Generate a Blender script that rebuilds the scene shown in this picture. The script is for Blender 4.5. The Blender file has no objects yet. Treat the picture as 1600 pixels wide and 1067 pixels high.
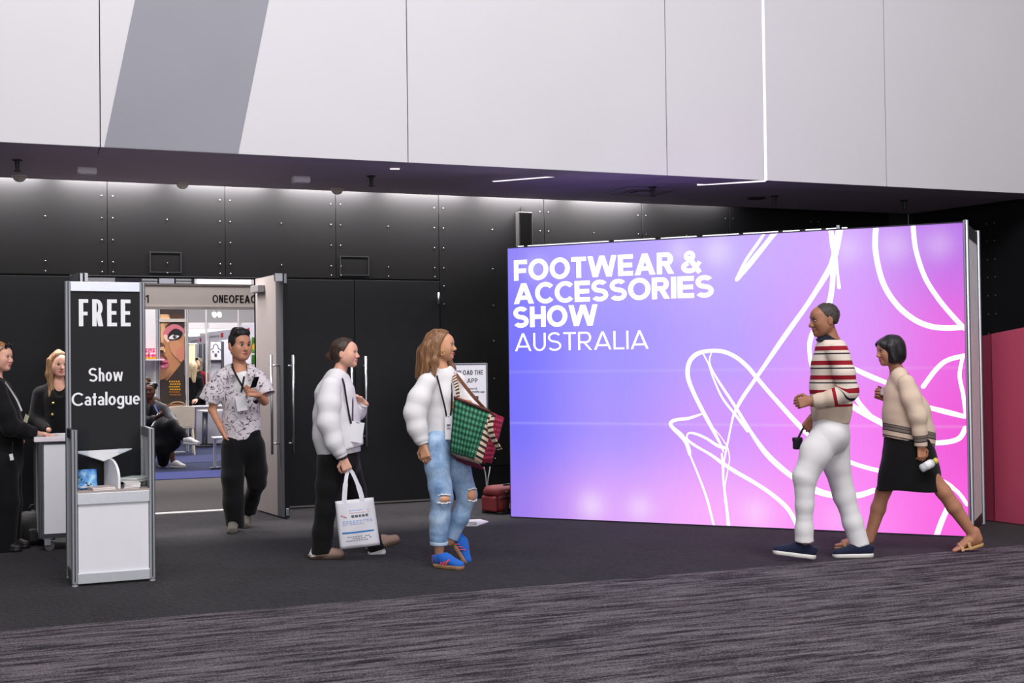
import bpy, math, random
import numpy as np
from mathutils import Vector, Matrix
rnd = random.Random(7)
C = bpy.context.scene.collection
SC = bpy.context.scene
PI = math.pi

# ---------------------------------------------------------------- camera
F_PX, YAW, PITCH, ROLL, CAM_Z = 1987.55, 0.3845, 0.0189, -0.0128, 1.4049
_F = Vector((math.sin(YAW)*math.cos(PITCH), math.cos(YAW)*math.cos(PITCH), math.sin(PITCH)))
_R = Vector((math.cos(YAW), -math.sin(YAW), 0)); _U = _R.cross(_F)
CR = _R*math.cos(ROLL)+_U*math.sin(ROLL); CU = -_R*math.sin(ROLL)+_U*math.cos(ROLL); CF = _F
cd = bpy.data.cameras.new('camera'); cam = bpy.data.objects.new('camera', cd); C.objects.link(cam)
m = Matrix.Identity(4)
for i in range(3):
    m[i][0], m[i][1], m[i][2] = CR[i], CU[i], -CF[i]
m[2][3] = CAM_Z
cam.matrix_world = m
cd.sensor_width = 36; cd.lens = F_PX/1600*36; cd.clip_end = 200
SC.camera = cam

# ---------------------------------------------------------------- light
SC.view_settings.view_transform = 'Standard'; SC.view_settings.look = 'None'
SC.view_settings.gamma = 1; SC.view_settings.use_curve_mapping = False
SC.view_settings.exposure = 0.0
w = bpy.data.worlds.new('hall_air'); SC.world = w; w.use_nodes = True
w.node_tree.nodes['Background'].inputs[0].default_value = (0.93, 0.93, 1.0, 1)
w.node_tree.nodes['Background'].inputs[1].default_value = 0.22

def area(name, loc, target, sx, sy, power, col=(1, 1, 1), spread=None):
    l = bpy.data.lights.new(name, 'AREA'); l.shape = 'RECTANGLE'; l.size = sx; l.size_y = sy
    l.energy = power; l.color = col
    if spread: l.spread = spread
    o = bpy.data.objects.new(name, l); C.objects.link(o); o.location = loc
    d = Vector(target)-Vector(loc)
    o.rotation_euler = d.to_track_quat('-Z', 'Y').to_euler()
    return o
# concourse ceiling lamps high above and in front of the white upper wall
area('concourse_lamp', (1.5, 3.2, 9.0), (2.8, 9.0, 1.5), 5, 2.0, 470, (1, .97, .97))
area('concourse_lamp', (6.5, 1.5, 9.0), (5.5, 9.0, 1.5), 5, 2.0, 420, (1, .97, .97))
area('concourse_lamp', (-2.5, 5.0, 9.0), (0.0, 10.0, 2.0), 3, 2.0, 180, (1, .97, .97))
# low fill light added for fronts of people and under the soffit, far behind the viewpoint
area('front_fill', (1.5, -9.0, 4.2), (4.0, 10.0, 1.4), 9, 3.5, 900, (1, .98, .97))
# fluorescent battens in the cove between soffit and black wall
for i in range(9):
    x0 = -1.62+i*1.06
    area('cove_batten', (x0+.5, 12.56, 3.31), (x0+.5, 12.60, 2.6), .90, .03, 76 if i < 8 else 15, (1, .95, .93))
# trade hall lights beyond the doorway
for (x, y, e) in ((1.9, 15.5, 120), (4.5, 19.5, 190), (1.2, 19.6, 210), (5.0, 26, 360), (3.0, 22.6, 240)):
    area('trade_hall_lamp', (x, y, 5.2), (x, y+.01, 0), 1.6, 1.6, e, (1, .97, .96))

# ---------------------------------------------------------------- helpers
def ray(px, py): return CF+CR*((px-800)/F_PX)-CU*((py-533.5)/F_PX)
CAMP = Vector((0, 0, CAM_Z))
def at(px, py, Y):            # the point of the plane Y = const seen at a photo pixel
    d = ray(px, py); return CAMP+d*(Y/d.y)
def on_floor(px, py, z=0.0):
    d = ray(px, py); return CAMP+d*((z-CAM_Z)/d.z)
def deep(px, py, D): return CAMP+ray(px, py)*D
def depth_of(P): return (Vector(P)-CAMP).dot(CF)

def lin(c):
    c = [x/255 for x in c]
    return tuple(x/12.92 if x <= .04045 else ((x+.055)/1.055)**2.4 for x in c)+(1,)
class NT:
    def __init__(s, name):
        s.m = bpy.data.materials.new(name); s.m.use_nodes = True; s.t = s.m.node_tree
        s.b = s.t.nodes['Principled BSDF']
    def n(s, typ, **kw):
        nd = s.t.nodes.new(typ)
        for k, v in kw.items():
            if k.startswith('i_'):
                key = k[2:].replace('_', ' ')
                nd.inputs[int(key) if key.isdigit() else key].default_value = v
            else: setattr(nd, k, v)
        return nd
    def l(s, a, b): s.t.links.new(a, b)
    def ramp(s, fac, stops, interp='LINEAR'):
        r = s.n('ShaderNodeValToRGB'); cr = r.color_ramp; cr.interpolation = interp
        while len(cr.elements) < len(stops): cr.elements.new(0.5)
        for e, (p, c) in zip(cr.elements, stops): e.position = p; e.color = c
        s.l(fac, r.inputs[0]); return r.outputs[0]
    def coord(s, scale=(1, 1, 1), kind='Object', rot=(0, 0, 0)):
        t = s.n('ShaderNodeTexCoord'); mp = s.n('ShaderNodeMapping'); mp.inputs['Scale'].default_value = scale
        mp.inputs['Rotation'].default_value = rot
        s.l(t.outputs[kind], mp.inputs[0]); return mp.outputs[0]
    def noise(s, vec, scale, detail=3, rough=.5):
        nd = s.n('ShaderNodeTexNoise'); nd.inputs['Scale'].default_value = scale
        nd.inputs['Detail'].default_value = detail; nd.inputs['Roughness'].default_value = rough
        s.l(vec, nd.inputs['Vector']); return nd.outputs[0]
    def math(s, op, a, b=0.0, c=None):
        nd = s.n('ShaderNodeMath', operation=op)
        for i, v in enumerate((a, b, c)):
            if v is None: continue
            if isinstance(v, (int, float)): nd.inputs[i].default_value = v
            else: s.l(v, nd.inputs[i])
        return nd.outputs[0]
    def mix(s, fac, a, b):
        nd = s.n('ShaderNodeMix', data_type='RGBA')
        if isinstance(fac, (int, float)): nd.inputs[0].default_value = fac
        else: s.l(fac, nd.inputs[0])
        for i, v in ((6, a), (7, b)):
            if isinstance(v, tuple): nd.inputs[i].default_value = v
            else: s.l(v, nd.inputs[i])
        return nd.outputs[2]
    def bump(s, h, strength=.3, dist=.01):
        nd = s.n('ShaderNodeBump'); nd.inputs['Strength'].default_value = strength; nd.inputs['Distance'].default_value = dist
        s.l(h, nd.inputs['Height']); s.l(nd.outputs[0], s.b.inputs['Normal'])
    def base(s, c):
        if isinstance(c, tuple): s.b.inputs['Base Color'].default_value = c
        else: s.l(c, s.b.inputs['Base Color'])
    def set(s, rough=.6, metal=0, spec=.5):
        s.b.inputs['Roughness'].default_value = rough; s.b.inputs['Metallic'].default_value = metal
        s.b.inputs['Specular IOR Level'].default_value = spec; return s.m
_mc = {}
def M(name, col=None, rough=.6, metal=0, spec=.5, var=.06, vs=8.0, bump=0, bs=60.0):
    """plain procedural material: a colour with a little tonal variation, optional fine relief"""
    if name in _mc: return _mc[name]
    t = NT(name); c = lin(col); v = t.coord()
    f = t.noise(v, vs, 3)
    lo = tuple(x*(1-var) for x in c[:3])+(1,); hi = tuple(min(1, x*(1+var)) for x in c[:3])+(1,)
    t.base(t.ramp(f, [(.3, lo), (.7, hi)]))
    if bump: t.bump(t.noise(v, bs, 4), bump, .004)
    _mc[name] = t.set(rough, metal, spec); return _mc[name]
def EM(name, col, strength):
    if name in _mc: return _mc[name]
    t = NT(name); t.b.inputs['Base Color'].default_value = (.8, .8, .8, 1)
    t.b.inputs['Emission Color'].default_value = lin(col); t.b.inputs['Emission Strength'].default_value = strength
    _mc[name] = t.set(.5); return _mc[name]

class MB:
    """collects shapes into one mesh"""
    def __init__(s): s.v = []; s.f = []
    def add(s, vs, fs):
        o = len(s.v); s.v += [tuple(p) for p in vs]; s.f += [tuple(i+o for i in f) for f in fs]; return s
    def box(s, a, b, rot=None, org=None):
        x0, y0, z0 = a; x1, y1, z1 = b
        vs = [Vector(p) for p in ((x0,y0,z0),(x1,y0,z0),(x1,y1,z0),(x0,y1,z0),(x0,y0,z1),(x1,y0,z1),(x1,y1,z1),(x0,y1,z1))]
        if rot is not None:
            org = Vector(org) if org is not None else Vector(((x0+x1)/2, (y0+y1)/2, (z0+z1)/2))
            vs = [rot@(p-org)+org for p in vs]
        return s.add(vs, [(0,3,2,1),(4,5,6,7),(0,1,5,4),(1,2,6,5),(2,3,7,6),(3,0,4,7)])
    def prism(s, pts, d):
        """planar polygon extruded by vector d"""
        n = len(pts); d = Vector(d); a = [Vector(p) for p in pts]
        nrm = Vector((0, 0, 0))
        for i in range(n): nrm += a[i].cross(a[(i+1) % n])
        if nrm.dot(d) > 0: a.reverse()
        vs = a+[p+d for p in a]
        fs = [tuple(range(n)), tuple(range(2*n-1, n-1, -1))]+[(i+n, (i+1) % n+n, (i+1) % n, i)[::1] for i in range(n)]
        return s.add(vs, fs)
    def tube(s, pts, r, n=8, flat=1.0, flatdir=None, cap=True):
        P = [Vector(p) for p in pts]; R = r if isinstance(r, (list, tuple)) else [r]*len(P)
        o = len(s.v); prev = None
        for i, p in enumerate(P):
            t = (P[min(i+1, len(P)-1)]-P[max(i-1, 0)]).normalized()
            if flatdir is not None: ref = Vector(flatdir)
            elif prev is not None: ref = prev
            else: ref = Vector((0, 0, 1)) if abs(t.z) < .9 else Vector((1, 0, 0))
            a = (ref-t*ref.dot(t)).normalized(); b = t.cross(a); prev = a
            for k in range(n):
                an = 2*PI*k/n; s.v.append(tuple(p+a*(math.cos(an)*R[i]*flat)+b*(math.sin(an)*R[i])))
        for i in range(len(P)-1):
            for k in range(n):
                k2 = (k+1) % n; s.f.append((o+i*n+k, o+i*n+k2, o+(i+1)*n+k2, o+(i+1)*n+k))
        if cap:
            s.f.append(tuple(o+k for k in range(n-1, -1, -1))); e = o+(len(P)-1)*n
            s.f.append(tuple(e+k for k in range(n)))
        return s
    def cyl(s, a, b, r, r2=None, n=16): return s.tube([a, b], [r, r if r2 is None else r2], n)
    def ribbon(s, pts, wdir, w, th):
        """flat strap along pts, width w along wdir, thickness th"""
        P = [Vector(p) for p in pts]; o = len(s.v)
        W = w if isinstance(w, (list, tuple)) else [w]*len(P)
        for i, p in enumerate(P):
            t = (P[min(i+1, len(P)-1)]-P[max(i-1, 0)]).normalized(); wd = Vector(wdir[i] if isinstance(wdir, list) else wdir)
            wd = (wd-t*wd.dot(t)).normalized(); nn = t.cross(wd)
            for a_, b_ in ((-1, -1), (1, -1), (1, 1), (-1, 1)): s.v.append(tuple(p+wd*(a_*W[i]/2)+nn*(b_*th/2)))
        for i in range(len(P)-1):
            for k in range(4):
                k2 = (k+1) % 4; s.f.append((o+i*4+k, o+i*4+k2, o+i*4+4+k2, o+i*4+4+k))
        s.f.append((o+3, o+2, o+1, o)); e = o+4*(len(P)-1); s.f.append((e, e+1, e+2, e+3))
        return s
    def ball(s, c, r, n=12, mrings=8):
        rx, ry, rz = r if isinstance(r, (tuple, list)) else (r, r, r); c = Vector(c); o = len(s.v)
        s.v.append((c.x, c.y, c.z+rz))
        for i in range(1, mrings):
            th = PI*i/mrings
            for k in range(n):
                ph = 2*PI*k/n; s.v.append((c.x+rx*math.sin(th)*math.cos(ph), c.y+ry*math.sin(th)*math.sin(ph), c.z+rz*math.cos(th)))
        s.v.append((c.x, c.y, c.z-rz)); last = len(s.v)-1
        for k in range(n): s.f.append((o, o+1+k, o+1+(k+1) % n))
        for i in range(mrings-2):
            for k in range(n):
                a = o+1+i*n+k; b = o+1+i*n+(k+1) % n; s.f.append((a, a+n, b+n, b))
        for k in range(n): s.f.append((last, o+1+(mrings-2)*n+(k+1) % n, o+1+(mrings-2)*n+k))
        return s
def obj(name, mb, mat, parent=None, kind=None, label=None, smooth=False, bevel=0, seg=2):
    me = bpy.data.meshes.new(name); me.from_pydata(mb.v, [], mb.f)
    if smooth:
        me.polygons.foreach_set('use_smooth', [True]*len(me.polygons))
    me.update()
    o = bpy.data.objects.new(name, me); C.objects.link(o)
    if mat: me.materials.append(mat)
    if parent: o.parent = parent
    if kind: o['kind'] = kind
    if label: o['label'] = label
    if bevel:
        b = o.modifiers.new('bevel', 'BEVEL'); b.width = bevel; b.segments = seg; b.limit_method = 'ANGLE'; b.harden_normals = False
    return o
def thing(name, label, cat, loc=(0, 0, 0), rz=0, group=None):
    o = bpy.data.objects.new(name, None); C.objects.link(o); o.location = loc; o.rotation_euler = (0, 0, rz)
    o.empty_display_size = .1
    return tag(o, label, cat, group)
def tag(o, label, cat, group=None):
    o['label'] = label; o['category'] = cat
    if group: o['group'] = group
    return o
def struct(name, label=None, loc=(0, 0, 0)):
    o = bpy.data.objects.new(name, None); C.objects.link(o); o.location = loc; o['kind'] = 'structure'
    if label: o['label'] = label
    return o
def dup(name, src, parent, loc=(0, 0, 0)):
    o = src.copy(); C.objects.link(o); o.parent = parent; o.location = loc; o.name = name; return o

# ---------------------------------------------------------------- stroke lettering (flat print cut as thin geometry)
def _arc(cx, cy, rx, ry, a0, a1, wx, wy, n=20):
    out = []
    for i in range(n):
        t0 = math.radians(a0+(a1-a0)*i/n); t1 = math.radians(a0+(a1-a0)*(i+1)/n)
        q = []
        for t, k in ((t0, 0), (t1, 0), (t1, 1), (t0, 1)):
            q.append((cx+(rx-wx*k)*math.cos(t), cy+(ry-wy*k)*math.sin(t)))
        out.append(q)
    return out
def _bar(x0, y0, x1, y1): return [[(x0, y0), (x1, y0), (x1, y1), (x0, y1)]]
def _dg(xb, xt, w, y0=0.0, y1=1.0): return [[(xb, y0), (xb+w, y0), (xt+w, y1), (xt, y1)]]
def glyph(ch, w, k=1.0):
    """(polygons, advance width); cap height 1, stem w, k scales widths"""
    v = w*.86; B = _bar
    if ch == ' ': return [], .14*k
    if ch in '.,': return B(0, 0, w, w), w
    if ch == 'F': W = .70*k; return B(0,0,w,1)+B(w,1-v,W,1)+B(w,.47-v/2,W*.93,.47+v/2), W
    if ch == 'E': W = .74*k; return B(0,0,w,1)+B(w,1-v,W,1)+B(w,.5-v/2,W*.95,.5+v/2)+B(w,0,W,v), W
    if ch == 'L': W = .62*k; return B(0,0,w,1)+B(w,0,W,v), W
    if ch == 'I': return B(0,0,w,1), w
    if ch == '1': return B(.1*k,0,.1*k+w,1)+[[(.1*k,.98),(-.06*k,.86),(-.06*k,.86-v),(.1*k,.98-v)]], .1*k+w
    if ch == 'H': W = .82*k; return B(0,0,w,1)+B(W-w,0,W,1)+B(w,.5-v/2,W-w,.5+v/2), W
    if ch == 'T': W = .76*k; return B(0,1-v,W,1)+B(W/2-w/2,0,W/2+w/2,1-v), W
    if ch == 'N': W = .78*k; return B(0,0,w,1)+B(W-w,0,W,1)+[[(w*.2,1),(w*1.2,1),(W-w*.2,0),(W-w*1.2,0)]], W
    if ch in 'OQ': W = 1.05*k; return _arc(W/2,.5,W/2,.52,0,360,w,v,36), W
    if ch == '0': W = .72*k; return _arc(W/2,.5,W/2,.51,0,360,w,v,30), W
    if ch == 'C': W = 1.0*k; return _arc(W/2+.02,.5,W/2+.02,.52,42,318,w,v,30), W*.92
    if ch == 'D': W = .82*k; rx = min(.5, W-w); return B(0,0,w,1)+B(w*.9,1-v,W-rx,1)+B(w*.9,0,W-rx,v)+_arc(W-rx,.5,rx,.5,-90,90,w,v,22), W
    if ch == 'U': W = .76*k; return B(0,.36,w,1)+B(W-w,.36,W,1)+_arc(W/2,.36,W/2,.37,180,360,w,v,22), W
    if ch in 'PR':
        W = (.74 if ch == 'P' else .82)*k; r = .31; rx = min(.31, W*.52); x = W*.95-rx
        g = B(0,0,w,1)+B(w,1-v,x,1)+B(w,1-2*r,x,1-2*r+v)+_arc(x,1-r,rx,r,-90,90,min(w, rx*.95),v,18)
        if ch == 'R': g += _dg(W-w*1.12, max(w*.7, W*.34), w*1.12, 0, 1-2*r+v*.6)
        return g, W
    if ch == 'S':
        W = .82*k; r = .25+v/4+.005
        g = _arc(W/2,1-r+.015,W*.48,r,32,270,w*.96,v,22)+_arc(W/2,r-.015,W*.5,r,90,-148,w*.96,v,22); return g, W
    if ch == 'A':
        W = 1.02*k; ap = w*1.12
        return _dg(0, W/2-ap/2, ap)+_dg(W-ap, W/2-ap/2, ap)+B(W*.22,.20,W*.78,.20+v*.95), W
    if ch == 'W':
        W = 1.46*k; a = w*1.06; q = W/4
        return _dg(q-a/2+.02, 0, a)+_dg(q-a/2+.02, W/2-a/2, a)+_dg(3*q-a/2-.02, W/2-a/2, a)+_dg(3*q-a/2-.02, W-a, a), W
    if ch == '&':
        W = .86*k
        g = _arc(.36*k,.77,.235*k,.25,0,360,w*.78,v*.8,24)+_arc(.34*k,.27,.34*k,.285,95,335,w,v,24)
        g += [[(.20*k,.70),(.20*k+w*.95,.80),(W,.06),(W-w*.75,-.06)]]
        g += [[(.58*k,.20),(.58*k+w*.3,.14),(W,.46),(W-w*.8,.54)]]; return g, W
    x = .70   # lower-case height
    if ch == 'o': W = .58*k; return _arc(W/2,x/2,W/2,x/2+.012,0,360,w,v,26), W
    if ch == 'e':
        W = .58*k; return _arc(W/2,x/2,W/2,x/2+.012,0,312,w,v,24)+B(w*.5,x/2-v*.45,W-w*.2,x/2+v*.4), W
    if ch == 'c': W = .54*k; return _arc(W/2,x/2,W/2,x/2+.012,45,315,w,v,24), W
    if ch == 'h': W = .52*k; return B(0,0,w,1.02)+B(W-w,0,W,.42)+_arc(W/2,.42,W/2,x-.42,0,180,w,v,16), W
    if ch == 'n': W = .52*k; return B(0,0,w,x)+B(W-w,0,W,.42)+_arc(W/2,.42,W/2,x-.42,0,180,w,v,16), W
    if ch == 'm':
        W = .82*k; h = (W+w)/2
        return B(0,0,w,x)+B(h-w,0,h,.42)+B(W-w,0,W,.42)+_arc(h/2,.42,h/2,x-.42,0,180,w,v,14)+_arc(W-h/2,.42,h/2,x-.42,0,180,w,v,14), W
    if ch == 'r': W = .34*k; return B(0,0,w,x)+_arc(W,.38,W,x-.38,90,180,w,v,8), W
    if ch == 'u': W = .52*k; return B(W-w,0,W,x)+B(0,.26,w,x)+_arc(W/2,.26,W/2,.27,180,360,w,v,16), W
    if ch == 'l': return B(0,0,w,1.05), w
    if ch == 'i': return B(0,0,w,x)+B(0,.84,w,.84+v), w
    if ch == 't': W = .34*k; return B(W*.3,.02,W*.3+w,.95)+B(0,x-v,W,x), W
    if ch == 'w':
        W = .90*k; a = w*.88; q = W/4
        return _dg(q-a/2,0,a,0,x)+_dg(q-a/2,W/2-a/2,a,0,x)+_dg(3*q-a/2,W/2-a/2,a,0,x)+_dg(3*q-a/2,W-a,a,0,x), W
    if ch == 'a':
        W = .52*k; return B(W-w,0,W,.44)+_arc(W/2,.44,W/2,x-.43,0,150,w,v,14)+_arc(W*.5,.21,W*.5,.222,0,360,w*.95,v*.9,20), W
    if ch in 'gq':
        W = .58*k; g = _arc(W/2,x/2,W/2,x/2+.012,0,360,w,v,24)+B(W-w,-.08 if ch == 'g' else -.3,W,x)
        if ch == 'g': g += _arc(W/2,-.08,W/2,.23,0,-160,w,v,16)
        return g, W
    if ch in 'bpd':
        W = .58*k; g = _arc(W/2,x/2,W/2,x/2+.012,0,360,w,v,24)
        g += B(W-w,0,W,1.02) if ch == 'd' else B(0,0,w,1.02) if ch == 'b' else B(0,-.3,w,x); return g, W
    if ch == 'x' or ch == 'y' or ch == 'v':
        W = .5*k; return _dg(W/2-w/2,0,w,0,x)+_dg(W/2-w/2,W-w,w,0,x), W
    return B(0,0,w,.7), w
def lettering(text, org, right, up, nrm, cap, width, weight, track=.06, k=1.0, proud=.0015, mb=None):
    """lay out text from baseline-left org over the given width; letter widths are fitted so stems keep their weight"""
    mb = mb or MB()
    def lay(k):
        x = 0; polys = []
        for ch in text:
            g, a = glyph(ch, weight, k); polys += [[(px+x, py) for px, py in q] for q in g]; x += a+track
        return polys, x-track
    lo, hi = .25, 3.0
    for _ in range(24):
        k = (lo+hi)/2; polys, x = lay(k)
        if x*cap > width: hi = k
        else: lo = k
    sx = width/x
    org, right, up, nrm = Vector(org), Vector(right), Vector(up), Vector(nrm)
    for qi, q in enumerate(polys):
        pts = [org+right*(px*sx)+up*(py*cap)+nrm*(proud+qi*.00002) for px, py in q]
        nn = (pts[1]-pts[0]).cross(pts[2]-pts[1])
        if nn.dot(nrm) < 0: pts.reverse()
        mb.add(pts, [tuple(range(len(pts)))])
    return mb
# ================================================================ STRUCTURE
WY = 12.645
# --- materials of the shell
def carpet_striped():
    t = NT('striped carpet'); v = t.coord((1, 1, 1))
    a = t.n('ShaderNodeMapping'); a.inputs['Scale'].default_value = (1.7, 15, 1); t.l(v, a.inputs[0])
    n1 = t.noise(a.outputs[0], 1.0, 6, .68)
    b = t.n('ShaderNodeMapping'); b.inputs['Scale'].default_value = (3.2, 46, 1); b.inputs['Location'].default_value = (3.1, 7.7, 0); t.l(v, b.inputs[0])
    n2 = t.noise(b.outputs[0], 1.0, 3, .6)
    fz = t.noise(v, 105, 4, .8)
    s = t.math('ADD', t.math('MULTIPLY', n1, .62), t.math('MULTIPLY', n2, .38))
    s = t.math('ADD', s, t.math('MULTIPLY', t.math('SUBTRACT', fz, .5), .42))
    col = t.ramp(s, [(.40, lin((36, 33, 37))), (.47, lin((62, 58, 63))), (.52, lin((98, 93, 98))), (.62, lin((120, 114, 119)))])
    g = t.n('ShaderNodeMix', data_type='RGBA', blend_type='MULTIPLY'); g.inputs[0].default_value = .75
    t.l(col, g.inputs[6]); t.l(t.ramp(fz, [(.33, (.35, .35, .35, 1)), (.62, (1.25, 1.25, 1.25, 1))]), g.inputs[7])
    t.base(g.outputs[2]); t.bump(fz, .7, .008); return t.set(.95, 0, .15)
def carpet_dark():
    t = NT('dark carpet'); v = t.coord()
    w_ = t.n('ShaderNodeTexWave', wave_type='BANDS', bands_direction='DIAGONAL'); w_.inputs['Scale'].default_value = 11
    w_.inputs['Distortion'].default_value = 9; w_.inputs['Detail'].default_value = 2; w_.inputs['Detail Scale'].default_value = 1.6; t.l(v, w_.inputs[0])
    fz = t.noise(v, 170, 3, .7); ch = t.n('ShaderNodeTexChecker'); ch.inputs['Scale'].default_value = 2.0; t.l(v, ch.inputs[0])
    k = t.math('MULTIPLY', w_.outputs['Fac'], .34); k = t.math('ADD', k, t.math('MULTIPLY', fz, .5)); k = t.math('ADD', k, t.math('MULTIPLY', ch.outputs[1], .05))
    t.base(t.ramp(k, [(.22, lin((18, 17, 20))), (.66, lin((48, 46, 50)))])); t.bump(k, .6, .008); t.b.inputs['Sheen Weight'].default_value = .07; t.b.inputs['Sheen Roughness'].default_value = .4; return t.set(.95, 0, .12)
def carpet_plain(name, c0, c1):
    t = NT(name); v = t.coord(); f = t.noise(v, 120, 3, .7); t.base(t.ramp(f, [(.3, lin(c0)), (.7, lin(c1))])); t.bump(f, .5, .008); return t.set(.95, 0, .15)
M_black = M('black wall panel', (10, 10, 13), .62, spec=.25, var=.05, vs=3)
M_white = M('white wall panel', (206, 204, 209), .6, var=.012, vs=1.2)
M_soff = M('grey soffit paint', (186, 175, 186), .7, var=.03, vs=2)
M_gap = M('shadow gap', (14, 14, 15), .9)
M_alu = M('anodised aluminium', (206, 209, 216), .36, .6, var=.03, vs=30)
M_chrome = M('polished steel', (176, 178, 184), .32, .9)
M_led = EM('white led line', (255, 250, 255), 1.15)
M_screw = M('bright screw head', (150, 148, 146), .55, .3)

fl = struct('floor', 'carpeted floor, dark plain carpet with a striped grey carpet in front')
obj('dark_carpet', MB().box((-7, 7.47, -.05), (14, 12.84, 0)), carpet_dark(), fl, label='plain charcoal carpet')
obj('striped_carpet', MB().box((-7, -3, -.05), (14, 7.47, .003)), carpet_striped(), fl, label='grey carpet with dark streaks')
obj('hall_carpet', MB().box((-7, 12.84, -.05), (14, 16.77, .0)), carpet_plain('brown grey carpet', (78, 74, 74), (120, 114, 112)), fl, label='grey brown carpet inside the hall')
obj('booth_carpet', MB().box((-7, 16.77, -.05), (14, 32, .004)), carpet_plain('navy carpet', (38, 42, 62), (54, 60, 88)), fl, label='navy blue carpet')
obj('carpet_edge', MB().box((-7, 16.775, .004), (14, 17.95, .008)), carpet_plain('blue carpet', (60, 64, 116), (80, 86, 146)), fl, label='brighter blue carpet strip')
obj('carpet_edge', MB().box((-7, 19.6, .004), (14, 21.2, .008)), carpet_plain('blue carpet far', (48, 52, 84), (66, 72, 108)), fl)
t1 = struct('trim_1', 'white threshold strip across the doorway')
obj('threshold_strip', MB().box((.66, 12.80, 0), (2.40, 12.865, .012)), M('threshold white', (232, 228, 226), .5), t1, bevel=.003)

# --- back wall: black screwed panels
wb = struct('wall_back', 'black panelled back wall with rows of screws')
b = MB(); OX0, OX1, OZ = .655, 2.40, 2.304
b.box((-2.6, WY+.012, 0), (OX0, WY+.2, 3.9)).box((OX1, WY+.012, 0), (10.4, WY+.2, 3.9)).box((OX0, WY+.012, OZ), (OX1, WY+.2, 3.9))
obj('backing', b, M_gap, wb)
seams = [-2.36, -1.245, -.134, .976, 2.084, 3.198, 4.304, 5.511, 6.708, 7.84, 9.02, 10.2]
sm = MB().ball((0, 0, 0), (.0058, .004, .0058), 8, 5)
screw0 = None
def add_panel(x0, x1, z0, z1, rows, midrows):
    global screw0
    p = obj('panel', MB().box((x0+.004, WY, z0), (x1-.004, WY+.012, z1)), M_black, wb, bevel=.0015, seg=1)
    pts = [(x, z) for z in rows for x in (x0+.05, x1-.05)]+[((x0+x1)/2, z) for z in midrows]
    for x, z in pts:
        if screw0 is None:
            screw0 = obj('screw', sm, M_screw, p, smooth=True); screw0.location = (x, WY-.002, z)
        else: dup('screw', screw0, p, (x, WY-.002, z))
for x0, x1 in zip(seams, seams[1:]):
    if x1 <= 4.31: add_panel(x0, x1, OZ+.012, 3.85, [3.07, 2.86, 2.65, 2.44, 2.345], [2.86, 2.44, 2.345])
    else:
        add_panel(x0, x1, .345, 3.85, [3.07, 2.86, 2.65, 2.44, 2.25, 2.06, 1.67, 1.27, .87, .42], [2.86, 2.44, 2.05, 1.67, 1.27, .42])
        obj('kick_panel', MB().box((x0+.004, WY+.004, .0), (x1-.004, WY+.012, .337)), M_black, wb)
for (x0, z0, x1, z1) in ((1.364, 2.345, 1.664, 2.548), (3.237, 2.345, 3.544, 2.545)):
    h = obj('access_hatch', MB().box((x0+.014, WY-.0015, z0+.014), (x1-.014, WY, z1-.014)), M_black, wb, bevel=.002)
    f = MB()
    for a in (((x0, z0), (x1, z0+.011)), ((x0, z1-.011), (x1, z1)), ((x0, z0+.011), (x0+.011, z1-.011)), ((x1-.011, z0+.011), (x1, z1-.011))):
        f.box((a[0][0], WY-.004, a[0][1]), (a[1][0], WY, a[1][1]))
    obj('hatch_frame', f, M('hatch frame', (34, 35, 41), .5), h)
sp = thing('wall_speaker', 'slim black speaker box high on the black wall above the lightbox corner', 'speaker', (5.255, WY, 2.58))
obj('cabinet', MB().box((-.082, -.09, 0), (.082, 0, .47)), M('speaker black', (20, 20, 22), .7), sp, bevel=.008)
obj('grille', MB().box((-.07, -.096, .02), (.07, -.09, .45)), M('speaker cloth', (15, 15, 16), .95, bump=.6, bs=400), sp)
obj('bracket', MB().box((-.02, -.02, .47), (.02, 0, .53)), M_black, sp)

# --- doors
M_leafdark = M('door laminate dark', (14, 15, 20), .55, spec=.25, var=.03)
M_leafwhite = M('door laminate pale', (142, 134, 132), .45, var=.015)
M_meet = M('meeting stile grey', (70, 70, 74), .45)
def pull_bar(parent, x, y, side, z0, z1, name='pull_handle'):
    """tubular pull handle standing off a leaf on the side given by side (+1/-1 along local y)"""
    h = obj(name, MB().cyl((x, y+side*.075, z0), (x, y+side*.075, z1), .0125, n=12), M_chrome, parent, smooth=True)
    s = MB()
    for z in (z0+.10, z1-.10): s.cyl((x, y, z), (x, y+side*.075, z), .009, n=10)
    obj('standoff', s, M_chrome, h, smooth=True)
def closed_leaf(n, x0, x1, label, bar=None):
    d = struct('door_%d' % n, label, (x0, WY, 0)); W = x1-x0
    obj('leaf', MB().box((.004, -.004, .012), (W-.004, .045, OZ-.006)), M_leafdark, d, bevel=.002)
    obj('bottom_rail', MB().box((.004, -.007, .012), (W-.004, -.004, .028)), M('door sweep', (120, 118, 116), .4, .6), d)
    if bar:
        for bx in bar: pull_bar(d, bx-x0, -.004, -1, .60, 1.52)
    return d
closed_leaf(1, -.30, .645, 'black closed door leaf behind the white counter')
closed_leaf(2, -1.25, -.305, 'black closed door leaf left of the frame edge')
d4 = closed_leaf(4, 2.435, 3.384, 'black closed door leaf right of the open door', (3.33,))
d5 = closed_leaf(5, 3.384, 4.304, 'black closed door leaf hinged beside the poster wall', (3.475,))
for z in (2.12, 1.2, .25):
    hg = MB().cyl((.905, -.014, z-.06), (.905, -.014, z+.06), .011, n=10); obj('hinge', hg, M_chrome, d5, smooth=True)
lk = obj('lock_cylinder', MB().cyl((.03, -.018, 1.53), (.03, -.002, 1.53), .024, n=14), M('lock white', (232, 230, 232), .3), d4, smooth=False)
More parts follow.
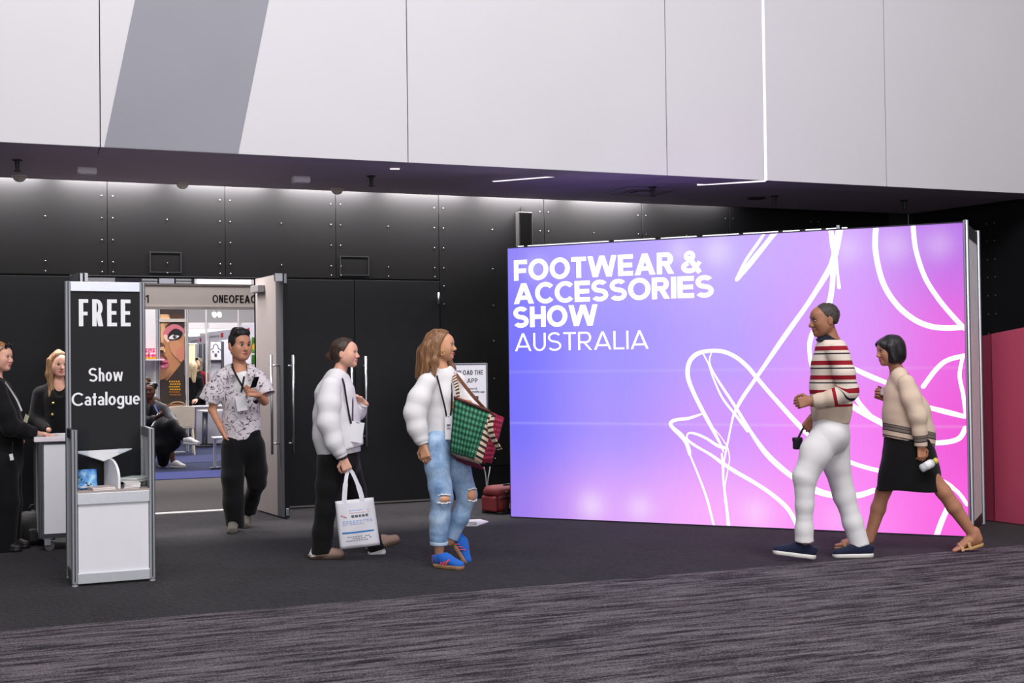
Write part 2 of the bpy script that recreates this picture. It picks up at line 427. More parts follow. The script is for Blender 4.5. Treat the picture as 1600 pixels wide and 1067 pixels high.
obj('status_sticker', MB().box((.0, -.0055, 1.43), (.06, -.004, 1.50)), M('sticker green', (86, 92, 44), .6), d4)
def open_leaf(n, hinge, free, label, inner_side):
    hx, hy = hinge; v = Vector((free[0]-hx, free[1]-hy, 0)); L = v.length; a = math.atan2(v.y, v.x)
    d = struct('door_%d' % n, label, (hx, hy, 0)); d.rotation_euler = (0, 0, a)
    s = inner_side    # local y sign of the pale inner face
    T = .045
    obj('leaf', MB().box((0, -T/2, .012), (L, T/2, OZ-.005)), M_leafdark, d, bevel=.002)
    y0, y1 = sorted((s*T/2, s*(T/2+.004)))
    obj('inner_face', MB().box((.0, y0, .014), (L-.20, y1, OZ-.008)), M_leafwhite, d)
    obj('meeting_stile', MB().box((L-.20, y0, .014), (L-.002, y1, OZ-.008)), M_meet, d)
    pull_bar(d, L-.13, s*T/2, s, .60, 1.535); pull_bar(d, L-.09, -s*T/2, -s, .60, 1.53)
    c0, c1 = sorted((s*(T/2+.004), s*(T/2+.075)))
    obj('door_closer', MB().box((.06, c0, OZ-.155), (.30, c1, OZ-.085)), M('closer grey', (150, 146, 148), .4, .5), d, bevel=.006)
    obj('flush_bolt', MB().box((L-.03, c0, OZ-.085), (L+.006, c1-.04 if s > 0 else c1, OZ-.01)), M_alu, d, bevel=.003)
    obj('edge_bolt', MB().box((L, -.012, OZ-.10), (L+.004, .012, OZ-.012)), M_chrome, d)
    obj('floor_bolt', MB().box((L, -.014, .03), (L+.012, .014, .10)), M_chrome, d, bevel=.003)
    return d
open_leaf(6, (2.40, WY-.01), (2.50, 11.82), 'open door leaf with pale inner face and dark edge, right of the man with the phone', -1)
_p = deep(127, 422, 11.54)
open_leaf(3, (.655, WY-.01), (_p.x, _p.y), 'open door leaf seen edge on behind the catalogue stand', 1)
jm = struct('trim_2', 'dark metal door frame around the doorway')
obj('door_jamb', MB().box((OX0-.02, WY-.002, 0), (OX0, WY+.2, OZ)), M('frame dark', (40, 41, 46), .4), jm)
obj('door_jamb', MB().box((OX1, WY-.002, 0), (OX1+.02, WY+.2, OZ)), M('frame dark', (40, 41, 46), .4), jm)
obj('door_head', MB().box((OX0-.02, WY-.002, OZ), (OX1+.02, WY+.2, OZ+.010)), M('frame dark', (40, 41, 46), .4), jm)

# --- soffit (lower ceiling) with its front lip
BY, SZ = 10.563, 3.183
ce = struct('ceiling', 'dark grey soffit under the white upper wall')
obj('soffit_panel', MB().box((-3.2, 10.90, SZ), (10.9, 12.49, SZ+.06)), M_soff, ce)
bs = [-4.344, -1.789, .766, 3.321, 5.88, 8.421, 10.98]
for x0, x1 in zip(bs, bs[1:]):
    b = MB(); a, c = x0+.004, x1-.004
    b.add([(a, BY+.018, SZ), (c, BY+.018, SZ), (c, 10.9, SZ-.012), (a, 10.9, SZ-.012), (a, BY+.018, SZ+.05), (c, BY+.018, SZ+.05), (c, 10.9, SZ+.05), (a, 10.9, SZ+.05)],
          [(0, 3, 2, 1), (4, 5, 6, 7), (0, 1, 5, 4), (1, 2, 6, 5), (2, 3, 7, 6), (3, 0, 4, 7)])
    obj('lip_panel', b, M('soffit lip paint', (186, 176, 190), .6, var=.02), ce)
obj('cove_roof', MB().box((-3.2, 12.40, 3.46), (10.9, 12.70, 3.50)), M_white, ce)
obj('cove_side', MB().box((-3.2, 12.46, SZ), (10.9, 12.49, 3.47)), M('cove side', (120, 116, 118), .7), ce)
def strip(name, a, b_, w_, th, up):
    a, b_ = Vector(a), Vector(b_); m_ = MB(); m_.ribbon([a, b_], Vector(up).cross(b_-a), w_, th); return m_
obj('led_strip', strip('l', (4.44, 11.40, SZ-.002), (4.90, 10.905, SZ-.002), .035, .006, (0, 0, 1)), M_led, ce, label='white light line in the soffit')
obj('led_strip', strip('l', (6.44, 10.965, SZ-.010), (6.976, BY+.01, SZ-.004), .035, .012, (0, 0, 1)), M_led, ce, label='white light line in the soffit meeting the wall light')
obj('led_strip', strip('l', (3.25, 10.87, SZ-.014), (3.33, 10.85, SZ-.014), .03, .006, (0, 0, 1)), M_led, ce, label='short white light slot in the soffit')

# --- white upper wall
wu = struct('wall_upper', 'white panelled upper wall overhanging the black wall')
obj('backing', MB().box((-4.3, BY+.016, SZ+.052), (11.1, BY+.12, 7.2)), M_gap, wu)
def wall_split(x0, x1):
    obj('panel', MB().box((x0+.004, BY, SZ), (x1-.004, BY+.016, 7.2)), M_white, wu, bevel=.001, seg=1)
for x0, x1 in zip(bs, bs[1:]):
    if x0 < 6.976 < x1: wall_split(x0, 6.965); wall_split(6.988, x1)
    else: wall_split(x0, x1)
obj('led_strip', MB().box((6.966, BY+.002, SZ), (6.987, BY+.012, 7.2)), M_led, wu, label='vertical white light line between two panels')
sl = .249/1.22
def bandx(x, z): return x+(z-3.19)*sl
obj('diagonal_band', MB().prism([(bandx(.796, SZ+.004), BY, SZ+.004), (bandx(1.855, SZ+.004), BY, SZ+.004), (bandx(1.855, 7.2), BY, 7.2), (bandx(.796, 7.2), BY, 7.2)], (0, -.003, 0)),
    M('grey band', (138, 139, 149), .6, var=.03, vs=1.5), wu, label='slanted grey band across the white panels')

# --- right wall
wr = struct('wall_right', 'black panelled wall to the right of the lightbox')
p0, p1 = Vector((10.274, 12.497, 0)), Vector((10.95, 8.55, 0)); dv = (p1-p0); LW = dv.length; dv.normalize(); nv = Vector((dv.y, -dv.x, 0))
if nv.x > 0: nv = -nv
def rp(s_, z, o=0.0): return p0+dv*s_+nv*o+Vector((0, 0, z))
obj('corner_facet', MB().prism([(10.10, 12.66, 0), (10.12, 12.545, 0), (10.274, 12.497, 0), (10.40, 12.66, 0)], (0, 0, 3.4)), M_black, wr)
dr = ray(1555, 400); sseam = 0
for i in range(400):
    q = rp(i*.01, 0); d_ = q-CAMP
    px = 800+F_PX*d_.dot(CR)/d_.dot(CF)
    if px >= 1555: sseam = i*.01; break
cuts = [0, sseam-1.11 if sseam > 1.15 else .02, sseam, sseam+1.11, sseam+2.22]
cuts = sorted(c for c in cuts if 0 <= c <= LW)+[LW]
for s0, s1 in zip(cuts, cuts[1:]):
    if s1-s0 < .05: continue
    b = MB().prism([rp(s0+.004, 0), rp(s1-.004, 0), rp(s1-.004, 0, -.02), rp(s0+.004, 0, -.02)], (0, 0, 3.183))
    p = obj('panel', b, M_black, wr)
    for z in [2.95, 2.75, 2.54, 2.34, 2.13, 1.92, 1.7]:
        for s_ in (s0+.05, s1-.05): dup('screw', screw0, p, rp(s_, z, .003))
pw = thing('pink_partition', 'low pink partition wall with sloping top, right of the lightbox end post', 'partition', (8.0, 8.8, 0))
A = Vector((-.055, .15, 0)); B = Vector((.14, -1.6, 0)); mid = A+(B-A)*.17
def ptop(v): return 1.585+(v.y-.15)*-.135
nrm = Vector((.1, .012, 0))
for nm, u0, u1, off, cc in (('darker_panel', A, mid, .012, (150, 52, 80)), ('panel', mid, B, 0, (180, 68, 97))):  # first panel a darker pink and set back slightly
    o_ = Vector((off, 0, 0))
    q = [u0+o_, u1+o_, u1+o_+Vector((0, 0, ptop(u1))), u0+o_+Vector((0, 0, ptop(u0)))]
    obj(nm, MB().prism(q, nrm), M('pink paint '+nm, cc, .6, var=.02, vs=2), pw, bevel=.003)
obj('skirting', MB().prism([A+Vector((-.004, 0, 0)), B+Vector((-.004, 0, 0)), B+Vector((-.004, 0, .012)), A+Vector((-.004, 0, .012))], (.004, 0, 0)), M('skirting dark', (70, 30, 42), .7), pw)

# --- soffit fixtures
M_det = M('detector beige', (206, 198, 184), .5)
G = 'round smoke detectors along the soffit edge'
for i, (x, y, lab) in enumerate(((.192, 12.33, 'round beige smoke detector on the soffit, leftmost of three'), (1.64, 12.36, 'round beige smoke detector on the soffit above the catalogue stand doorway'), (3.136, 12.33, 'round beige smoke detector on the soffit above the closed black doors'))):
    t = thing('smoke_detector', lab, 'smoke detector', (x, y, SZ), 0, G)
    obj('base', MB().tube([(0, 0, 0), (0, 0, -.012)], [.068, .066], 20), M_det, t, smooth=False)
    obj('dome', MB().tube([(0, 0, -.012), (0, 0, -.03), (0, 0, -.05), (0, 0, -.058)], [.058, .054, .036, .012], 20), M_det, t, smooth=True)
    obj('indicator', MB().ball((.0, -.035, -.05), .008, 8, 5), M('indicator', (236, 232, 224), .3), t)
for i, (x, y, lab) in enumerate(((.162, 11.417, 'small dark sprinkler head at the far left of the soffit'), (3.228, 11.414, 'small dark sprinkler head above the closed black doors'), (7.709, 11.519, 'dark sprinkler head on the soffit right of the light line, beside a round plate'), (9.342, 11.422, 'small dark sprinkler head near the right end of the soffit'), (6.12, 11.30, 'dark sprinkler head in front of the square air diffuser'))):
    t = thing('sprinkler_head', lab, 'sprinkler', (x, y, SZ), 0, 'sprinkler heads under the soffit')
    obj('escutcheon', MB().tube([(0, 0, 0), (0, 0, -.008)], [.045, .038], 16), M('sprinkler dark', (34, 32, 34), .5), t)
    obj('body', MB().tube([(0, 0, -.008), (0, 0, -.05), (0, 0, -.09)], [.022, .018, .014], 10), M('sprinkler dark', (34, 32, 34), .5), t)
    obj('deflector', MB().tube([(0, 0, -.09), (0, 0, -.096)], [.028, .028], 12), M('sprinkler dark', (34, 32, 34), .5), t)
pl = thing('ceiling_plate', 'flat round dark cover plate beside a sprinkler on the soffit', 'cover plate', (7.60, 11.70, SZ))
obj('plate', MB().tube([(0, 0, 0), (0, 0, -.012), (0, 0, -.018)], [.10, .10, .07], 24), M('cover plate', (58, 54, 58), .5), pl)
for x, y, rz, lab in ((.734, 11.672, .0, 'small white emergency light box on the soffit at the left'), (2.618, 11.643, .0, 'small white emergency light box on the soffit above the open door')):
    t = thing('emergency_light', lab, 'emergency light', (x, y, SZ), rz, 'emergency lights on the soffit')
    obj('housing', MB().box((-.08, -.05, -.055), (.08, .05, 0)), M('fitting white', (240, 238, 242), .5), t, bevel=.008)
    obj('lens', MB().box((-.06, -.036, -.061), (.06, .036, -.055)), M('fitting lens', (214, 212, 220), .25), t, bevel=.003)
t = thing('air_diffuser', 'square ceiling air diffuser with stepped vanes in the soffit', 'diffuser', (6.17, 11.62, SZ), 0)
M_dif = M('diffuser grey', (186, 176, 186), .55)
for k in range(4):
    r0, r1 = .30-.07*k, .25-.07*k; z0, z1 = -.004-.004*k, .02
    b = MB()
    for c in range(4):
        an = PI/4+c*PI/2; an2 = an+PI/2; q2 = math.sqrt(2)
        P = lambda r, a_, z: (r*q2*math.cos(a_), r*q2*math.sin(a_), z)
        b.add([P(r0, an, z0), P(r0, an2, z0), P(r1, an2, z1-.03), P(r1, an, z1-.03)], [(0, 3, 2, 1)])
        b.add([P(r0, an, z0+.003), P(r0, an2, z0+.003), P(r1, an2, z1-.027), P(r1, an, z1-.027)], [(0, 1, 2, 3)])
    obj('vane', b, M_dif, t)
obj('centre_plate', MB().box((-.045, -.045, -.014), (.045, .045, -.01)), M_dif, t)
obj('throat', MB().box((-.3, -.3, -.002), (.3, .3, 0)), M('diffuser throat', (110, 104, 110), .8), t)
# ================================================================ LIGHTBOX
ART= [[(2.407,2.494,0.025),(2.356,2.421,0.03),(2.243,2.268,0.03),(2.163,2.113,0.035)],[(2.5,2.5,0.054),(2.439,2.427,0.045),(2.299,2.266,0.054),(2.169,2.119,0.042)],[(2.965,2.5,0.045),(2.983,2.356,0.054),(3.002,2.249,0.036),(3.016,2.116,0.025),(3.024,2.015,0.035)],[(3.038,2.496,0.066),(3.015,2.381,0.066),(2.987,2.265,0.06),(2.938,2.151,0.055),(2.764,1.886,0.045),(2.561,1.613,0.048),(2.332,1.292,0.035),(2.196,1.103,0.036),(2.127,0.977,0.027),(2.102,0.9,0.0175),(2.068,0.747,0.018),(2.034,0.593,0.015),(2.022,0.527,0.015)],[(2.993,2.318,0.055),(2.98,2.17,0.05),(2.967,2.012,0.05),(2.933,1.865,0.054),(2.841,1.724,0.04),(2.786,1.603,0.048),(2.773,1.496,0.04),(2.797,1.352,0.04),(2.9,1.197,0.045),(3.111,1.039,0.055),(3.359,0.894,0.055),(3.557,0.803,0.045)],[(3.009,1.429,0.04),(3.116,1.354,0.04),(3.271,1.277,0.048),(3.41,1.216,0.04),(3.588,1.112,0.04)],[(3.128,1.144,0.04),(3.173,1.06,0.04),(3.258,0.956,0.045)],[(2.024,0.644,0.015),(1.994,0.716,0.024),(1.923,0.85,0.036),(1.84,1.003,0.04),(1.768,1.147,0.04),(1.718,1.286,0.045),(1.728,1.403,0.045),(1.79,1.477,0.045),(1.894,1.508,0.0375),(2.029,1.503,0.04),(2.146,1.452,0.04),(2.245,1.369,0.04),(2.332,1.265,0.04),(2.471,1.102,0.04),(2.709,0.841,0.048),(2.891,0.689,0.04),(3.077,0.582,0.04),(3.311,0.514,0.04),(3.552,0.484,0.04)],[(1.859,1.484,0.012),(1.909,1.384,0.015),(1.941,1.284,0.015),(2.023,1.103,0.021),(2.138,0.955,0.025),(2.236,0.825,0.03)],[(1.931,1.491,0.01),(1.913,1.417,0.015),(1.958,1.301,0.021),(2.139,1.021,0.03),(2.269,0.809,0.035),(2.382,0.649,0.051),(2.494,0.538,0.054),(2.622,0.439,0.05),(2.791,0.343,0.066),(2.958,0.3,0.055),(3.144,0.306,0.055),(3.278,0.352,0.05)],[(1.833,0.965,0.018),(1.718,0.928,0.03),(1.602,0.913,0.0325),(1.555,0.885,0.0375),(1.572,0.846,0.0375),(1.641,0.786,0.048),(1.689,0.725,0.04),(1.714,0.659,0.04),(1.724,0.615,0.03)],[(1.724,0.615,0.015),(1.818,0.385,0.021),(1.878,0.211,0.024),(1.934,-0.018,0.0225)],[(2.035,0.678,0.03),(1.971,0.696,0.03),(1.876,0.755,0.025),(1.79,0.791,0.024),(1.727,0.801,0.018),(1.701,0.781,0.015),(1.704,0.748,0.018),(1.738,0.715,0.027),(1.8,0.677,0.025),(1.908,0.618,0.0275),(2.012,0.547,0.036),(2.136,0.47,0.039),(2.289,0.387,0.0375),(2.441,0.289,0.04),(2.574,0.17,0.0425),(2.657,0.013,0.04)],[(2.009,0.626,0.018),(2.017,0.511,0.024),(2.02,0.388,0.02),(2.037,0.235,0.025),(2.061,-0.015,0.036)],[(2.056,0.698,0.012),(2.076,0.594,0.01),(2.057,0.473,0.01),(2.029,0.336,0.015),(2.031,0.21,0.015)],[(1.923,0.861,0.009),(1.995,0.784,0.0075),(2.055,0.692,0.01)],[(3.33,2.497,0.05),(3.321,2.338,0.05),(3.349,2.141,0.05),(3.403,1.982,0.05),(3.501,1.836,0.05),(3.624,1.729,0.05),(3.746,1.675,0.05),(3.868,1.659,0.05),(3.993,1.664,0.05)],[(3.621,2.498,0.0425),(3.639,2.296,0.0425),(3.704,2.074,0.0425),(3.799,1.904,0.0425),(3.906,1.76,0.0425),(3.998,1.653,0.0425)],[(3.676,1.194,0.0425),(3.776,1.329,0.0425),(3.863,1.402,0.0425),(3.989,1.436,0.0425)],[(3.982,1.431,0.03),(3.955,1.284,0.035),(3.979,1.127,0.035),(3.995,0.96,0.03)],[(3.606,0.762,0.045),(3.737,0.744,0.045),(3.87,0.756,0.045),(3.948,0.789,0.045),(3.99,0.864,0.045)],[(3.785,0.462,0.024),(3.876,0.411,0.02),(3.966,0.317,0.02)],[(3.758,0.458,0.035),(3.797,0.439,0.035),(3.916,0.366,0.035),(3.991,0.263,0.035)],[(3.749,-0.021,0.05),(3.791,0.103,0.05),(3.841,0.222,0.045)],[(3.612,1.05,0.04),(3.702,1.03,0.04),(3.855,0.99,0.048),(3.99,0.955,0.04)]]
LBW, LBH, LBD = 4.0, 2.5, .95
def lightbox_fabric():
    t = NT('backlit gradient fabric'); tc = t.n('ShaderNodeTexCoord'); sp_ = t.n('ShaderNodeSeparateXYZ'); t.l(tc.outputs['Object'], sp_.inputs[0])
    X, Z = sp_.outputs[0], sp_.outputs[2]; xa = t.math('DIVIDE', X, LBW); za = t.math('DIVIDE', Z, LBH)
    rows = [(.03, [(150,116,236),(222,164,252),(250,170,252),(255,140,246),(250,90,222)]),
            (.34, [(112,106,250),(166,142,255),(208,148,254),(246,128,246),(238,72,212)]),
            (.62, [(110,106,252),(156,142,255),(182,154,255),(216,146,250),(232,88,222)]),
            (.97, [(136,124,246),(174,156,255),(194,170,255),(206,158,252),(178,98,228)])]
    outs = []
    for p, cs in rows: outs.append((p, t.ramp(xa, [(i/4, lin(c)) for i, c in enumerate(cs)], 'B_SPLINE' if False else 'EASE')))
    cur = outs[0][1]
    for (pa, _), (pb, cb) in zip(outs, outs[1:]):
        mr = t.n('ShaderNodeMapRange', interpolation_type='SMOOTHSTEP'); mr.inputs[1].default_value = pa; mr.inputs[2].default_value = pb
        t.l(za, mr.inputs[0]); cur = t.mix(mr.outputs[0], cur, cb)
    # uneven light of the lamps behind the fabric: bright where the lamps sit along top and bottom, seams of the cloth
    acc = None
    for (sx, sz, a_, r_) in ((.80,.14,.42,.13),(1.26,.14,.34,.12),(2.30,.14,.30,.13),(.28,2.30,.20,.13),(1.66,2.38,.26,.11),(2.0,2.36,.36,.13),(3.10,2.33,.26,.13),(3.47,2.33,.26,.13),(3.82,2.33,.24,.13),(3.0,.10,.16,.16)):
        dx = t.math('MULTIPLY', t.math('SUBTRACT', X, sx), 1/r_); dz = t.math('MULTIPLY', t.math('SUBTRACT', Z, sz), 1/r_)
        d2 = t.math('ADD', t.math('MULTIPLY', dx, dx), t.math('MULTIPLY', dz, dz))
        g = t.math('MULTIPLY', t.math('POWER', 2.718, t.math('MULTIPLY', d2, -1)), a_)
        acc = g if acc is None else t.math('ADD', acc, g)
    for sz, a_ in ((1.345, .07), (.875, .11)):
        dz = t.math('MULTIPLY', t.math('SUBTRACT', Z, sz), 1/.012)
        acc = t.math('ADD', acc, t.math('MULTIPLY', t.math('POWER', 2.718, t.math('MULTIPLY', t.math('MULTIPLY', dz, dz), -1)), a_))
    cur = t.mix(acc, cur, (1, .92, 1, 1))
    wv = t.noise(t.coord((160, 1, 5)), 1.0, 2); k = t.math('MULTIPLY_ADD', wv, .14, .90)
    t.b.inputs['Base Color'].default_value = (.06, .06, .06, 1)
    t.l(cur, t.b.inputs['Emission Color']); t.l(k, t.b.inputs['Emission Strength'])
    return t.set(.6, 0, .2)
lb = thing('lightbox_sign', 'large backlit purple to pink lightbox reading FOOTWEAR & ACCESSORIES SHOW AUSTRALIA', 'lightbox', (4.3926, 10.9325, 0), -.82729)
obj('backlit_face', MB().box((.0, 0, .012), (LBW, .02, LBH-.01)), lightbox_fabric(), lb)
M_ltxt = EM('backlit white print', (255, 251, 255), 1.05)
for txt, z0, x0, wd, cap, wt, tr, kk in (('FOOTWEAR', 2.189, .062, 1.545, .189, .245, .075, 1.0), ('&', 2.189, 1.672, .185, .189, .245, .075, 1.0), ('ACCESSORIES', 1.972, .057, 1.905, .189, .245, .065, 1.0), ('SHOW', 1.755, .048, .838, .189, .245, .07, 1.0), ('AUSTRALIA', 1.537, .063, 1.30, .163, .115, .13, 1.0)):
    obj('lettering', lettering(txt, (x0, 0, z0), (1, 0, 0), (0, 0, 1), (0, -1, 0), cap, wd, wt, tr, kk, .002), M_ltxt, lb, label='white lettering '+txt)
def catmull(P, n=6):
    out = []
    for i in range(len(P)-1):
        p0 = P[max(i-1, 0)]; p1 = P[i]; p2 = P[i+1]; p3 = P[min(i+2, len(P)-1)]
        for k in range(n):
            t = k/n
            out.append(tuple(.5*((2*b_)+(-a_+c_)*t+(2*a_-5*b_+4*c_-d_)*t*t+(-a_+3*b_-3*c_+d_)*t**3) for a_, b_, c_, d_ in zip(p0, p1, p2, p3)))
    out.append(tuple(P[-1])); return out
mb = MB()
for S in ART:
    S = [(x_, z_, w_*.86) for x_, z_, w_ in S]
    Q = catmull(S, 8); o = len(mb.v); L = []
    for i, (x, z, w_) in enumerate(Q):
        a = Q[max(i-1, 0)]; b = Q[min(i+1, len(Q)-1)]; tx, tz = b[0]-a[0], b[1]-a[1]; l = math.hypot(tx, tz) or 1
        nx, nz = -tz/l*w_*.5, tx/l*w_*.5
        L.append(((x+nx, z+nz), (x-nx, z-nz)))
    cl = lambda p: (min(max(p[0], .002), LBW-.004), -.0015, min(max(p[1], .014), LBH-.012))
    for a, b in L: mb.v += [cl(a), cl(b)]
    mb.f += [(o+2*i, o+2*i+1, o+2*i+3, o+2*i+2) for i in range(len(L)-1)]
    for e, (x, z, w_) in ((0, Q[0]), (1, Q[-1])):      # round ends
        o = len(mb.v); mb.v += [cl((x+w_*.5*math.cos(k*PI/6), z+w_*.5*math.sin(k*PI/6))) for k in range(12)]; mb.f.append(tuple(range(o, o+12)))
obj('line_drawing', mb, EM('backlit line print', (255, 234, 255), 1.02), lb, label='white looping line drawing')
M_frame = M('lightbox frame', (150, 152, 160), .35, .8)
f = MB().box((-.006, -.004, 0), (0, .03, LBH)).box((0, -.004, 0), (LBW, .03, .012)).box((0, -.004, LBH-.010), (LBW, .03, LBH))
obj('face_frame', f, M('dark frame', (70, 66, 84), .4, .6), lb)
def octpost(x, y, z0, z1, r=.02):
    return MB().tube([(x, y, z0), (x, y, z1)], r, 8)
def grooved_post(name, x, y, z0, z1, parent, r=.02, mat=None):
    p = obj(name, octpost(x, y, z0, z1, r), mat or M_alu, parent)
    g = MB()
    for k in range(4):
        an = k*PI/2
        g.box((x-.004+(r*.93)*math.cos(an)-abs(math.sin(an))*0, y-.004+(r*.93)*math.sin(an), z0+.01), (x+.004+(r*.93)*math.cos(an), y+.004+(r*.93)*math.sin(an), z1-.002))
    obj('groove', g, M('post groove', (66, 68, 74), .5, .5), p); return p
grooved_post('end_post', LBW+.02, .012, 0, LBH+.012, lb); grooved_post('end_post', LBW+.02, LBD, 0, LBH+.012, lb)
grooved_post('end_post', -.01, LBD, 0, LBH, lb)
obj('end_panel', MB().box((LBW+.010, .03, .10), (LBW+.018, LBD-.02, LBH-.11)), M('end panel', (216, 214, 220), .5), lb)
obj('end_beam', MB().box((LBW+.006, .03, LBH-.11), (LBW+.022, LBD-.02, LBH-.005)), M('end beam dark', (38, 38, 42), .5), lb)
obj('end_beam', MB().box((LBW+.006, .03, .01), (LBW+.022, LBD-.02, .10)), M('end beam dark', (38, 38, 42), .5), lb)
obj('rear_panel', MB().box((0, LBD-.01, .05), (LBW, LBD, LBH-.02)), M('end panel', (216, 214, 220), .5), lb)
obj('left_panel', MB().box((-.006, .03, .01), (0, LBD-.02, LBH-.01)), M('end beam dark', (38, 38, 42), .5), lb)
x = .10
for a, b in ((.09, .15), (.19, .98), (1.04, 1.42), (1.48, 1.80), (1.86, 2.18), (2.22, 2.52), (2.56, 2.70), (2.75, 2.88), (2.92, 3.02), (3.05, 3.09)):
    obj('top_light_leak', MB().box((a, .03, LBH-.004), (b, .06, LBH+.012)), EM('light leak', (250, 248, 252), 1.0), lb)  # glowing pieces stand in for light leaking through the top gaps
for a in (.17, 1.02, 1.45, 1.83, 2.20, 2.54, 2.72, 2.90): obj('top_clip', MB().box((a-.02, .03, LBH-.004), (a+.02, .07, LBH+.016)), M_gap, lb)
obj('top_knob', MB().cyl((3.02, .02, LBH-.004), (3.02, .02, LBH+.03), .014, n=10), M_alu, lb)

# ================================================================ CATALOGUE STAND
st = thing('catalogue_stand', 'aluminium stand with black FREE Show Catalogue panel and white cupboard front', 'display stand', (.70, 9.0, 0), math.radians(2.0))
HX, HY = .245, .20
M_whitep = M('white melamine', (228, 228, 234), .45, var=.012)
M_greyp = M('inner melamine', (206, 208, 212), .4, var=.02)
for (x, y, z1) in ((-HX, HY, 2.02), (HX, HY, 2.02), (-HX, -HY, 1.02), (HX, -HY, 1.015)):
    p = grooved_post('post', x, y, .02, z1, st, .0195)
    obj('levelling_foot', MB().tube([(x, y, 0), (x, y, .012), (x, y, .014), (x, y, .022)], [.02, .02, .008, .008], 12), M_alu, p)
obj('sign_panel', MB().box((-HX+.016, HY-.006, .05), (HX-.016, HY+.006, 1.955)), M('sign black', (27, 28, 31), .6, spec=.25, var=.03), st)
obj('header_beam', MB().box((-HX+.016, HY-.016, 1.952), (HX-.016, HY+.016, 2.018)), M('header silver', (214, 218, 232), .4, .2), st, bevel=.003)
UZ = (0, 0, 1); RX = (1, 0, 0); NF = (0, -1, 0)
yf = HY-.006
for tx, x_, z_, cp_, w_, wt_, tr_ in (('FREE', -.175, 1.712, .186, .342, .155, .14), ('Show', -.115, 1.332, .092, .228, .155, .085), ('Catalogue', -.226, 1.168, .088, .452, .165, .075)):
    obj('lettering', lettering(tx, (x_, yf, z_), RX, UZ, NF, cp_, w_, wt_, tr_, 1.0, .001), M('vinyl letter white', (236, 236, 240), .5, var=0), st, label='white lettering '+tx)
obj('front_panel', MB().box((-HX+.016, -HY-.004, .08), (HX-.016, -HY+.004, .53)), M_whitep, st)
obj('rail', MB().box((-HX+.016, -HY-.016, .53), (HX-.016, -HY+.016, .605)), M_alu, st, bevel=.003)
obj('rail', MB().box((-HX+.016, -HY-.016, .015), (HX-.016, -HY+.016, .083)), M_alu, st, bevel=.003)
obj('shelf', MB().box((-HX+.012, -HY-.012, .600), (HX-.012, HY-.008, .618)), M('shelf laminate', (168, 156, 152), .4), st)
for s, nm in ((-1, 'left'), (1, 'right')):
    xx = s*HX
    pnl = obj('side_panel', MB().box((xx-.004, -HY+.016, .083), (xx+.004, HY-.016, .965)), M_greyp, st)
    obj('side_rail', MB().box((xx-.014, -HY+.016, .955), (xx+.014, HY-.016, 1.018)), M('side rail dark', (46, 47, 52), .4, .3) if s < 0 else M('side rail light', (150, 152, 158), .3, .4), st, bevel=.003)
    obj('side_rail', MB().box((xx-.014, -HY+.016, .015), (xx+.014, HY-.016, .083)), M('side rail foot', (96, 98, 104), .4, .5), st, bevel=.003)
# clear acrylic leaflet holder with white fin and tray, standing on the shelf
def glassmat(name, col, a):
    t = NT(name); t.b.inputs['Transmission Weight'].default_value = a; t.b.inputs['IOR'].default_value = 1.12; t.base(lin(col)); return t.set(.05)
hd = thing('leaflet_holder', 'clear acrylic leaflet holder with white fin and triangular white tray on the stand shelf', 'leaflet holder', (.70, 9.0, .618), math.radians(2.0))
obj('acrylic_pane', MB().box((-.222, .02, 0), (-.135, .023, .40)), glassmat('clear acrylic', (236, 240, 244), 1), hd, bevel=.001)
obj('acrylic_pane', MB().box((.06, .06, 0), (.222, .063, .255)), glassmat('clear acrylic', (236, 240, 244), 1), hd, bevel=.001)
fin = [(.0, .10)]+[(.0+.0, .10)]
P0, P1 = Vector((-.028, .09, 0)), Vector((.035, -.15, 0))
prof = [(0, 0), (1, 0), (1, .06)]+[(.35+.65*math.cos(math.radians(a)), .06+.135*math.sin(math.radians(a))) for a in range(15, 91, 15)]+[(0, .195)]
obj('fin', MB().prism([P0+(P1-P0)*s_+Vector((0, 0, z)) for s_, z in prof], (.017, .004, 0)), M('holder white', (226, 226, 230), .4), hd, bevel=.002)
obj('tray', MB().prism([(-.215, .15, .236), (.165, .15, .242), (-.045, -.05, .18)], (0, 0, .006)), M('holder white', (226, 226, 230), .4), hd)
# magazines and brochure on the shelf
def mags(name, x, y, rz, n, z, w_, d_, lab, cover, grp='catalogues on the stand shelf'):
    for i in range(n):
        t = thing(name, lab[i], 'catalogue', (x+rnd.uniform(-.006, .006), y+rnd.uniform(-.006, .006), z), rz+rnd.uniform(-.05, .05), grp); h_ = .009
        obj('pages', MB().box((-w_/2+.001, -d_/2+.001, .001), (w_/2-.001, d_/2-.001, h_-.001)), M('paper', (226, 222, 220), .7), t)
        c = MB().box((-w_/2, -d_/2, 0), (w_/2, d_/2, .001)).box((-w_/2, -d_/2, h_-.001), (w_/2, d_/2, h_)).box((-w_/2-.001, -d_/2, 0), (-w_/2, d_/2, h_))
        obj('cover', c, M(*cover), t); z += h_+.0005
    return z
mags('catalogue', .635, 8.885, .25, 2, .618, .15, .15, ['magazine lying flat left of the white fin, bottom one', 'magazine lying flat left of the white fin, top one'], ('cover pale', (196, 178, 176), .4))
z_ = mags('catalogue', .835, 8.87, -.05, 4, .618, .10, .14, ['thick stack right of the white fin, lowest catalogue', 'thick stack right of the white fin, second catalogue from the shelf', 'thick stack right of the white fin, third catalogue from the shelf', 'thick stack right of the white fin, topmost flat catalogue'], ('cover white', (214, 206, 208), .4))
mags('catalogue', .865, 8.985, -.6, 3, .656, .13, .17, ['slanted grey green catalogue behind the stack, lower one', 'slanted grey green catalogue behind the stack, middle one', 'slanted grey green catalogue behind the stack, upper one'], ('cover green', (168, 186, 180), .4))
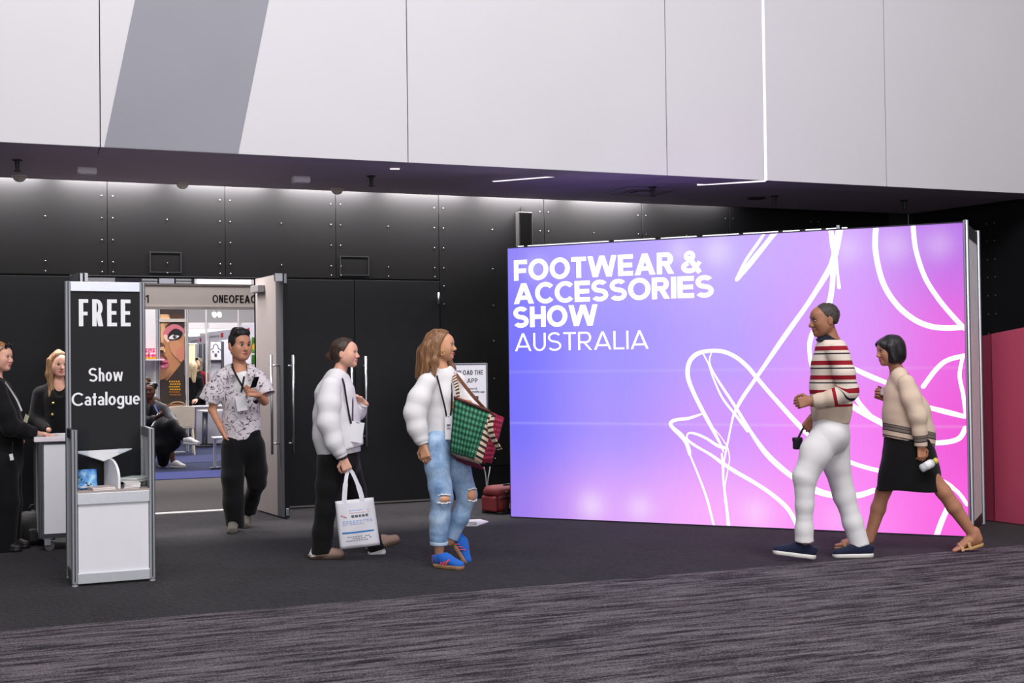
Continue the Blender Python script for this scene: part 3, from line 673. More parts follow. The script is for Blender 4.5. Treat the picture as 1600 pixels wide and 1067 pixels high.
br = thing('brochure', 'blue curled brochure with a picture of people, standing left on the stand shelf', 'brochure', (.565, 8.98, .618), math.radians(8))
def bmat():
    t = NT('brochure print'); v = t.coord((1, 1, 1)); n_ = t.noise(v, 22, 2); n2 = t.noise(v, 38, 3)
    c = t.ramp(n_, [(.3, lin((30, 92, 196))), (.5, lin((112, 178, 232))), (.64, lin((190, 222, 244)))])
    c = t.mix(t.ramp(n2, [(.60, (0, 0, 0, 1)), (.64, (1, 1, 1, 1))]), c, lin((46, 52, 58))); t.base(c); return t.set(.3)
m_ = MB(); prof = [(-.085, 0.012), (-.05, .003), (0, .0), (.03, .012), (.045, .04), (.052, .09), (.056, .125)]
for s_ in (0, .0025): pass
q = [(x_, y_, z_) for (y_, z_) in prof for x_ in (-.072, .062)]
m_.add(q, [(2*i, 2*i+1, 2*i+3, 2*i+2) for i in range(len(prof)-1)])
o_ = obj('folded_sheet', m_, bmat(), br, smooth=True); sd = o_.modifiers.new('thick', 'SOLIDIFY'); sd.thickness = .003
obj('inner_sheet', MB().box((-.068, -.08, .014), (.058, .0, .016)), M('paper', (226, 222, 220), .7), br)

# ================================================================ WHITE COUNTER ON CASTORS
ct = thing('rolling_counter', 'white counter on castors with grey frame behind the catalogue stand', 'counter', (.30, 10.62, 0), math.radians(1.0))
CW, CD = .86, .56
M_cf = M('counter frame', (112, 114, 120), .4, .6)
obj('worktop', MB().box((-.04, -.03, .855), (CW, CD, .893)), M('counter top', (232, 224, 232), .4), ct, bevel=.004)
obj('front_panel', MB().box((.03, -.004, .13), (CW-.03, .004, .84)), M_whitep, ct)
obj('side_panel', MB().box((-.004, .03, .13), (.004, CD-.03, .84)), M_greyp, ct)
obj('inner_box', MB().box((.01, .02, .13), (CW-.01, CD-.02, .82)), M('counter inside', (60, 60, 64), .7), ct)
for x, y in ((.012, 0), (CW-.02, 0), (.0, CD-.03)):
    grooved_post('post', x, y, .115, .856, ct, .018, M_cf)
for a, b in (((.0, -.012, .10), (CW, .012, .135)), ((-.012, .012, .10), (.012, CD, .135)), ((.03, -.010, .835), (CW, .010, .856))): obj('rail', MB().box(a, b), M('counter rail', (70, 70, 76), .4, .5), ct)
def castor(x, y):
    c = obj('castor', MB().box((x-.035, y-.03, .092), (x+.035, y+.03, .10)).box((x-.025, y-.022, .045), (x+.02, y-.016, .095)).box((x-.025, y+.016, .045), (x+.02, y+.022, .095)), M_chrome, ct)
    obj('wheel', MB().tube([(x+.012, y-.013, .037), (x+.012, y+.013, .037)], .037, 20), M('castor rubber', (72, 70, 72), .6), c)
    obj('brake', MB().box((x-.012, y-.026, .075), (x+.07, y-.012, .083)), M_chrome, c)
castor(.06, .03); castor(CW-.06, .03); castor(.06, CD-.05)
pp = thing('paper_sheet', 'white paper lying on the white counter beside the sign post', 'paper', (.50, 10.80, .8935), .3)
obj('sheet', MB().box((-.08, -.06, 0), (.08, .06, .002)), M('paper pink', (236, 226, 236), .6), pp)
obj('sheet', MB().box((-.06, -.05, .002), (.09, .06, .004)), M('paper', (226, 222, 220), .7), pp)
ub = thing('under_counter_bag', 'dark backpack slumped on the floor beside the white counter', 'bag', (.28, 11.15, 0), .2)
obj('body', MB().tube([(0, 0, .0), (0, 0, .05), (0, 0, .16), (.02, 0, .24), (.02, 0, .27)], [.13, .17, .16, .12, .05], 14), M('bag black', (30, 29, 32), .7, bump=.4), ub, smooth=True)
obj('handle', MB().tube([(-.05, 0, .26), (-.03, 0, .31), (.05, 0, .31), (.08, 0, .26)], .012, 8), M('bag strap', (22, 22, 24), .7), ub, smooth=True)
obj('front_pocket', MB().box((-.09, -.185, .03), (.09, -.12, .14)), M('bag pocket', (38, 36, 40), .7), ub, bevel=.02)

# ================================================================ APP POSTER STAND
pa = thing('poster_stand', 'framed white DOWNLOAD THE APP poster on a floor stand behind the checked bag', 'sign', (3.885, 10.75, 0), math.radians(-10))
W2, Z0, Z1 = .212, .80, 1.432
obj('poster', MB().box((-W2+.012, -.002, Z0+.012), (W2-.012, .004, Z1-.012)), M('poster white', (232, 231, 238), .4, var=.008), pa)
f = MB().box((-W2, -.010, Z0), (W2, .010, Z0+.014)).box((-W2, -.010, Z1-.014), (W2, .010, Z1)).box((-W2, -.010, Z0), (-W2+.014, .010, Z1)).box((W2-.014, -.010, Z0), (W2, .010, Z1))
obj('frame', f, M('poster frame', (96, 98, 106), .3, .8), pa, bevel=.003)
M_ink = M('poster ink', (40, 42, 56), .5, var=0)
for tx, x_, z_, cp_, w_, wt_ in (('DOWNLOAD', -.172, 1.327, .041, .248, .17), ('THE', .091, 1.327, .041, .079, .17), ('APP', .022, 1.254, .041, .098, .17), ('experience &', -.02, 1.195, .018, .135, .16), ('our mobile app', .03, 1.166, .018, .15, .16)):
    obj('lettering', lettering(tx, (x_, -.002, z_), RX, UZ, NF, cp_, w_, wt_, .10, 1.0, .001), M_ink, pa, label='dark lettering '+tx)
ph = obj('printed_phone', MB().box((.005, -.0035, .86), (.125, -.002, 1.135)), M('phone print', (44, 46, 54), .4), pa, bevel=.0012)
obj('screen_print', MB().box((.011, -.0042, .88), (.119, -.0035, 1.062)), M('poster white', (232, 231, 238), .4), pa)
icons = MB().box((.042, -.005, 1.022), (.066, -.0042, 1.046)); obj('icon', icons, M('icon red', (206, 74, 80), .5), pa)
obj('icon', MB().box((.085, -.005, 1.022), (.109, -.0042, 1.046)), M_ink, pa); obj('icon', MB().box((.016, -.005, 1.022), (.036, -.0042, 1.046)), M('icon pink', (220, 120, 120), .5), pa)
mb = MB(); mb.box((.03, -.0042, 1.076), (.05, -.0035, 1.083)).box((.057, -.0042, 1.072), (.07, -.0035, 1.088)).box((.076, -.0042, 1.076), (.10, -.0035, 1.083)); obj('screen_marks', mb, M('poster white', (232, 231, 238), .4), pa)
obj('pole', MB().cyl((0, .03, .012), (0, .03, 1.3), .016, n=12), M_alu, pa, smooth=True)
obj('base_plate', MB().prism([(-.20, -.20, .0), (.05, -.26, .0), (.20, -.02, .0), (.16, .16, .0), (-.18, .14, .0)], (0, 0, .012)), M('base plate', (214, 210, 220), .35, .2), pa, bevel=.003)
obj('base_wedge', MB().prism([(-.19, -.205, .012), (.045, -.262, .012), (.05, -.235, .03), (-.18, -.175, .03)], (.01, .04, 0)), M('base steel', (150, 148, 146), .4, .7), pa)

# ================================================================ RED BAG AND CABLE
rb = thing('red_bag', 'red zipped first aid style holdall with black straps on the floor beside the lightbox', 'bag', (4.575, 11.42, 0), math.radians(22))
M_red = M('bag red', (98, 10, 22), .7, bump=.3, bs=300); M_bk = M('webbing black', (22, 20, 22), .7)
o_ = obj('body', MB().box((-.25, -.13, .012), (.25, .13, .20)), M_red, rb, bevel=.05, seg=4, smooth=True)
obj('lid', MB().tube([(-.24, 0, .17), (-.23, 0, .20), (.23, 0, .20), (.24, 0, .17)], [.10, .125, .125, .10], 14, flat=.55, flatdir=(0, 0, 1)), M_red, rb, smooth=True)
obj('end_pocket', MB().box((-.285, -.10, .02), (-.24, .10, .17)), M_red, rb, bevel=.02, seg=3)
obj('base', MB().box((-.255, -.135, 0), (.255, .135, .022)), M_bk, rb, bevel=.01)
for x in (-.16, .10): obj('strap', MB().box((x-.018, -.137, .01), (x+.018, .137, .215)), M_bk, rb, bevel=.012)
obj('handle', MB().tube([(-.16, -.06, .20), (-.13, -.05, .265), (.07, -.05, .265), (.10, -.06, .20)], .012, 8), M_bk, rb, smooth=True)
obj('zip', MB().box((-.26, -.140, .150), (.26, -.128, .158)), M_bk, rb)
obj('label_patch', MB().box((-.13, -.1385, .045), (-.045, -.131, .095)), M('label silver', (196, 194, 198), .4), rb)
obj('tag', MB().box((-.03, -.146, .03), (.02, -.132, .105)), M_bk, rb, bevel=.004)
obj('clip', MB().tube([(-.005, -.142, .105), (-.002, -.146, .14), (.004, -.14, .165)], .005, 6), M_chrome, rb)
cb = thing('cable', 'pale cable looped down from the panel joint beside the red bag', 'cable', (4.79, WY-.02, 0))
a_ = [(-.02, 0, .335), (-.005, -.012, .24), (.0, -.016, .14), (.005, -.014, .04), (.012, -.014, .015)]
b_ = [(.05, 0, .335), (.035, -.012, .27), (.015, -.016, .18), (.008, -.014, .04)]
obj('strand', MB().tube(catmull(a_, 5), .006, 6), M('cable grey', (150, 148, 152), .5), cb, smooth=True); obj('strand', MB().tube(catmull(b_, 5), .006, 6), M('cable grey', (150, 148, 152), .5), cb, smooth=True)
obj('plug', MB().box((-.004, -.026, .0), (.028, -.002, .028)), M('cable grey', (150, 148, 152), .5), cb, bevel=.004)
# ================================================================ TRADE HALL BEYOND THE DOORWAY
M_hw = M('hall white', (226, 222, 224), .6, var=.015)
M_lil = M('hall lilac white', (206, 204, 216), .6, var=.02)
wf = struct('wall_far', 'pale far wall of the trade hall')
obj('wall_sheet', MB().box((-7, 32, 0), (14, 32.1, 6)), M_hw, wf)
for nm, x in (('wall_hall_left', -7), ('wall_hall_right', 14)):
    s_ = struct(nm, 'pale side wall of the trade hall'); obj('wall_sheet', MB().box((x-.1, 12.86, 0), (x, 32, 6)), M_hw, s_)
hc = struct('ceiling_hall', 'white trade hall ceiling'); obj('ceiling_sheet', MB().box((-7, 12.86, 6), (14, 32, 6.1)), M_hw, hc)
# louvre panels and light strip just above the fascia
vt = thing('louvre_row', 'row of dark slotted vents and blank plates above the cream fascia', 'vent', (0, 0, 0))
YV = 17.3
def vbox(px0, py0, px1, py1, Y, d=.03):
    a = at(px0, py1, Y); b = at(px1, py0, Y); return (a.x, Y, a.z), (b.x, Y+d, b.z)
obj('back_plate', MB().box(*vbox(180, 433, 305, 449.5, YV+.05)), M('vent dark', (38, 40, 52), .5), vt)
for hx_ in (190, 296): q = at(hx_, 440, YV+.065); obj('hanger', MB().cyl((q.x, YV+.065, q.z), (q.x, YV+.065, 6.0), .006), M_alu, vt)
for px0, px1 in ((219, 249), (272, 302)):
    for py in (437.2, 441.6, 445.8): obj('slat', MB().box(*vbox(px0+3, py-1.4, px1-3, py+1.1, YV)), M('vent slat', (176, 180, 186), .4), vt)
obj('blank_plate', MB().box(*vbox(249, 434.5, 272, 448, YV)), M('vent plate', (196, 198, 214), .4), vt)
ls = thing('strip_light', 'long white strip light above the cream fascia by the door closer', 'light', (0, 0, 0))
obj('housing', MB().box(*vbox(304, 435, 400, 444, 17.32)), M_hw, ls); obj('tube', MB().box(*vbox(309, 437, 392, 443.3, 17.25)), EM('strip tube', (238, 236, 250), 1.0), ls)
fa = thing('booth_fascia', 'cream fascia board lettered 01 and ONEOFEAC over the booth front', 'fascia', (0, 0, 0))
M_fas = M('fascia cream', (238, 225, 219), .5, var=.015)
obj('board', MB().box((.2, 16.8, 2.215), (6.4, 16.83, 2.50)), M_fas, fa)
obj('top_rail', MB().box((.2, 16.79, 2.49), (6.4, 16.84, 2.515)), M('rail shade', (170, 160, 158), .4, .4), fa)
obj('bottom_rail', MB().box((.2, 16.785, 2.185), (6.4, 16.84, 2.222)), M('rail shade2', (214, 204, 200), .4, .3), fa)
for tx, px0, px1 in (('ONEOFEAC', 332, 399.5), ('01', 216, 232.5)):
    a = at(px0, 473, 16.8); b = at(px1, 473, 16.8); obj('lettering', lettering(tx, (a.x, 16.8, a.z+.003), RX, UZ, NF, .098, b.x-a.x, .18, .10, 1.0, .002), M('fascia ink', (34, 28, 28), .5, var=0), fa, label='dark lettering '+tx)
for x in (.3, 6.3): grooved_post('post', x, 16.815, 0, 2.5, fa, .022)
# booth side wall, shelf and face poster
YB = 22.4
bw = thing('booth_wall', 'white booth wall panel behind the seated woman', 'booth wall', (0, 0, 0))
wx = at(247.5, 560, YB).x
obj('panel', MB().box((-.4, YB, 0), (wx-.04, YB+.04, 2.5)), M_hw, bw); grooved_post('post', wx, YB, 0, 2.5, bw, .034)
q0, q1 = at(215, 564, YB-.3), at(257, 563, YB-.3); sz = q1.z
sh = thing('shelf', 'white bracket shelf on the booth wall carrying pink boxes', 'shelf', (q0.x, YB-.30, sz))
obj('board', MB().box((-.3, 0, 0), (q1.x-q0.x, .295, .022)), M_hw, sh); obj('bracket', MB().prism([(q1.x-q0.x-.14, .29, 0), (q1.x-q0.x-.14, .02, 0), (q1.x-q0.x-.14, .29, -.18)], (.014, 0, 0)), M_hw, sh)
def pinkmat():
    t = NT('pink carton print'); n_ = t.noise(t.coord(), 26, 2); t.base(t.ramp(n_, [(.42, lin((206, 44, 96))), (.5, lin((240, 128, 164))), (.6, lin((250, 214, 226)))])); return t.set(.5)
PK = pinkmat()
q0, q1 = at(222, 563, YB-.2), at(243.5, 563, YB-.2); cw_ = (q1.x-q0.x)/2-.006
for i, (x, w_) in enumerate(((q0.x, cw_), (q0.x+cw_+.012, cw_))):
    t = thing('pink_carton', ['pink patterned carton on the shelf, left one', 'pink patterned carton on the shelf, nearer the face poster'][i], 'carton', (x, YB-.2, sz+.023), 0, 'pink cartons on the shelf')
    obj('box', MB().box((0, 0, .035), (w_, .12, .175)), PK, t, bevel=.004); obj('base', MB().box((-.004, -.004, 0), (w_+.004, .124, .035)), M('carton gold', (196, 140, 40), .5), t)
    obj('lid', MB().box((.0, 0, .175), (w_, .12, .183)), M('carton lid', (196, 52, 84), .5), t)
po = thing('face_poster', 'tall poster panel with a made-up face in close-up, pink lips and gold necklace', 'poster', (0, 0, 0))
a = at(249.5, 632, YB); b = at(288, 488, YB)
obj('panel', MB().box((a.x, YB, .2), (b.x, YB+.03, 2.6)), M('poster shadow brown', (52, 42, 38), .5), po)
obj('crossbar', MB().box((a.x-.02, YB-.03, at(260, 503, YB).z), (b.x+.02, YB, at(260, 498, YB).z)), M('crossbar', (196, 186, 178), .4), po)
for x in (b.x+.035,): grooved_post('post', x, YB, 0, 2.5, po, .03, M('post white', (206, 200, 200), .4))
def printed(parent, name, layers, Y):
    me = bpy.data.meshes.new(name); V = []; Fc = []; mi = []; mats = []
    for i, (poly, mt_) in enumerate(layers):
        if mt_ not in mats: mats.append(mt_)
        q = [at(x, y, Y-.001-.0012*i) for x, y in poly]; n_ = Vector((0, 0, 0))
        for k in range(len(q)): n_ += q[k].cross(q[(k+1) % len(q)])
        if n_.y > 0: q.reverse()
        o = len(V); V += [tuple(p) for p in q]; Fc.append(tuple(range(o, o+len(q)))); mi.append(mats.index(mt_))
    me.from_pydata(V, [], Fc)
    for m_ in mats: me.materials.append(m_)
    me.polygons.foreach_set('material_index', mi); me.update()
    ob = bpy.data.objects.new(name, me); C.objects.link(ob); ob.parent = parent
    return ob
po.location = (0, 0, 0)
for ch in po.children: pass
def sm_(pts, n=6):
    P = [tuple(p) for p in pts]; P = P+P[:1]
    Q = []; L = len(pts)
    for i in range(L):
        p0, p1, p2, p3 = pts[i-1], pts[i], pts[(i+1) % L], pts[(i+2) % L]
        for k in range(n):
            t = k/n; Q.append(tuple(.5*((2*b_)+(-a_+c_)*t+(2*a_-5*b_+4*c_-d_)*t*t+(-a_+3*b_-3*c_+d_)*t**3) for a_, b_, c_, d_ in zip(p0, p1, p2, p3)))
    return Q
def ell_(x, y, rx, ry, n=14): return [(x+rx*math.cos(2*PI*i/n), y+ry*math.sin(2*PI*i/n)) for i in range(n)]
def pm(n, c): return M('poster '+n, c, .5, var=.05, vs=5)
L = [([(250, 491), (288, 491), (288, 631), (250, 631)], pm('skin', (186, 128, 88))),
     ([(250, 491), (262, 491), (266, 500), (250, 512)], pm('skin light', (214, 168, 122))),
     ([(264, 491), (288, 491), (288, 506), (268, 503)], pm('dark brown', (70, 46, 36))),
     (sm_([(251, 515), (255, 507), (258, 515), (256, 530), (252, 536)]), pm('skin light', (214, 168, 122))),
     (sm_([(255, 522), (258, 514), (264, 509.5), (273, 506.5), (282, 509.5), (287, 516), (284, 524), (270, 526), (261, 530)]), pm('eye pink', (206, 112, 128))),
     (sm_([(258, 512), (261.6, 507), (269, 503.5), (280, 503.5), (287.5, 504), (287.5, 513), (281, 508.5), (272, 505.8), (265, 508)], 4), pm('brow', (52, 36, 32))),
     (sm_([(256, 524), (260, 523), (264, 530), (263, 535), (258, 531)]), pm('glow', (236, 196, 184))),
     (sm_([(261.6, 528.5), (264, 520.6), (272, 513.8), (280, 515), (285.5, 520.6), (281.5, 528), (273, 531.4), (265, 531)]), pm('lid black', (26, 22, 28))),
     (sm_([(263.5, 528.5), (269, 523.2), (274, 523.5), (280, 525), (276, 528.5), (270.5, 530)]), pm('eye white', (232, 226, 224))),
     (ell_(273, 526.2, 3.1, 3.1), pm('iris', (84, 80, 76))), (ell_(273, 526.2, 1.5, 1.6), pm('lid black', (26, 22, 28))), (ell_(274.4, 525.2, .7, .7), pm('eye white', (232, 226, 224))),
     (sm_([(265, 535), (276, 532), (286, 538), (287, 552), (278, 560), (268, 550)]), pm('cheek', (196, 138, 102))),
     (sm_([(275, 548), (287, 541), (287, 562), (280, 564)]), pm('cheek pink', (198, 124, 102))),
     (sm_([(250, 536), (256, 538), (258, 545), (256, 553), (250, 556)]), pm('nose shade', (96, 58, 44))),
     (sm_([(250, 543), (255, 542), (258.5, 546.5), (257, 550.5), (250, 548)]), pm('skin light', (214, 168, 122))),
     (ell_(252.6, 549, 3.4, 2.2), pm('nostril', (34, 22, 22))), (ell_(255.2, 542.2, .8, .8), pm('eye white', (232, 226, 224))),
     (sm_([(250, 553), (258, 556), (262, 562), (258, 560), (250, 558.5)]), pm('nose shade', (96, 58, 44))),
     (sm_([(250, 560), (255, 559), (261.5, 564.5), (263.5, 567), (261, 573), (255, 576.5), (250, 575.5)]), pm('lip pink', (206, 92, 132))),
     (sm_([(250, 566.5), (258, 566), (263.5, 567.5), (257, 569.5), (250, 569.5)]), pm('lip dark', (110, 30, 62))), (ell_(254.5, 572.5, 2.6, 1.4), pm('lip shine', (240, 190, 206))),
     (sm_([(250, 594), (261, 594), (270, 584), (280, 572), (288, 563), (288, 600), (288, 631), (250, 631)], 3), pm('shadow', (52, 42, 38))),
     (sm_([(250, 577), (260, 577), (268, 576), (262, 588), (250, 593)], 4), pm('chin', (176, 124, 92)))]
gold = [pm('gold', (206, 150, 34)), pm('gold deep', (150, 92, 26))]
for r in range(6):
    for c in range(5):
        L.append((ell_(265.5+c*3.5+(r % 2)*1.4, 596+r*4.1, 1.5, 1.55, 6), gold[0 if r < 4 else 1]))
for ch in list(po.children): ch.location = (0, 0, 0)
printed(po, 'printed_face', L, YB)
# furniture of the booth
def booth_chair(name, loc, rz, label, g=None):
    t = thing(name, label, 'chair', loc, rz, g); mw = M('chair white', (240, 224, 198), .4)
    obj('backrest', MB().prism([(-.20, .19, .46), (.20, .19, .46), (.21, .25, .80), (.0, .265, .815), (-.21, .25, .80)], (0, .02, 0)), mw, t, bevel=.008)
    obj('seat', MB().box((-.20, -.20, .435), (.20, .20, .46)), mw, t, bevel=.01)
    for x, y in ((-.19, -.18), (.19, -.18), (-.19, .20), (.19, .20)):
        obj('leg', MB().cyl((x*.92, y*.92, .44), (x*1.06, y*1.1, 0), .015, .012, 8), mw, t)
    return t
p = at(283, 680, 21.6); booth_chair('booth_chair', (p.x, 21.6, .004), PI*.98, 'cream plastic chair with its back to the doorway beside the seated woman')
ch2 = booth_chair('booth_chair', (2.02, 19.35, .004), -1.9, 'cream plastic chair under the seated woman')
bs_ = thing('woven_bowl', 'brown woven shallow bowl on the cream chair back table', 'bowl', (at(272, 640, 22.02).x, 22.02, .752)); mw = M('wicker', (122, 74, 40), .7, bump=.6, bs=160)
obj('bowl', MB().tube([(0, 0, 0), (0, 0, .02), (0, 0, .07), (0, 0, .072), (0, 0, .03)], [.06, .12, .17, .16, .10], 18), mw, bs_, smooth=True)
obj('handle', MB().tube([(.05+.12*math.cos(a/10*PI), -.02, .06+.05*math.sin(a/10*PI)) for a in range(11)], .010, 6), M('leopard', (170, 140, 104), .6), bs_, smooth=True)
tb = thing('side_table', 'small table with dark column holding the woven bowl', 'table', (at(270, 640, 22.02).x, 22.02, .004))
obj('tabletop', MB().tube([(0, 0, .715), (0, 0, .746)], .28, 24), M('table cream', (220, 206, 190), .4), tb); obj('column', MB().cyl((0, 0, .02), (0, 0, .715), .03), M_alu, tb); obj('foot', MB().tube([(0, 0, 0), (0, 0, .02)], .2, 20), M_alu, tb)
cn = thing('lilac_counter', 'pale grey display counter in the booth behind the phone man', 'counter', (0, 0, 0))
YK = 24.0
a = at(307, 690, YK); b = at(330, 634, YK)
obj('carcass', MB().box((a.x, YK, .03), (a.x+.75, YK+.45, b.z-.02)), M('counter grey', (178, 176, 186), .5), cn); obj('top', MB().box((a.x-.02, YK-.02, b.z-.02), (a.x+.77, YK+.47, b.z)), M_lil, cn); obj('plinth', MB().box((a.x+.02, YK+.02, 0), (a.x+.73, YK+.43, .03)), M('plinth dark', (40, 40, 44), .5), cn)
def bar_table(px, Y, label):
    p = at(px, 650, Y); t = thing('bistro_table', label, 'table', (p.x, Y, .004))
    obj('tabletop', MB().tube([(0, 0, .64), (0, 0, .665)], .28, 24), M_hw, t)
    obj('column', MB().tube([(-.14, 0, .645), (-.155, 0, .05)], [.05, .05], 12), M_chrome, t, smooth=True); obj('foot', MB().tube([(-.155, 0, 0), (-.155, 0, .03)], .16, 20), M('foot dark', (60, 60, 66), .3, .6), t)
bar_table(333, 23.4, 'white round bistro table with chrome column behind the phone man')
p = on_floor(336, 733); stl = thing('bar_stool', 'white stool with chrome foot beside the phone man', 'stool', (p.x+.12, p.y, .004))
obj('seat', MB().box((-.15, -.15, .42), (.15, .15, .45)), M_hw, stl, bevel=.012)
for x in (-.12, .12): obj('leg', MB().box((x-.02, -.02, .03), (x+.02, .02, .43)), M_hw, stl, bevel=.006)
obj('foot_bar', MB().cyl((-.2, -.08, .015), (.2, .08, .015), .015), M_chrome, stl)
# far booths
def far_fascia(px0, px1, yt0, yt1, hpx, Y0, Y1, label, red):
    t = thing('far_fascia', label, 'fascia', (0, 0, 0), 0, 'fascia boards of the far booths')
    A_ = [at(px0, yt0, Y0), at(px1, yt1, Y1), at(px1, yt1+hpx, Y1), at(px0, yt0+hpx, Y0)]
    obj('board', MB().prism(A_, (0, .04, 0)), M_lil, t)
    u_ = (A_[1]-A_[0]); d_ = A_[3]-A_[0]; off = Vector((0, -.004, 0))
    def patch(s0, s1, t0, t1): return MB().prism([A_[0]+u_*s0+d_*t0, A_[0]+u_*s1+d_*t0, A_[0]+u_*s1+d_*t1, A_[0]+u_*s0+d_*t1], off)
    obj('red_badge', patch(red, red+.09, .25, .72), M('badge red', (190, 52, 60), .5), t)
    mb = MB()
    for k in range(9): m2 = patch(red-.42+k*.042, red-.42+k*.042+.026, .42, .64); mb.add(m2.v, m2.f)
    obj('lettering', mb, M('far ink', (120, 112, 122), .6), t)
    grooved_post('post', A_[0].x, A_[0].y, 0, A_[0].z, t, .025, M('post white', (206, 200, 200), .4))
far_fascia(292, 324, 528, 523, 13, 27.5, 26.8, 'far pale fascia board, leftmost beside the face poster', .62)
far_fascia(327, 372, 519, 513, 15, 26.6, 25.8, 'far pale fascia board above the framed house picture', .40)
far_fascia(376, 412, 509, 503, 20, 24.6, 23.9, 'far pale fascia board right of the phone man head', .30)
fw = thing('far_partition', 'lilac white partition carrying the framed house picture', 'partition', (0, 0, 0))
a = at(310, 700, 27.8); b = at(420, 530, 27.8)
obj('panel', MB().box((a.x, 27.8, 0), (b.x+1, 27.85, b.z)), M_lil, fw)
for px in (314, 321, 348): q = at(px, 600, 27.75); obj('dark_strip', MB().box((q.x-.03, 27.73, 1.0), (q.x+.03, 27.8, 2.0)), M('strip dark', (66, 64, 74), .6), fw)
pf = thing('framed_picture', 'framed print of a small blue house on the lilac partition', 'picture', (0, 0, 0)); YP = 27.7
a = at(329, 562, YP); b = at(345, 534, YP)
obj('frame', MB().box((a.x-.02, YP, a.z-.02), (b.x+.02, YP+.06, b.z+.02)), M('frame grey', (90, 90, 104), .5), pf); obj('print', MB().box((a.x, YP-.004, a.z), (b.x, YP, b.z)), M('paper', (226, 222, 220), .7), pf)
hx = (a.x+b.x)/2; mb = MB()
mb.ribbon([(hx-.12, YP-.006, a.z+.20), (hx-.12, YP-.006, a.z+.06)], (1, 0, 0), .015, .003); mb.ribbon([(hx+.12, YP-.006, a.z+.20), (hx+.12, YP-.006, a.z+.06)], (1, 0, 0), .015, .003)
mb.ribbon([(hx-.13, YP-.006, a.z+.19), (hx-.05, YP-.006, a.z+.25), (hx-.05, YP-.006, a.z+.30), (hx, YP-.006, a.z+.34), (hx+.05, YP-.006, a.z+.30), (hx+.05, YP-.006, a.z+.25), (hx+.13, YP-.006, a.z+.19)], (0, 0, 1), .018, .003)
mb.box((hx-.025, YP-.007, a.z+.06), (hx+.025, YP-.004, a.z+.13)).box((hx-.07, YP-.007, a.z+.15), (hx-.04, YP-.004, a.z+.19)).box((hx+.04, YP-.007, a.z+.15), (hx+.07, YP-.004, a.z+.19))
obj('house_drawing', mb, M('house blue', (62, 64, 120), .6), pf)
YG = 22.9
gp = thing('garden_poster', 'green garden photo poster with yellow fruit beside the phone man face', 'poster', (0, 0, 0))
a = at(392, 570, YG); b = at(412, 526, YG); obj('panel', MB().box((a.x, YG, 0), (b.x, YG+.03, b.z)), M('poster white2', (230, 226, 228), .5), gp)
def leafmat(name, c):
    t = NT(name); n_ = t.noise(t.coord(), 9, 3); t.base(t.ramp(n_, [(.35, lin((20, 60, 16)))]+[(.5, lin((44, 112, 28))), (.62, lin(c))])); return t.set(.5)
printed(gp, 'printed_garden', [([(393, 527), (411, 526), (411, 551), (393, 552)], leafmat('garden print', (120, 170, 90))), (ell_(398.5, 541.5, 5, 5), M('fruit yellow', (222, 176, 40), .5)), (ell_(400.5, 540.5, 1.6, 2.2), M('fruit brown', (120, 64, 30), .5)), ([(393, 554.5), (411, 554), (411, 569), (393, 569)], leafmat('garden print dark', (60, 120, 40)))], YG)
bm = thing('lighting_truss', 'white lighting truss with bright bands above the far booths', 'truss', (0, 0, 0))
for (px0, py0, px1, py1, h_, Y) in ((290, 504, 410, 500, 6, 25.2), (290, 512, 410, 507, 5, 27.8)):
    a = at(px0, py0, Y); b = at(px1, py1, Y); obj('beam', MB().box((a.x-1, Y, a.z-.12), (b.x+1, Y+.1, a.z)), M_hw, bm)
a = at(290, 521, 28.2); obj('light_panel', MB().box((a.x-.1, 28.2, a.z-.06), (a.x+.30, 28.3, a.z+.06)), EM('panel glow', (252, 250, 252), 1.1), bm)
q = at(340, 560, 20.6)
for px in (322, 372.5): p = at(px, 500, 25.1); obj('mast', MB().cyl((p.x, 25.1, 0), (p.x, 25.1, 3.0), .018), M('post white', (206, 200, 200), .4), bm)
for i, px in enumerate((335, 343)):
    p = at(px, 492, 21); t = thing('spot_lamp', ['bright round spot lamp under the fascia, left of a pair', 'bright round spot lamp under the fascia, right of a pair'][i], 'lamp', tuple(p), 0, 'spot lamps in the booth')
    obj('lens', MB().ball((0, -.02, 0), (.034, .02, .045), 12, 8), EM('spot glow', (255, 252, 250), 2.0), t); obj('housing', MB().tube([(0, 0, 0), (0, .12, .02)], [.037, .03], 12), M_hw, t); obj('yoke', MB().box((-.006, .05, .04), (.006, .062, 6.0-p.z)), M_alu, t)
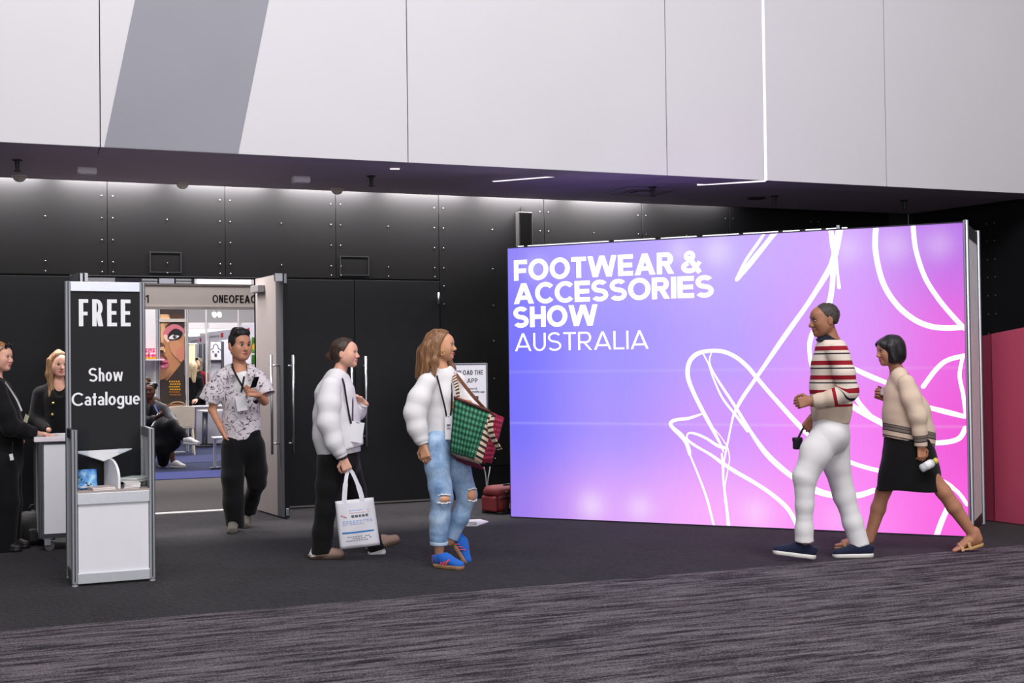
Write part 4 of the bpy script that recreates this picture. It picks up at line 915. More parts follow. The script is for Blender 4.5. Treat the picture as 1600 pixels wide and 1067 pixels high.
# ================================================================ PEOPLE: smooth implicit figures turned into one mesh each
def A3(p): return np.array((p[0], p[1], p[2]), dtype=np.float64)
VR, VU, VC = A3(CR), np.array((0., 0., 1.)), A3(-CF)     # photo right, up, towards the viewer
VC = VC-VU*VC.dot(VU); VC /= np.linalg.norm(VC); VR = np.cross(VU, VC); VR /= np.linalg.norm(VR)
def unit(v): v = np.asarray(v, float); return v/np.linalg.norm(v)
def vdir(r, u, c): return unit(VR*r+VU*u+VC*c)
class Field:
    def __init__(s, pts, pad, h, fine=(), hf=.004):
        pts = np.array(pts); lo = pts.min(0)-pad; hi = pts.max(0)+pad; s.ax = []
        for a in range(3):
            iv = [(f[0][a], f[1][a]) for f in fine]; x = lo[a]; out = []
            while x < hi[a]:
                out.append(x); x += hf if any(l <= x <= u for l, u in iv) else h
            s.ax.append(np.array(out, dtype=np.float32))
        s.F = np.full([len(a) for a in s.ax], .25, np.float32); s.h = h; s.hf = hf if fine else h
    def block(s, lo, hi):
        sl = []; 
        for a in range(3):
            i = max(int(np.searchsorted(s.ax[a], lo[a]))-1, 0); j = min(int(np.searchsorted(s.ax[a], hi[a]))+1, len(s.ax[a]))
            if j <= i: return None, None
            sl.append(slice(i, j))
        X = s.ax[0][sl[0]][:, None, None]; Y = s.ax[1][sl[1]][None, :, None]; Z = s.ax[2][sl[2]][None, None, :]
        return tuple(sl), (X, Y, Z)
    def join(s, sl, d, k, sub=False):
        a = s.F[sl]
        if sub: a = -a
        h = np.maximum(k-np.abs(a-d), 0); r = np.minimum(a, d)-h*h*(.25/k)
        s.F[sl] = -r if sub else r
    def cone(s, a, b, ra, rb, k=.012, n=None, fa=1.0, fb=None, cap='', sub=False):
        """tapered limb from a to b; fa/fb: thickness ratio along axis n; cap: flat ends"""
        a = np.asarray(a, float); b = np.asarray(b, float); fb = fa if fb is None else fb
        m_ = max(ra*max(1, fa), rb*max(1, fb))+k+.02
        sl, g = s.block(np.minimum(a, b)-m_, np.maximum(a, b)+m_)
        if sl is None: return s
        X, Y, Z = (g[i]-np.float32(a[i]) for i in range(3)); v = (b-a).astype(np.float32); L2 = max(float(v@v), 1e-9)
        t0 = (X*v[0]+Y*v[1]+Z*v[2])/L2; t = np.clip(t0, 0, 1)
        qx, qy, qz = X-t*v[0], Y-t*v[1], Z-t*v[2]; d2 = qx*qx+qy*qy+qz*qz; sc = 1.0
        if n is not None and (fa != 1 or fb != 1):
            n = np.asarray(n, np.float32); c = qx*n[0]+qy*n[1]+qz*n[2]; f = fa+(fb-fa)*t; d2 = d2+c*c*(1/(f*f)-1); sc = .5*(1+min(1, fa, fb))
        d = (np.sqrt(np.maximum(d2, 0))-(ra+(rb-ra)*t))*sc; L = math.sqrt(L2)
        if 'b' in cap: d = np.maximum(d, (t0-1)*L)
        if 'a' in cap: d = np.maximum(d, -t0*L)
        s.join(sl, d.astype(np.float32), k, sub); return s
    def chain(s, P, R, k=.012, n=None, f=None, cap=''):
        f = f or [1]*len(P)
        for i in range(len(P)-1):
            c = ('a' if 'a' in cap and i == 0 else '')+('b' if 'b' in cap and i == len(P)-2 else '')
            s.cone(P[i], P[i+1], R[i], R[i+1], k, n, f[i], f[i+1], c)
        return s
    def ell(s, c, axes, r, k=.012, sub=False):
        c = np.asarray(c, float); m_ = max(r)+k+.02; sl, g = s.block(c-m_, c+m_)
        if sl is None: return s
        X, Y, Z = (g[i]-np.float32(c[i]) for i in range(3)); k0 = 0; k1 = 0
        for i in range(3):
            q = X*np.float32(axes[i][0])+Y*np.float32(axes[i][1])+Z*np.float32(axes[i][2]); k0 = k0+(q/r[i])**2; k1 = k1+(q/r[i]**2)**2
        k0 = np.sqrt(k0); k1 = np.sqrt(k1)+1e-6
        s.join(sl, (k0*(k0-1)/k1).astype(np.float32), k, sub); return s
    def cut(s, p, n, R=None):
        """remove what lies on the n side of the plane through p (within R of p)"""
        p = np.asarray(p, float); n = unit(n)
        lo, hi = (p-R, p+R) if R else (np.array([a[0] for a in s.ax]), np.array([a[-1] for a in s.ax]))
        sl, g = s.block(lo, hi)
        if sl is None: return s
        d = ((g[0]-p[0])*n[0]+(g[1]-p[1])*n[1]+(g[2]-p[2])*n[2]).astype(np.float32)
        if R: 
            rr = (g[0]-p[0])**2+(g[1]-p[1])**2+(g[2]-p[2])**2; d = np.where(rr < R*R, d, -1)
        s.F[sl] = np.maximum(s.F[sl], d); return s
    def shell(s, th): s.F = np.maximum(s.F, -(s.F+th)); return s
    def wrinkle(s, amp, freq, seed=0, stretch=(1, 1, 1), pts=()):
        r = np.random.RandomState(seed); X = s.ax[0][:, None, None]; Y = s.ax[1][None, :, None]; Z = s.ax[2][None, None, :]
        w = 0
        for i in range(4):
            d = r.normal(size=3)*np.array(stretch); d = d/np.linalg.norm(d)*freq*r.uniform(.6, 1.5); e = r.normal(size=3)*freq*.35
            w = w+np.sin(X*d[0]+Y*d[1]+Z*d[2]+r.uniform(0, 6)+1.3*np.sin(X*e[0]+Y*e[1]+Z*e[2]+i))
        s.F += (w*(amp/2)).astype(np.float32); return s
    def folds(s, c, dirv, R, amp, freq, bend=6.0):
        """local creases around c, running across dirv"""
        c = np.asarray(c, float); sl, g = s.block(c-2*R, c+2*R)
        if sl is None: return s
        X, Y, Z = (g[i]-c[i] for i in range(3)); d = unit(dirv)
        q = (X*X+Y*Y+Z*Z)/(R*R); ph = freq*(X*d[0]+Y*d[1]+Z*d[2])+1.2*np.sin(bend*(X+Y*1.3-Z*.6))
        s.F[sl] += (.7*amp*np.exp(-q*1.6)*(1.0-1.57*np.abs(np.sin(ph*.5)))).astype(np.float32); return s
    def mesh(s):
        F = s.F; I = F < 0; nx, ny, nz = F.shape
        cnt = np.zeros((nx-1, ny-1, nz-1), np.int8)
        for dx in (0, 1):
            for dy in (0, 1):
                for dz in (0, 1): cnt += I[dx:nx-1+dx, dy:ny-1+dy, dz:nz-1+dz]
        mixed = (cnt > 0) & (cnt < 8); idx = np.full(mixed.shape, -1, np.int32); cells = np.argwhere(mixed); n = len(cells); idx[mixed] = np.arange(n)
        ci, cj, ck = cells.T; acc = np.zeros((n, 3)); num = np.zeros(n)
        val = {}
        for c in ((0,0,0),(1,0,0),(0,1,0),(1,1,0),(0,0,1),(1,0,1),(0,1,1),(1,1,1)): val[c] = F[ci+c[0], cj+c[1], ck+c[2]].astype(np.float64)
        ax = s.ax
        for c in val:
            for a in range(3):
                if c[a] == 0:
                    e = list(c); e[a] = 1; e = tuple(e); v0, v1 = val[c], val[e]; x = (v0 < 0) != (v1 < 0)
                    t = np.where(x, v0/np.where(x, v0-v1, 1), 0)
                    p = np.stack([ax[0][ci+c[0]], ax[1][cj+c[1]], ax[2][ck+c[2]]], 1).astype(np.float64)
                    q = np.stack([ax[0][ci+e[0]], ax[1][cj+e[1]], ax[2][ck+e[2]]], 1)
                    acc += (p+(q-p)*t[:, None])*x[:, None]; num += x
        V = acc/num[:, None]; Q = []
        E = np.argwhere(I[:-1] != I[1:]); E = E[(E[:, 1] > 0) & (E[:, 2] > 0) & (E[:, 1] < ny-1) & (E[:, 2] < nz-1)]
        i, j, k = E.T; q = np.stack([idx[i, j-1, k-1], idx[i, j, k-1], idx[i, j, k], idx[i, j-1, k]], 1); fl = I[i, j, k]; q[~fl] = q[~fl][:, ::-1]; Q.append(q)
        E = np.argwhere(I[:, :-1] != I[:, 1:]); E = E[(E[:, 0] > 0) & (E[:, 2] > 0) & (E[:, 0] < nx-1) & (E[:, 2] < nz-1)]
        i, j, k = E.T; q = np.stack([idx[i-1, j, k-1], idx[i-1, j, k], idx[i, j, k], idx[i, j, k-1]], 1); fl = I[i, j, k]; q[~fl] = q[~fl][:, ::-1]; Q.append(q)
        E = np.argwhere(I[:, :, :-1] != I[:, :, 1:]); E = E[(E[:, 0] > 0) & (E[:, 1] > 0) & (E[:, 0] < nx-1) & (E[:, 1] < ny-1)]
        i, j, k = E.T; q = np.stack([idx[i-1, j-1, k], idx[i, j-1, k], idx[i, j, k], idx[i-1, j, k]], 1); fl = I[i, j, k]; q[~fl] = q[~fl][:, ::-1]; Q.append(q)
        Q = np.concatenate(Q); Q = Q[(Q >= 0).all(1)]
        # relax once to take the grid out of the surface
        nb = np.zeros_like(V); w_ = np.zeros(n)
        for a, b in ((0, 1), (1, 2), (2, 3), (3, 0)):
            np.add.at(nb, Q[:, a], V[Q[:, b]]); np.add.at(w_, Q[:, a], 1); np.add.at(nb, Q[:, b], V[Q[:, a]]); np.add.at(w_, Q[:, b], 1)
        V = V*.6+.4*nb/np.maximum(w_, 1)[:, None]
        used = np.zeros(n, bool); used[Q.ravel()] = True; mp = np.cumsum(used)-1; V = V[used]; Q = mp[Q]
        return V, Q
def sdf_obj(name, fld, mat, parent, origin, attr=None, label=None):
    V, Q = fld.mesh(); me = bpy.data.meshes.new(name); n = len(V)
    L = V-np.asarray(origin); me.vertices.add(n); me.vertices.foreach_set('co', L.astype(np.float32).ravel())
    me.loops.add(len(Q)*4); me.loops.foreach_set('vertex_index', Q.astype(np.int32).ravel())
    me.polygons.add(len(Q)); me.polygons.foreach_set('loop_start', np.arange(0, len(Q)*4, 4, dtype=np.int32))
    me.polygons.foreach_set('use_smooth', np.ones(len(Q), bool)); me.update(calc_edges=True)
    if attr is not None:
        at_ = me.attributes.new('u', 'FLOAT', 'POINT'); at_.data.foreach_set('value', attr(V).astype(np.float32))
    o = bpy.data.objects.new(name, me); C.objects.link(o); o.parent = parent; me.materials.append(mat)
    if label: o['label'] = label
    return o

# ---- anatomy
def head_prims(F, c, f, u, s=1.0, male=False, ears=True, nose=1.0, jaw=1.0):
    f = unit(f); u = unit(np.asarray(u)-f*np.dot(u, f)); l = np.cross(u, f); ax = (f, l, u)
    P = lambda x, y, z: c+s*(f*x+l*y+u*z)
    F.ell(P(-.014, 0, .034), ax, (.094*s, .074*s, .080*s), .02)
    F.cone(P(.022, 0, -.005), P(.048, 0, -.07), .062*s, .036*s*jaw, .03, l, .98, .95)
    F.ell(P(.05, 0, .035), ax, (.042*s, .056*s, .045*s), .03)
    for y in (-1, 1):
        F.cone(P(-.002, y*.050, -.045), P(.05, y*.020, -.088), .022*s*jaw, .020*s*jaw, .025)
        F.ell(P(.050, y*.038, -.018), ax, (.028*s, .024*s, .022*s), .03); F.ell(P(.030, y*.044, -.035), ax, (.045*s, .026*s, .048*s), .035)
        F.cone(P(.078, y*.014, .021), P(.066, y*.044, .020), .0105*s*(1.15 if male else .9), .009*s, .016)
    F.ell(P(.066, 0, -.090), ax, (.021*s, .022*s, .017*s), .02)                      # chin
    for y in (-1, 1): F.ell(P(.093, y*.031, .003), ax, (.014*s, .017*s, .0105*s), .012, sub=True)
    F.cone(P(.078, 0, .012), P(.103*(.97+.03*nose), 0, -.028), .0085*s, .0125*s*nose, .012)       # nose
    for y in (-1, 1): F.ell(P(.091, y*.0115, -.034), ax, (.011*s, .0075*s, .0075*s), .006)
    F.ell(P(.081, 0, -.056), ax, (.013*s, .024*s, .0075*s), .008); F.ell(P(.079, 0, -.068), ax, (.013*s, .020*s, .0075*s), .008)
    F.cone(P(.094, -.018, -.0622), P(.094, .018, -.0622), .0028*s, .0028*s, .004, sub=True)
    if ears:
        for y in (-1, 1):
            F.ell(P(-.012, y*.079, -.006), (unit(f*.95+l*y*-.35), l, u), (.019*s, .0095*s, .033*s), .004)
            F.ell(P(-.006, y*.091, -.004), ax, (.009*s, .006*s, .018*s), .005, sub=True)
def hand_prims(F, w, d, n, side, curl=(.5, .6, .5), s=1.0, thumb=.6, spread=.0):
    """wrist w, finger direction d, palm normal n (the way the palm faces); side=+1 puts the thumb at d x n"""
    d = unit(d); n = unit(np.asarray(n)-d*np.dot(n, d)); t = np.cross(d, n)*side
    F.cone(w-d*.02*s, w+d*.02*s, .027*s, .028*s, .012, n, .72)
    for o in (-.024, -.008, .008, .024): F.cone(w+d*.012*s+t*o*s*.7, w+d*.085*s+t*o*s*1.15, .0155*s, .0125*s, .010)
    for i, (o, L, r) in enumerate(((.030, .070, .0086), (.0105, .078, .0089), (-.0095, .073, .0086), (-.0285, .058, .0076))):
        p = w+d*(.088-.004*abs(i-1))*s+t*o*s; an = 0; q = p
        for ph, (fr, cu) in enumerate(zip((.45, .31, .24), curl)):
            an += cu+(.04*i); dd = d*math.cos(an)+n*math.sin(an)+t*o*spread*4
            e = q+unit(dd)*L*fr*s; F.cone(q, e, r*s*(1-.07*ph), r*s*(.95-.08*ph), .0025); q = e
    b = w+d*.022*s+t*.024*s; m1 = b+unit(t*.75+d*.62+n*.35*thumb)*.042*s; m2 = m1+unit(t*(.35-.4*thumb)+d*.85+n*.5*thumb)*.032*s; m3 = m2+unit(t*(.1-.5*thumb)+d*.85+n*.6*thumb)*.026*s
    F.cone(b, m1, .0165*s, .0120*s, .008); F.cone(m1, m2, .0108*s, .0098*s, .004); F.cone(m2, m3, .0098*s, .0082*s, .004)
def foot_prims(F, heel, d, u, L, W):
    """bare foot: heel point on the sole, toe direction d, sole normal u"""
    d = unit(d); u = unit(np.asarray(u)-d*np.dot(u, d)); l = np.cross(u, d); P = lambda x, y, z: heel+d*x*L+l*y*W+u*z
    F.cone(P(.12, 0, .032), P(.40, 0, .04), .030, .032, .015); F.cone(P(.10, 0, .05), P(.12, 0, .10), .030, .032, .02)
    F.cone(P(.25, 0, .065), P(.70, .05, .026), .034, .024, .02, l, 1.1, 1.5)
    for y, x1, r in ((.34, .97, .0125), (.15, .97, .010), (-.04, .93, .0095), (-.21, .88, .009), (-.36, .82, .0085)):
        F.cone(P(.68, y*.9, .018), P(x1, y, .012), .014, r, .006)
def shoe_parts(fig, name, heel, d, u, L, W, mats, style='trainer', label=None):
    d = unit(d); u = unit(np.asarray(u)-d*np.dot(u, d)); l = np.cross(u, d)
    P = lambda x, y, z: heel+d*x*L+l*y*W+u*z
    pts = [P(-.1, -.8, -.03), P(1.1, .8, .18), P(-.1, .8, .18), P(1.1, -.8, -.03)]
    up = Field(pts, .01, .0055)
    st = .030 if style != 'clog' else .026
    if style == 'clog':
        up.cone(P(.42, 0, .048), P(.82, 0, .040), .044, .041, .02, u, .95, .85); up.cone(P(.12, 0, .030), P(.45, 0, .034), .040, .043, .02, u, .5)
        up.cone(P(.40, -.0, .06), P(.52, 0, .062), .040, .036, .02)
    else:
        up.cone(P(.13, 0, .052), P(.40, 0, .055), .037, .040, .02); up.cone(P(.10, 0, .078), P(.26, 0, .085), .034, .034, .02)
        up.cone(P(.40, 0, .062), P(.84, .03, .034), .042, .040, .02, u, .95, .75); up.cone(P(.30, 0, .075), P(.5, 0, .060), .036, .034, .02)
        up.cut(P(.2, 0, .098), unit(u*1-d*.25), .075)
        up.cone(P(.17, 0, .13), P(.22, 0, .09), .028, .024, .004, sub=True)
    up.cut(P(0, 0, st*.55), -u)
    o = sdf_obj(name, up, mats[0], fig.root, fig.org, label=label)
    so = Field(pts, .01, .0055)
    so.cone(P(.15, 0, .02), P(.45, 0, .02), .043, .042, .03); so.cone(P(.45, 0, .02), P(.82, .02, .02), .042, .046, .03)
    so.cut(P(0, 0, st), u); so.cut(P(0, 0, .0), -u)
    if style == 'trainer': so.cut(P(.97, 0, .0), unit(-u+d*.8))
    sdf_obj('sole', so, mats[1], fig.root, fig.org); return o, P

def skinmat(name, c, pink=(200, 110, 100)):
    t = NT(name); v = t.coord(); n1 = t.noise(v, 16, 3); n2 = t.noise(v, 150, 2)
    lo = tuple(x*.90 for x in lin(c)[:3])+(1,); hi = tuple(min(1, x*1.07) for x in lin(c)[:3])+(1,)
    t.base(t.ramp(n1, [(.3, lo), (.7, hi)])); t.bump(n2, .08, .002)
    t.b.inputs['Subsurface Weight'].default_value = .12; t.b.inputs['Subsurface Radius'].default_value = (.012, .004, .002); t.b.inputs['Subsurface Scale'].default_value = .6
    return t.set(.5, 0, .35)
def hairmat(name, c0, c1, scale=(60, 60, 5)):
    t = NT(name); v = t.coord(scale); n1 = t.noise(v, 1.6, 4, .65); t.base(t.ramp(n1, [(.35, lin(c0)), (.65, lin(c1))])); t.bump(n1, .55, .006); return t.set(.42, 0, .4)
def clothmat(name, c, bump=.25, bs=220, rough=.85, var=.05):
    t = NT(name); v = t.coord(); n1 = t.noise(v, 9, 4); n2 = t.noise(v, bs, 3, .6); b = lin(c)
    t.base(t.ramp(n1, [(.3, tuple(x*(1-var) for x in b[:3])+(1,)), (.7, tuple(min(1, x*(1+var)) for x in b[:3])+(1,))]))
    t.bump(n2, bump, .003); t.b.inputs['Sheen Weight'].default_value = .08; return t.set(rough, 0, .2)
M_eye = M('eye white', (198, 190, 184), .25, var=.01); M_iris = M('iris dark', (44, 30, 24), .2)
M_lace = clothmat('lanyard black', (30, 30, 34)); M_badge = M('badge white', (236, 235, 240), .4, var=.01)

class Fig:
    def __init__(s, label, D, foot, skin, name='person', group=None):
        s.D = D; p = on_floor(*foot) if len(foot) == 2 else Vector(foot)
        s.org = np.array((p.x, p.y, 0.0)); s.root = thing(name, label, 'person', (p.x, p.y, 0), 0, group); s.skin = skin; s.e = D/F_PX
        s.pts = []
    def P(s, px, py, d=0.0): return A3(deep(px, py, s.D+d))
    def C(s, rows):
        """rows (px, py, d, radius px, depth ratio) -> points, radii, ratios"""
        return [s.P(*r[:3]) for r in rows], [r[3]*(s.D+r[2])/F_PX for r in rows], [r[4] if len(r) > 4 else 1.0 for r in rows]
    def sdf(s, name, rows_list, mat, k=.02, h=.0075, pad=.13, post=None, attr=None, label=None, caps=None, fine=(), hf=.004, ns=None):
        allp = []
        CC = [s.C(r) for r in rows_list]
        for P, R, f in CC:
            for p, r in zip(P, R): allp += [p-r, p+r]
        F = Field(allp, pad if pad < .1 else .05, h, fine, hf)
        for i, (P, R, f) in enumerate(CC): F.chain(P, R, k, VC if ns is None else ns, f, (caps or {}).get(i, ''))
        if post: post(F)
        return sdf_obj(name, F, mat, s.root, s.org, attr, label)
    def small(s, name, mb, mat, label=None, smooth=True, parent=None):
        mb.v = [tuple(np.asarray(p)-s.org) for p in mb.v]
        return obj(name, mb, mat, parent or s.root, label=label, smooth=smooth)
    def body(s, J, face, up=(0, 1, 0), hs=1.0, male=False, h=.0095, hf=.0042, hands={}, fine_feet=False, feet={}, jaw=1.0, nose=1.0, th=(.075, .052, .047, .032), arm=(.044, .036, .035, .024)):
        """the continuous body under the clothes: J maps joint names to (px, py, d)"""
        p = {k: s.P(*v) for k, v in J.items()}; s.p = p
        s.hf = vdir(*face); s.hu = vdir(*up); s.hc = p['head']; s.hs = hs
        fine = [(p['head']-.125, p['head']+.125)]
        for k in hands: q = p['wr'+k]+unit(hands[k]['d'])*.09; fine.append((q-.11, q+.11))
        for k in feet: q = feet[k][0]+unit(feet[k][1])*.13; fine.append((q-.14, q+.14))
        F = Field(list(p.values())+[p['head']+np.array((0, 0, .1))]+[x[0]+unit(x[1])*.2 for x in feet.values()], .16, h, fine, hf)
        lat = unit(p['shL']-p['shR']); mid = (p['shL']+p['shR'])/2; pel = (p['hipL']+p['hipR'])/2; fw = unit(np.cross(lat, mid-pel))
        w = np.linalg.norm(p['shL']-p['shR'])/2
        F.cone(mid-unit(mid-pel)*.10, mid+(pel-mid)*.62, w*.66, w*.56, .04, fw, .68); F.cone(mid+(pel-mid)*.62, pel, w*.56, w*.62, .04, fw, .72)
        for a in 'LR':
            F.cone(p['sh'+a], mid+unit(mid-pel)*.030, .040 if male else .034, .044 if male else .040, .03)
            F.cone(p['sh'+a], p['el'+a], arm[0], arm[1], .02); F.cone(p['el'+a], p['wr'+a], arm[2], arm[3], .012)
            F.cone(p['hip'+a], p['kn'+a], th[0], th[1], .02); F.cone(p['kn'+a], p['kn'+a]+(p['an'+a]-p['kn'+a])*.35, th[1]*.93, th[2], .02); F.cone(p['kn'+a]+(p['an'+a]-p['kn'+a])*.35, p['an'+a], th[2], th[3], .02)
        nb = p['neck']; nt = p['head']-s.hu*.05*hs-s.hf*.022*hs
        F.cone(nb, nt, (.058 if male else .050), (.053 if male else .045), .02); F.cone(nb-unit(nt-nb)*.05, nb, .075 if male else .055, .056 if male else .049, .03)
        head_prims(F, p['head'], s.hf, s.hu, hs, male, True, nose, jaw)
        for k, v in hands.items(): hand_prims(F, p['wr'+k], v['d'], v['n'], v.get('side', 1), v.get('curl', (.5, .6, .5)), v.get('s', 1.0), v.get('thumb', .6))
        for k, (heel, d, u, L, W) in feet.items():
            foot_prims(F, heel, d, u, L, W)
        b = sdf_obj('body', F, s.skin, s.root, s.org); s.bodyobj = b
        return b
    def H(s, x, y, z):
        f = s.hf; u = unit(s.hu-f*np.dot(s.hu, f)); l = np.cross(u, f); return s.hc+s.hs*(f*x+l*y+u*z)
    def axes(s):
        f = s.hf; u = unit(s.hu-f*np.dot(s.hu, f)); return (f, np.cross(u, f), u)
    def face(s, brow, lips, browt=.0032):
        f, l, u = s.axes(); R = Matrix((tuple(f), tuple(l), tuple(u))).transposed()
        for y, nm in ((-1, 'right'), (1, 'left')):
            m_ = MB().ball((0, 0, 0), (.0105*s.hs, .0145*s.hs, .0075*s.hs), 12, 8); m_.v = [tuple(A3(R@Vector(v))+s.H(.0770, y*.031, .003)) for v in m_.v]; e = s.small('eye', m_, M_eye)
            m_ = MB().ball((0, 0, 0), (.0035*s.hs, .0080*s.hs, .0078*s.hs), 10, 6); m_.v = [tuple(A3(R@Vector(v))+s.H(.0860, y*.0295, .0030)) for v in m_.v]; s.small('iris', m_, M_iris, parent=e)
            m_ = MB().tube([s.H(.0835, y*.016, .011), s.H(.0855, y*.030, .0135), s.H(.0765, y*.047, .0085)], [.0024, .0036, .0024], 6); s.small('eyelid', m_, brow)
            m_ = MB().tube([s.H(.0915, y*.013, .0235), s.H(.0895, y*.030, .0290), s.H(.0765, y*.049, .0250)], [browt*1.1*s.hs, browt*1.2*s.hs, browt*.6*s.hs], 6); s.small('eyebrow', m_, brow)
        m_ = MB().tube([s.H(.081, -.024, -.0605), s.H(.0925, -.010, -.0560), s.H(.0935, 0, -.0572), s.H(.0925, .010, -.0560), s.H(.081, .024, -.0605)], [.0022, .0042, .0042, .0042, .0022], 8)
        s.small('upper_lip', m_, lips)
        m_ = MB().tube([s.H(.081, -.022, -.0630), s.H(.0905, -.010, -.0680), s.H(.0918, 0, -.0690), s.H(.0905, .010, -.0680), s.H(.081, .022, -.0630)], [.002, .0048, .0052, .0048, .002], 8)
        s.small('lower_lip', m_, lips)
    def hair(s, build, mat, name='hair', h=.005, ext=.14, extra=(), attr=None):
        F = Field([s.hc-ext, s.hc+ext]+list(extra), .03, h); build(F); return sdf_obj(name, F, mat, s.root, s.org)
    def strap(s, pts, w=.014, th=.0022, mat=None, name='lanyard', wd=None):
        P = [s.P(*q) for q in pts]; P = [tuple(q) for q in catmull([tuple(x) for x in P], 6)]
        m_ = MB().ribbon(P, tuple(VR) if wd is None else tuple(wd), w, th); return s.small(name, m_, mat or M_lace, smooth=False)
    def badge(s, c, w, h, tilt=0.0, yaw=0.0, mat=None, name='name_badge', marks=True):
        """flat card centred at c (px, py, d), size in metres"""
        o = s.P(*c); r = unit(VR*math.cos(yaw)+VC*math.sin(yaw)); u = VU*math.cos(tilt)+r*math.sin(tilt); r = r*math.cos(tilt)-VU*math.sin(tilt); n = np.cross(r, u)
        q = [o-r*w/2-u*h/2, o+r*w/2-u*h/2, o+r*w/2+u*h/2, o-r*w/2+u*h/2]
        m_ = MB().prism([tuple(x+n*.0015) for x in q], tuple(-n*.003)); b = s.small(name, m_, mat or M_badge, smooth=False)
        if marks:
            m_ = MB(); 
            m_.prism([tuple(o+r*a_*w+u*b_*h+n*.0022) for a_, b_ in ((-.12, .44), (.12, .44), (.12, .47), (-.12, .47))], tuple(-n*.0006)); s.small('slot', m_, M_lace, smooth=False, parent=b)
        return b
# ---------------------------------------------------------------- man in striped sweater
SK_tan = skinmat('skin warm brown', (158, 108, 82)); SK_fair = skinmat('skin fair', (226, 172, 150)); SK_gold = skinmat('skin golden', (206, 152, 118))
SK_med = skinmat('skin medium', (196, 140, 112)); SK_dark = skinmat('skin dark', (104, 66, 48)); SK_olive = skinmat('skin olive', (180, 126, 98))
def stripe_mat():
    t = NT('striped knit'); a = t.n('ShaderNodeAttribute'); a.attribute_name = 'u'; u = a.outputs['Fac']
    ph = t.math('FRACT', t.math('DIVIDE', u, .102))
    cream, red, navy, beige = lin((222, 208, 196)), lin((146, 30, 44)), lin((38, 34, 46)), lin((206, 186, 168))
    c = t.ramp(ph, [(0, red), (.30, cream), (.47, navy), (.565, cream)], 'CONSTANT')
    c = t.mix(t.ramp(u, [(.0, (0, 0, 0, 1)), (.425, (1, 1, 1, 1))], 'CONSTANT'), c, beige)
    t.base(c); v = t.coord((1, 1, 1)); n_ = t.noise(v, 170, 3); t.bump(n_, .35, .004); return t.set(.9, 0, .15)
def add_shoes_floor(f, px, py, d): return f.P(px, py, d)
A = Fig('walking man in cream sweater with red and navy stripes, white trousers and navy shoes', 9.05, (1310, 873), SK_tan)
A.body(dict(head=(1288, 500, 0), neck=(1302, 540, 0), shL=(1308, 552, -.18), shR=(1300, 552, .18), elL=(1325, 612, -.22), elR=(1311, 612, .23), wrL=(1268, 626, -.18), wrR=(1270, 652, .19),
            hipL=(1296, 672, -.09), hipR=(1306, 672, .09), knL=(1257, 746, -.10), knR=(1320, 775, .09), anL=(1257, 846, -.09), anR=(1346, 852, .06)),
       (-1, -.10, .14), (.10, 1, 0), 1.02, True, hands={'L': dict(d=vdir(-1, -.16, .05), n=vdir(0, -.25, -1), side=-1, curl=(.75, .9, .6), thumb=.9), 'R': dict(d=vdir(-.55, -.8, .1), n=vdir(0, 0, 1), side=-1, curl=(.7, .9, .6))}, nose=1.18, jaw=1.05)
A.face(M('brow grey', (60, 48, 42), .8), M('lips brown', (132, 74, 66), .5), .0042)
HG = hairmat('hair grey black', (26, 23, 22), (74, 66, 62), (120, 120, 40))
def hb(F):
    ax = A.axes(); F.ell(A.H(-.020, 0, .036), ax, (.096, .081, .086), .01); F.ell(A.H(-.030, .055, .0), ax, (.055, .026, .05), .02); F.ell(A.H(-.030, -.055, .0), ax, (.055, .026, .05), .02)
    F.cut(A.H(.045, 0, .07), A.axes()[0]*.80-A.axes()[2]*.62)
    F.cut(A.H(-.005, 0, .012), -A.axes()[2]*.75+A.axes()[0]*.66); F.wrinkle(.0012, 150, 3)
A.hair(hb, HG)
def sw_attr(V):
    top = A.P(1300, 541, 0)[2]; return top-V[:, 2]
def post(F):
    F.cut(A.P(1299, 660, 0), vdir(-.03, -1, 0)); F.wrinkle(.006, 22, 1, (1, 1, .5))
    F.folds(A.P(1290, 640, -.1), vdir(.1, 1, 0), .10, .0050, 55); F.folds(A.P(1280, 600, -.1), vdir(.6, .8, 0), .09, .0036, 45)
    F.cone(A.P(1305, 528, 0), A.P(1300, 545, 0), .070, .066, .004, sub=True)
SWM = stripe_mat()
A.sdf('sweater', [[(1299, 549, 0, 24, 1.5), (1299, 572, 0, 31, 1.22), (1300, 603, 0, 34, 1.05), (1299.5, 634, 0, 31.5, 1.08), (1298, 664, 0, 27, 1.2)],
                  [(1304, 551, -.145, 13), (1301, 542, -.06, 12), (1301, 542, .06, 12), (1300, 551, .145, 13)], [(1304, 551, .15, 14), (1312, 612, .21, 13.5), (1276, 648, .19, 10)]], SWM, .03, .007, post=post, attr=sw_attr, caps={2: 'b'})
def sl_attr(V):
    a, b, c = A.P(1308, 546, -.2), A.P(1326, 613, -.23), A.P(1272, 626, -.18); L1 = np.linalg.norm(b-a); L2 = np.linalg.norm(c-b)
    t1 = np.clip(((V-a)@(b-a))/L1**2, -.1, 1); d1 = np.linalg.norm(V-(a+t1[:, None]*(b-a)), axis=1); t2 = np.clip(((V-b)@(c-b))/L2**2, 0, 1); d2 = np.linalg.norm(V-(b+t2[:, None]*(c-b)), axis=1)
    return np.where(d1 < d2, (A.P(1300, 541, 0)[2]-V[:, 2])*.5+.5*(t1*L1+.02), .35+.002+t2*L2*.72+.04)
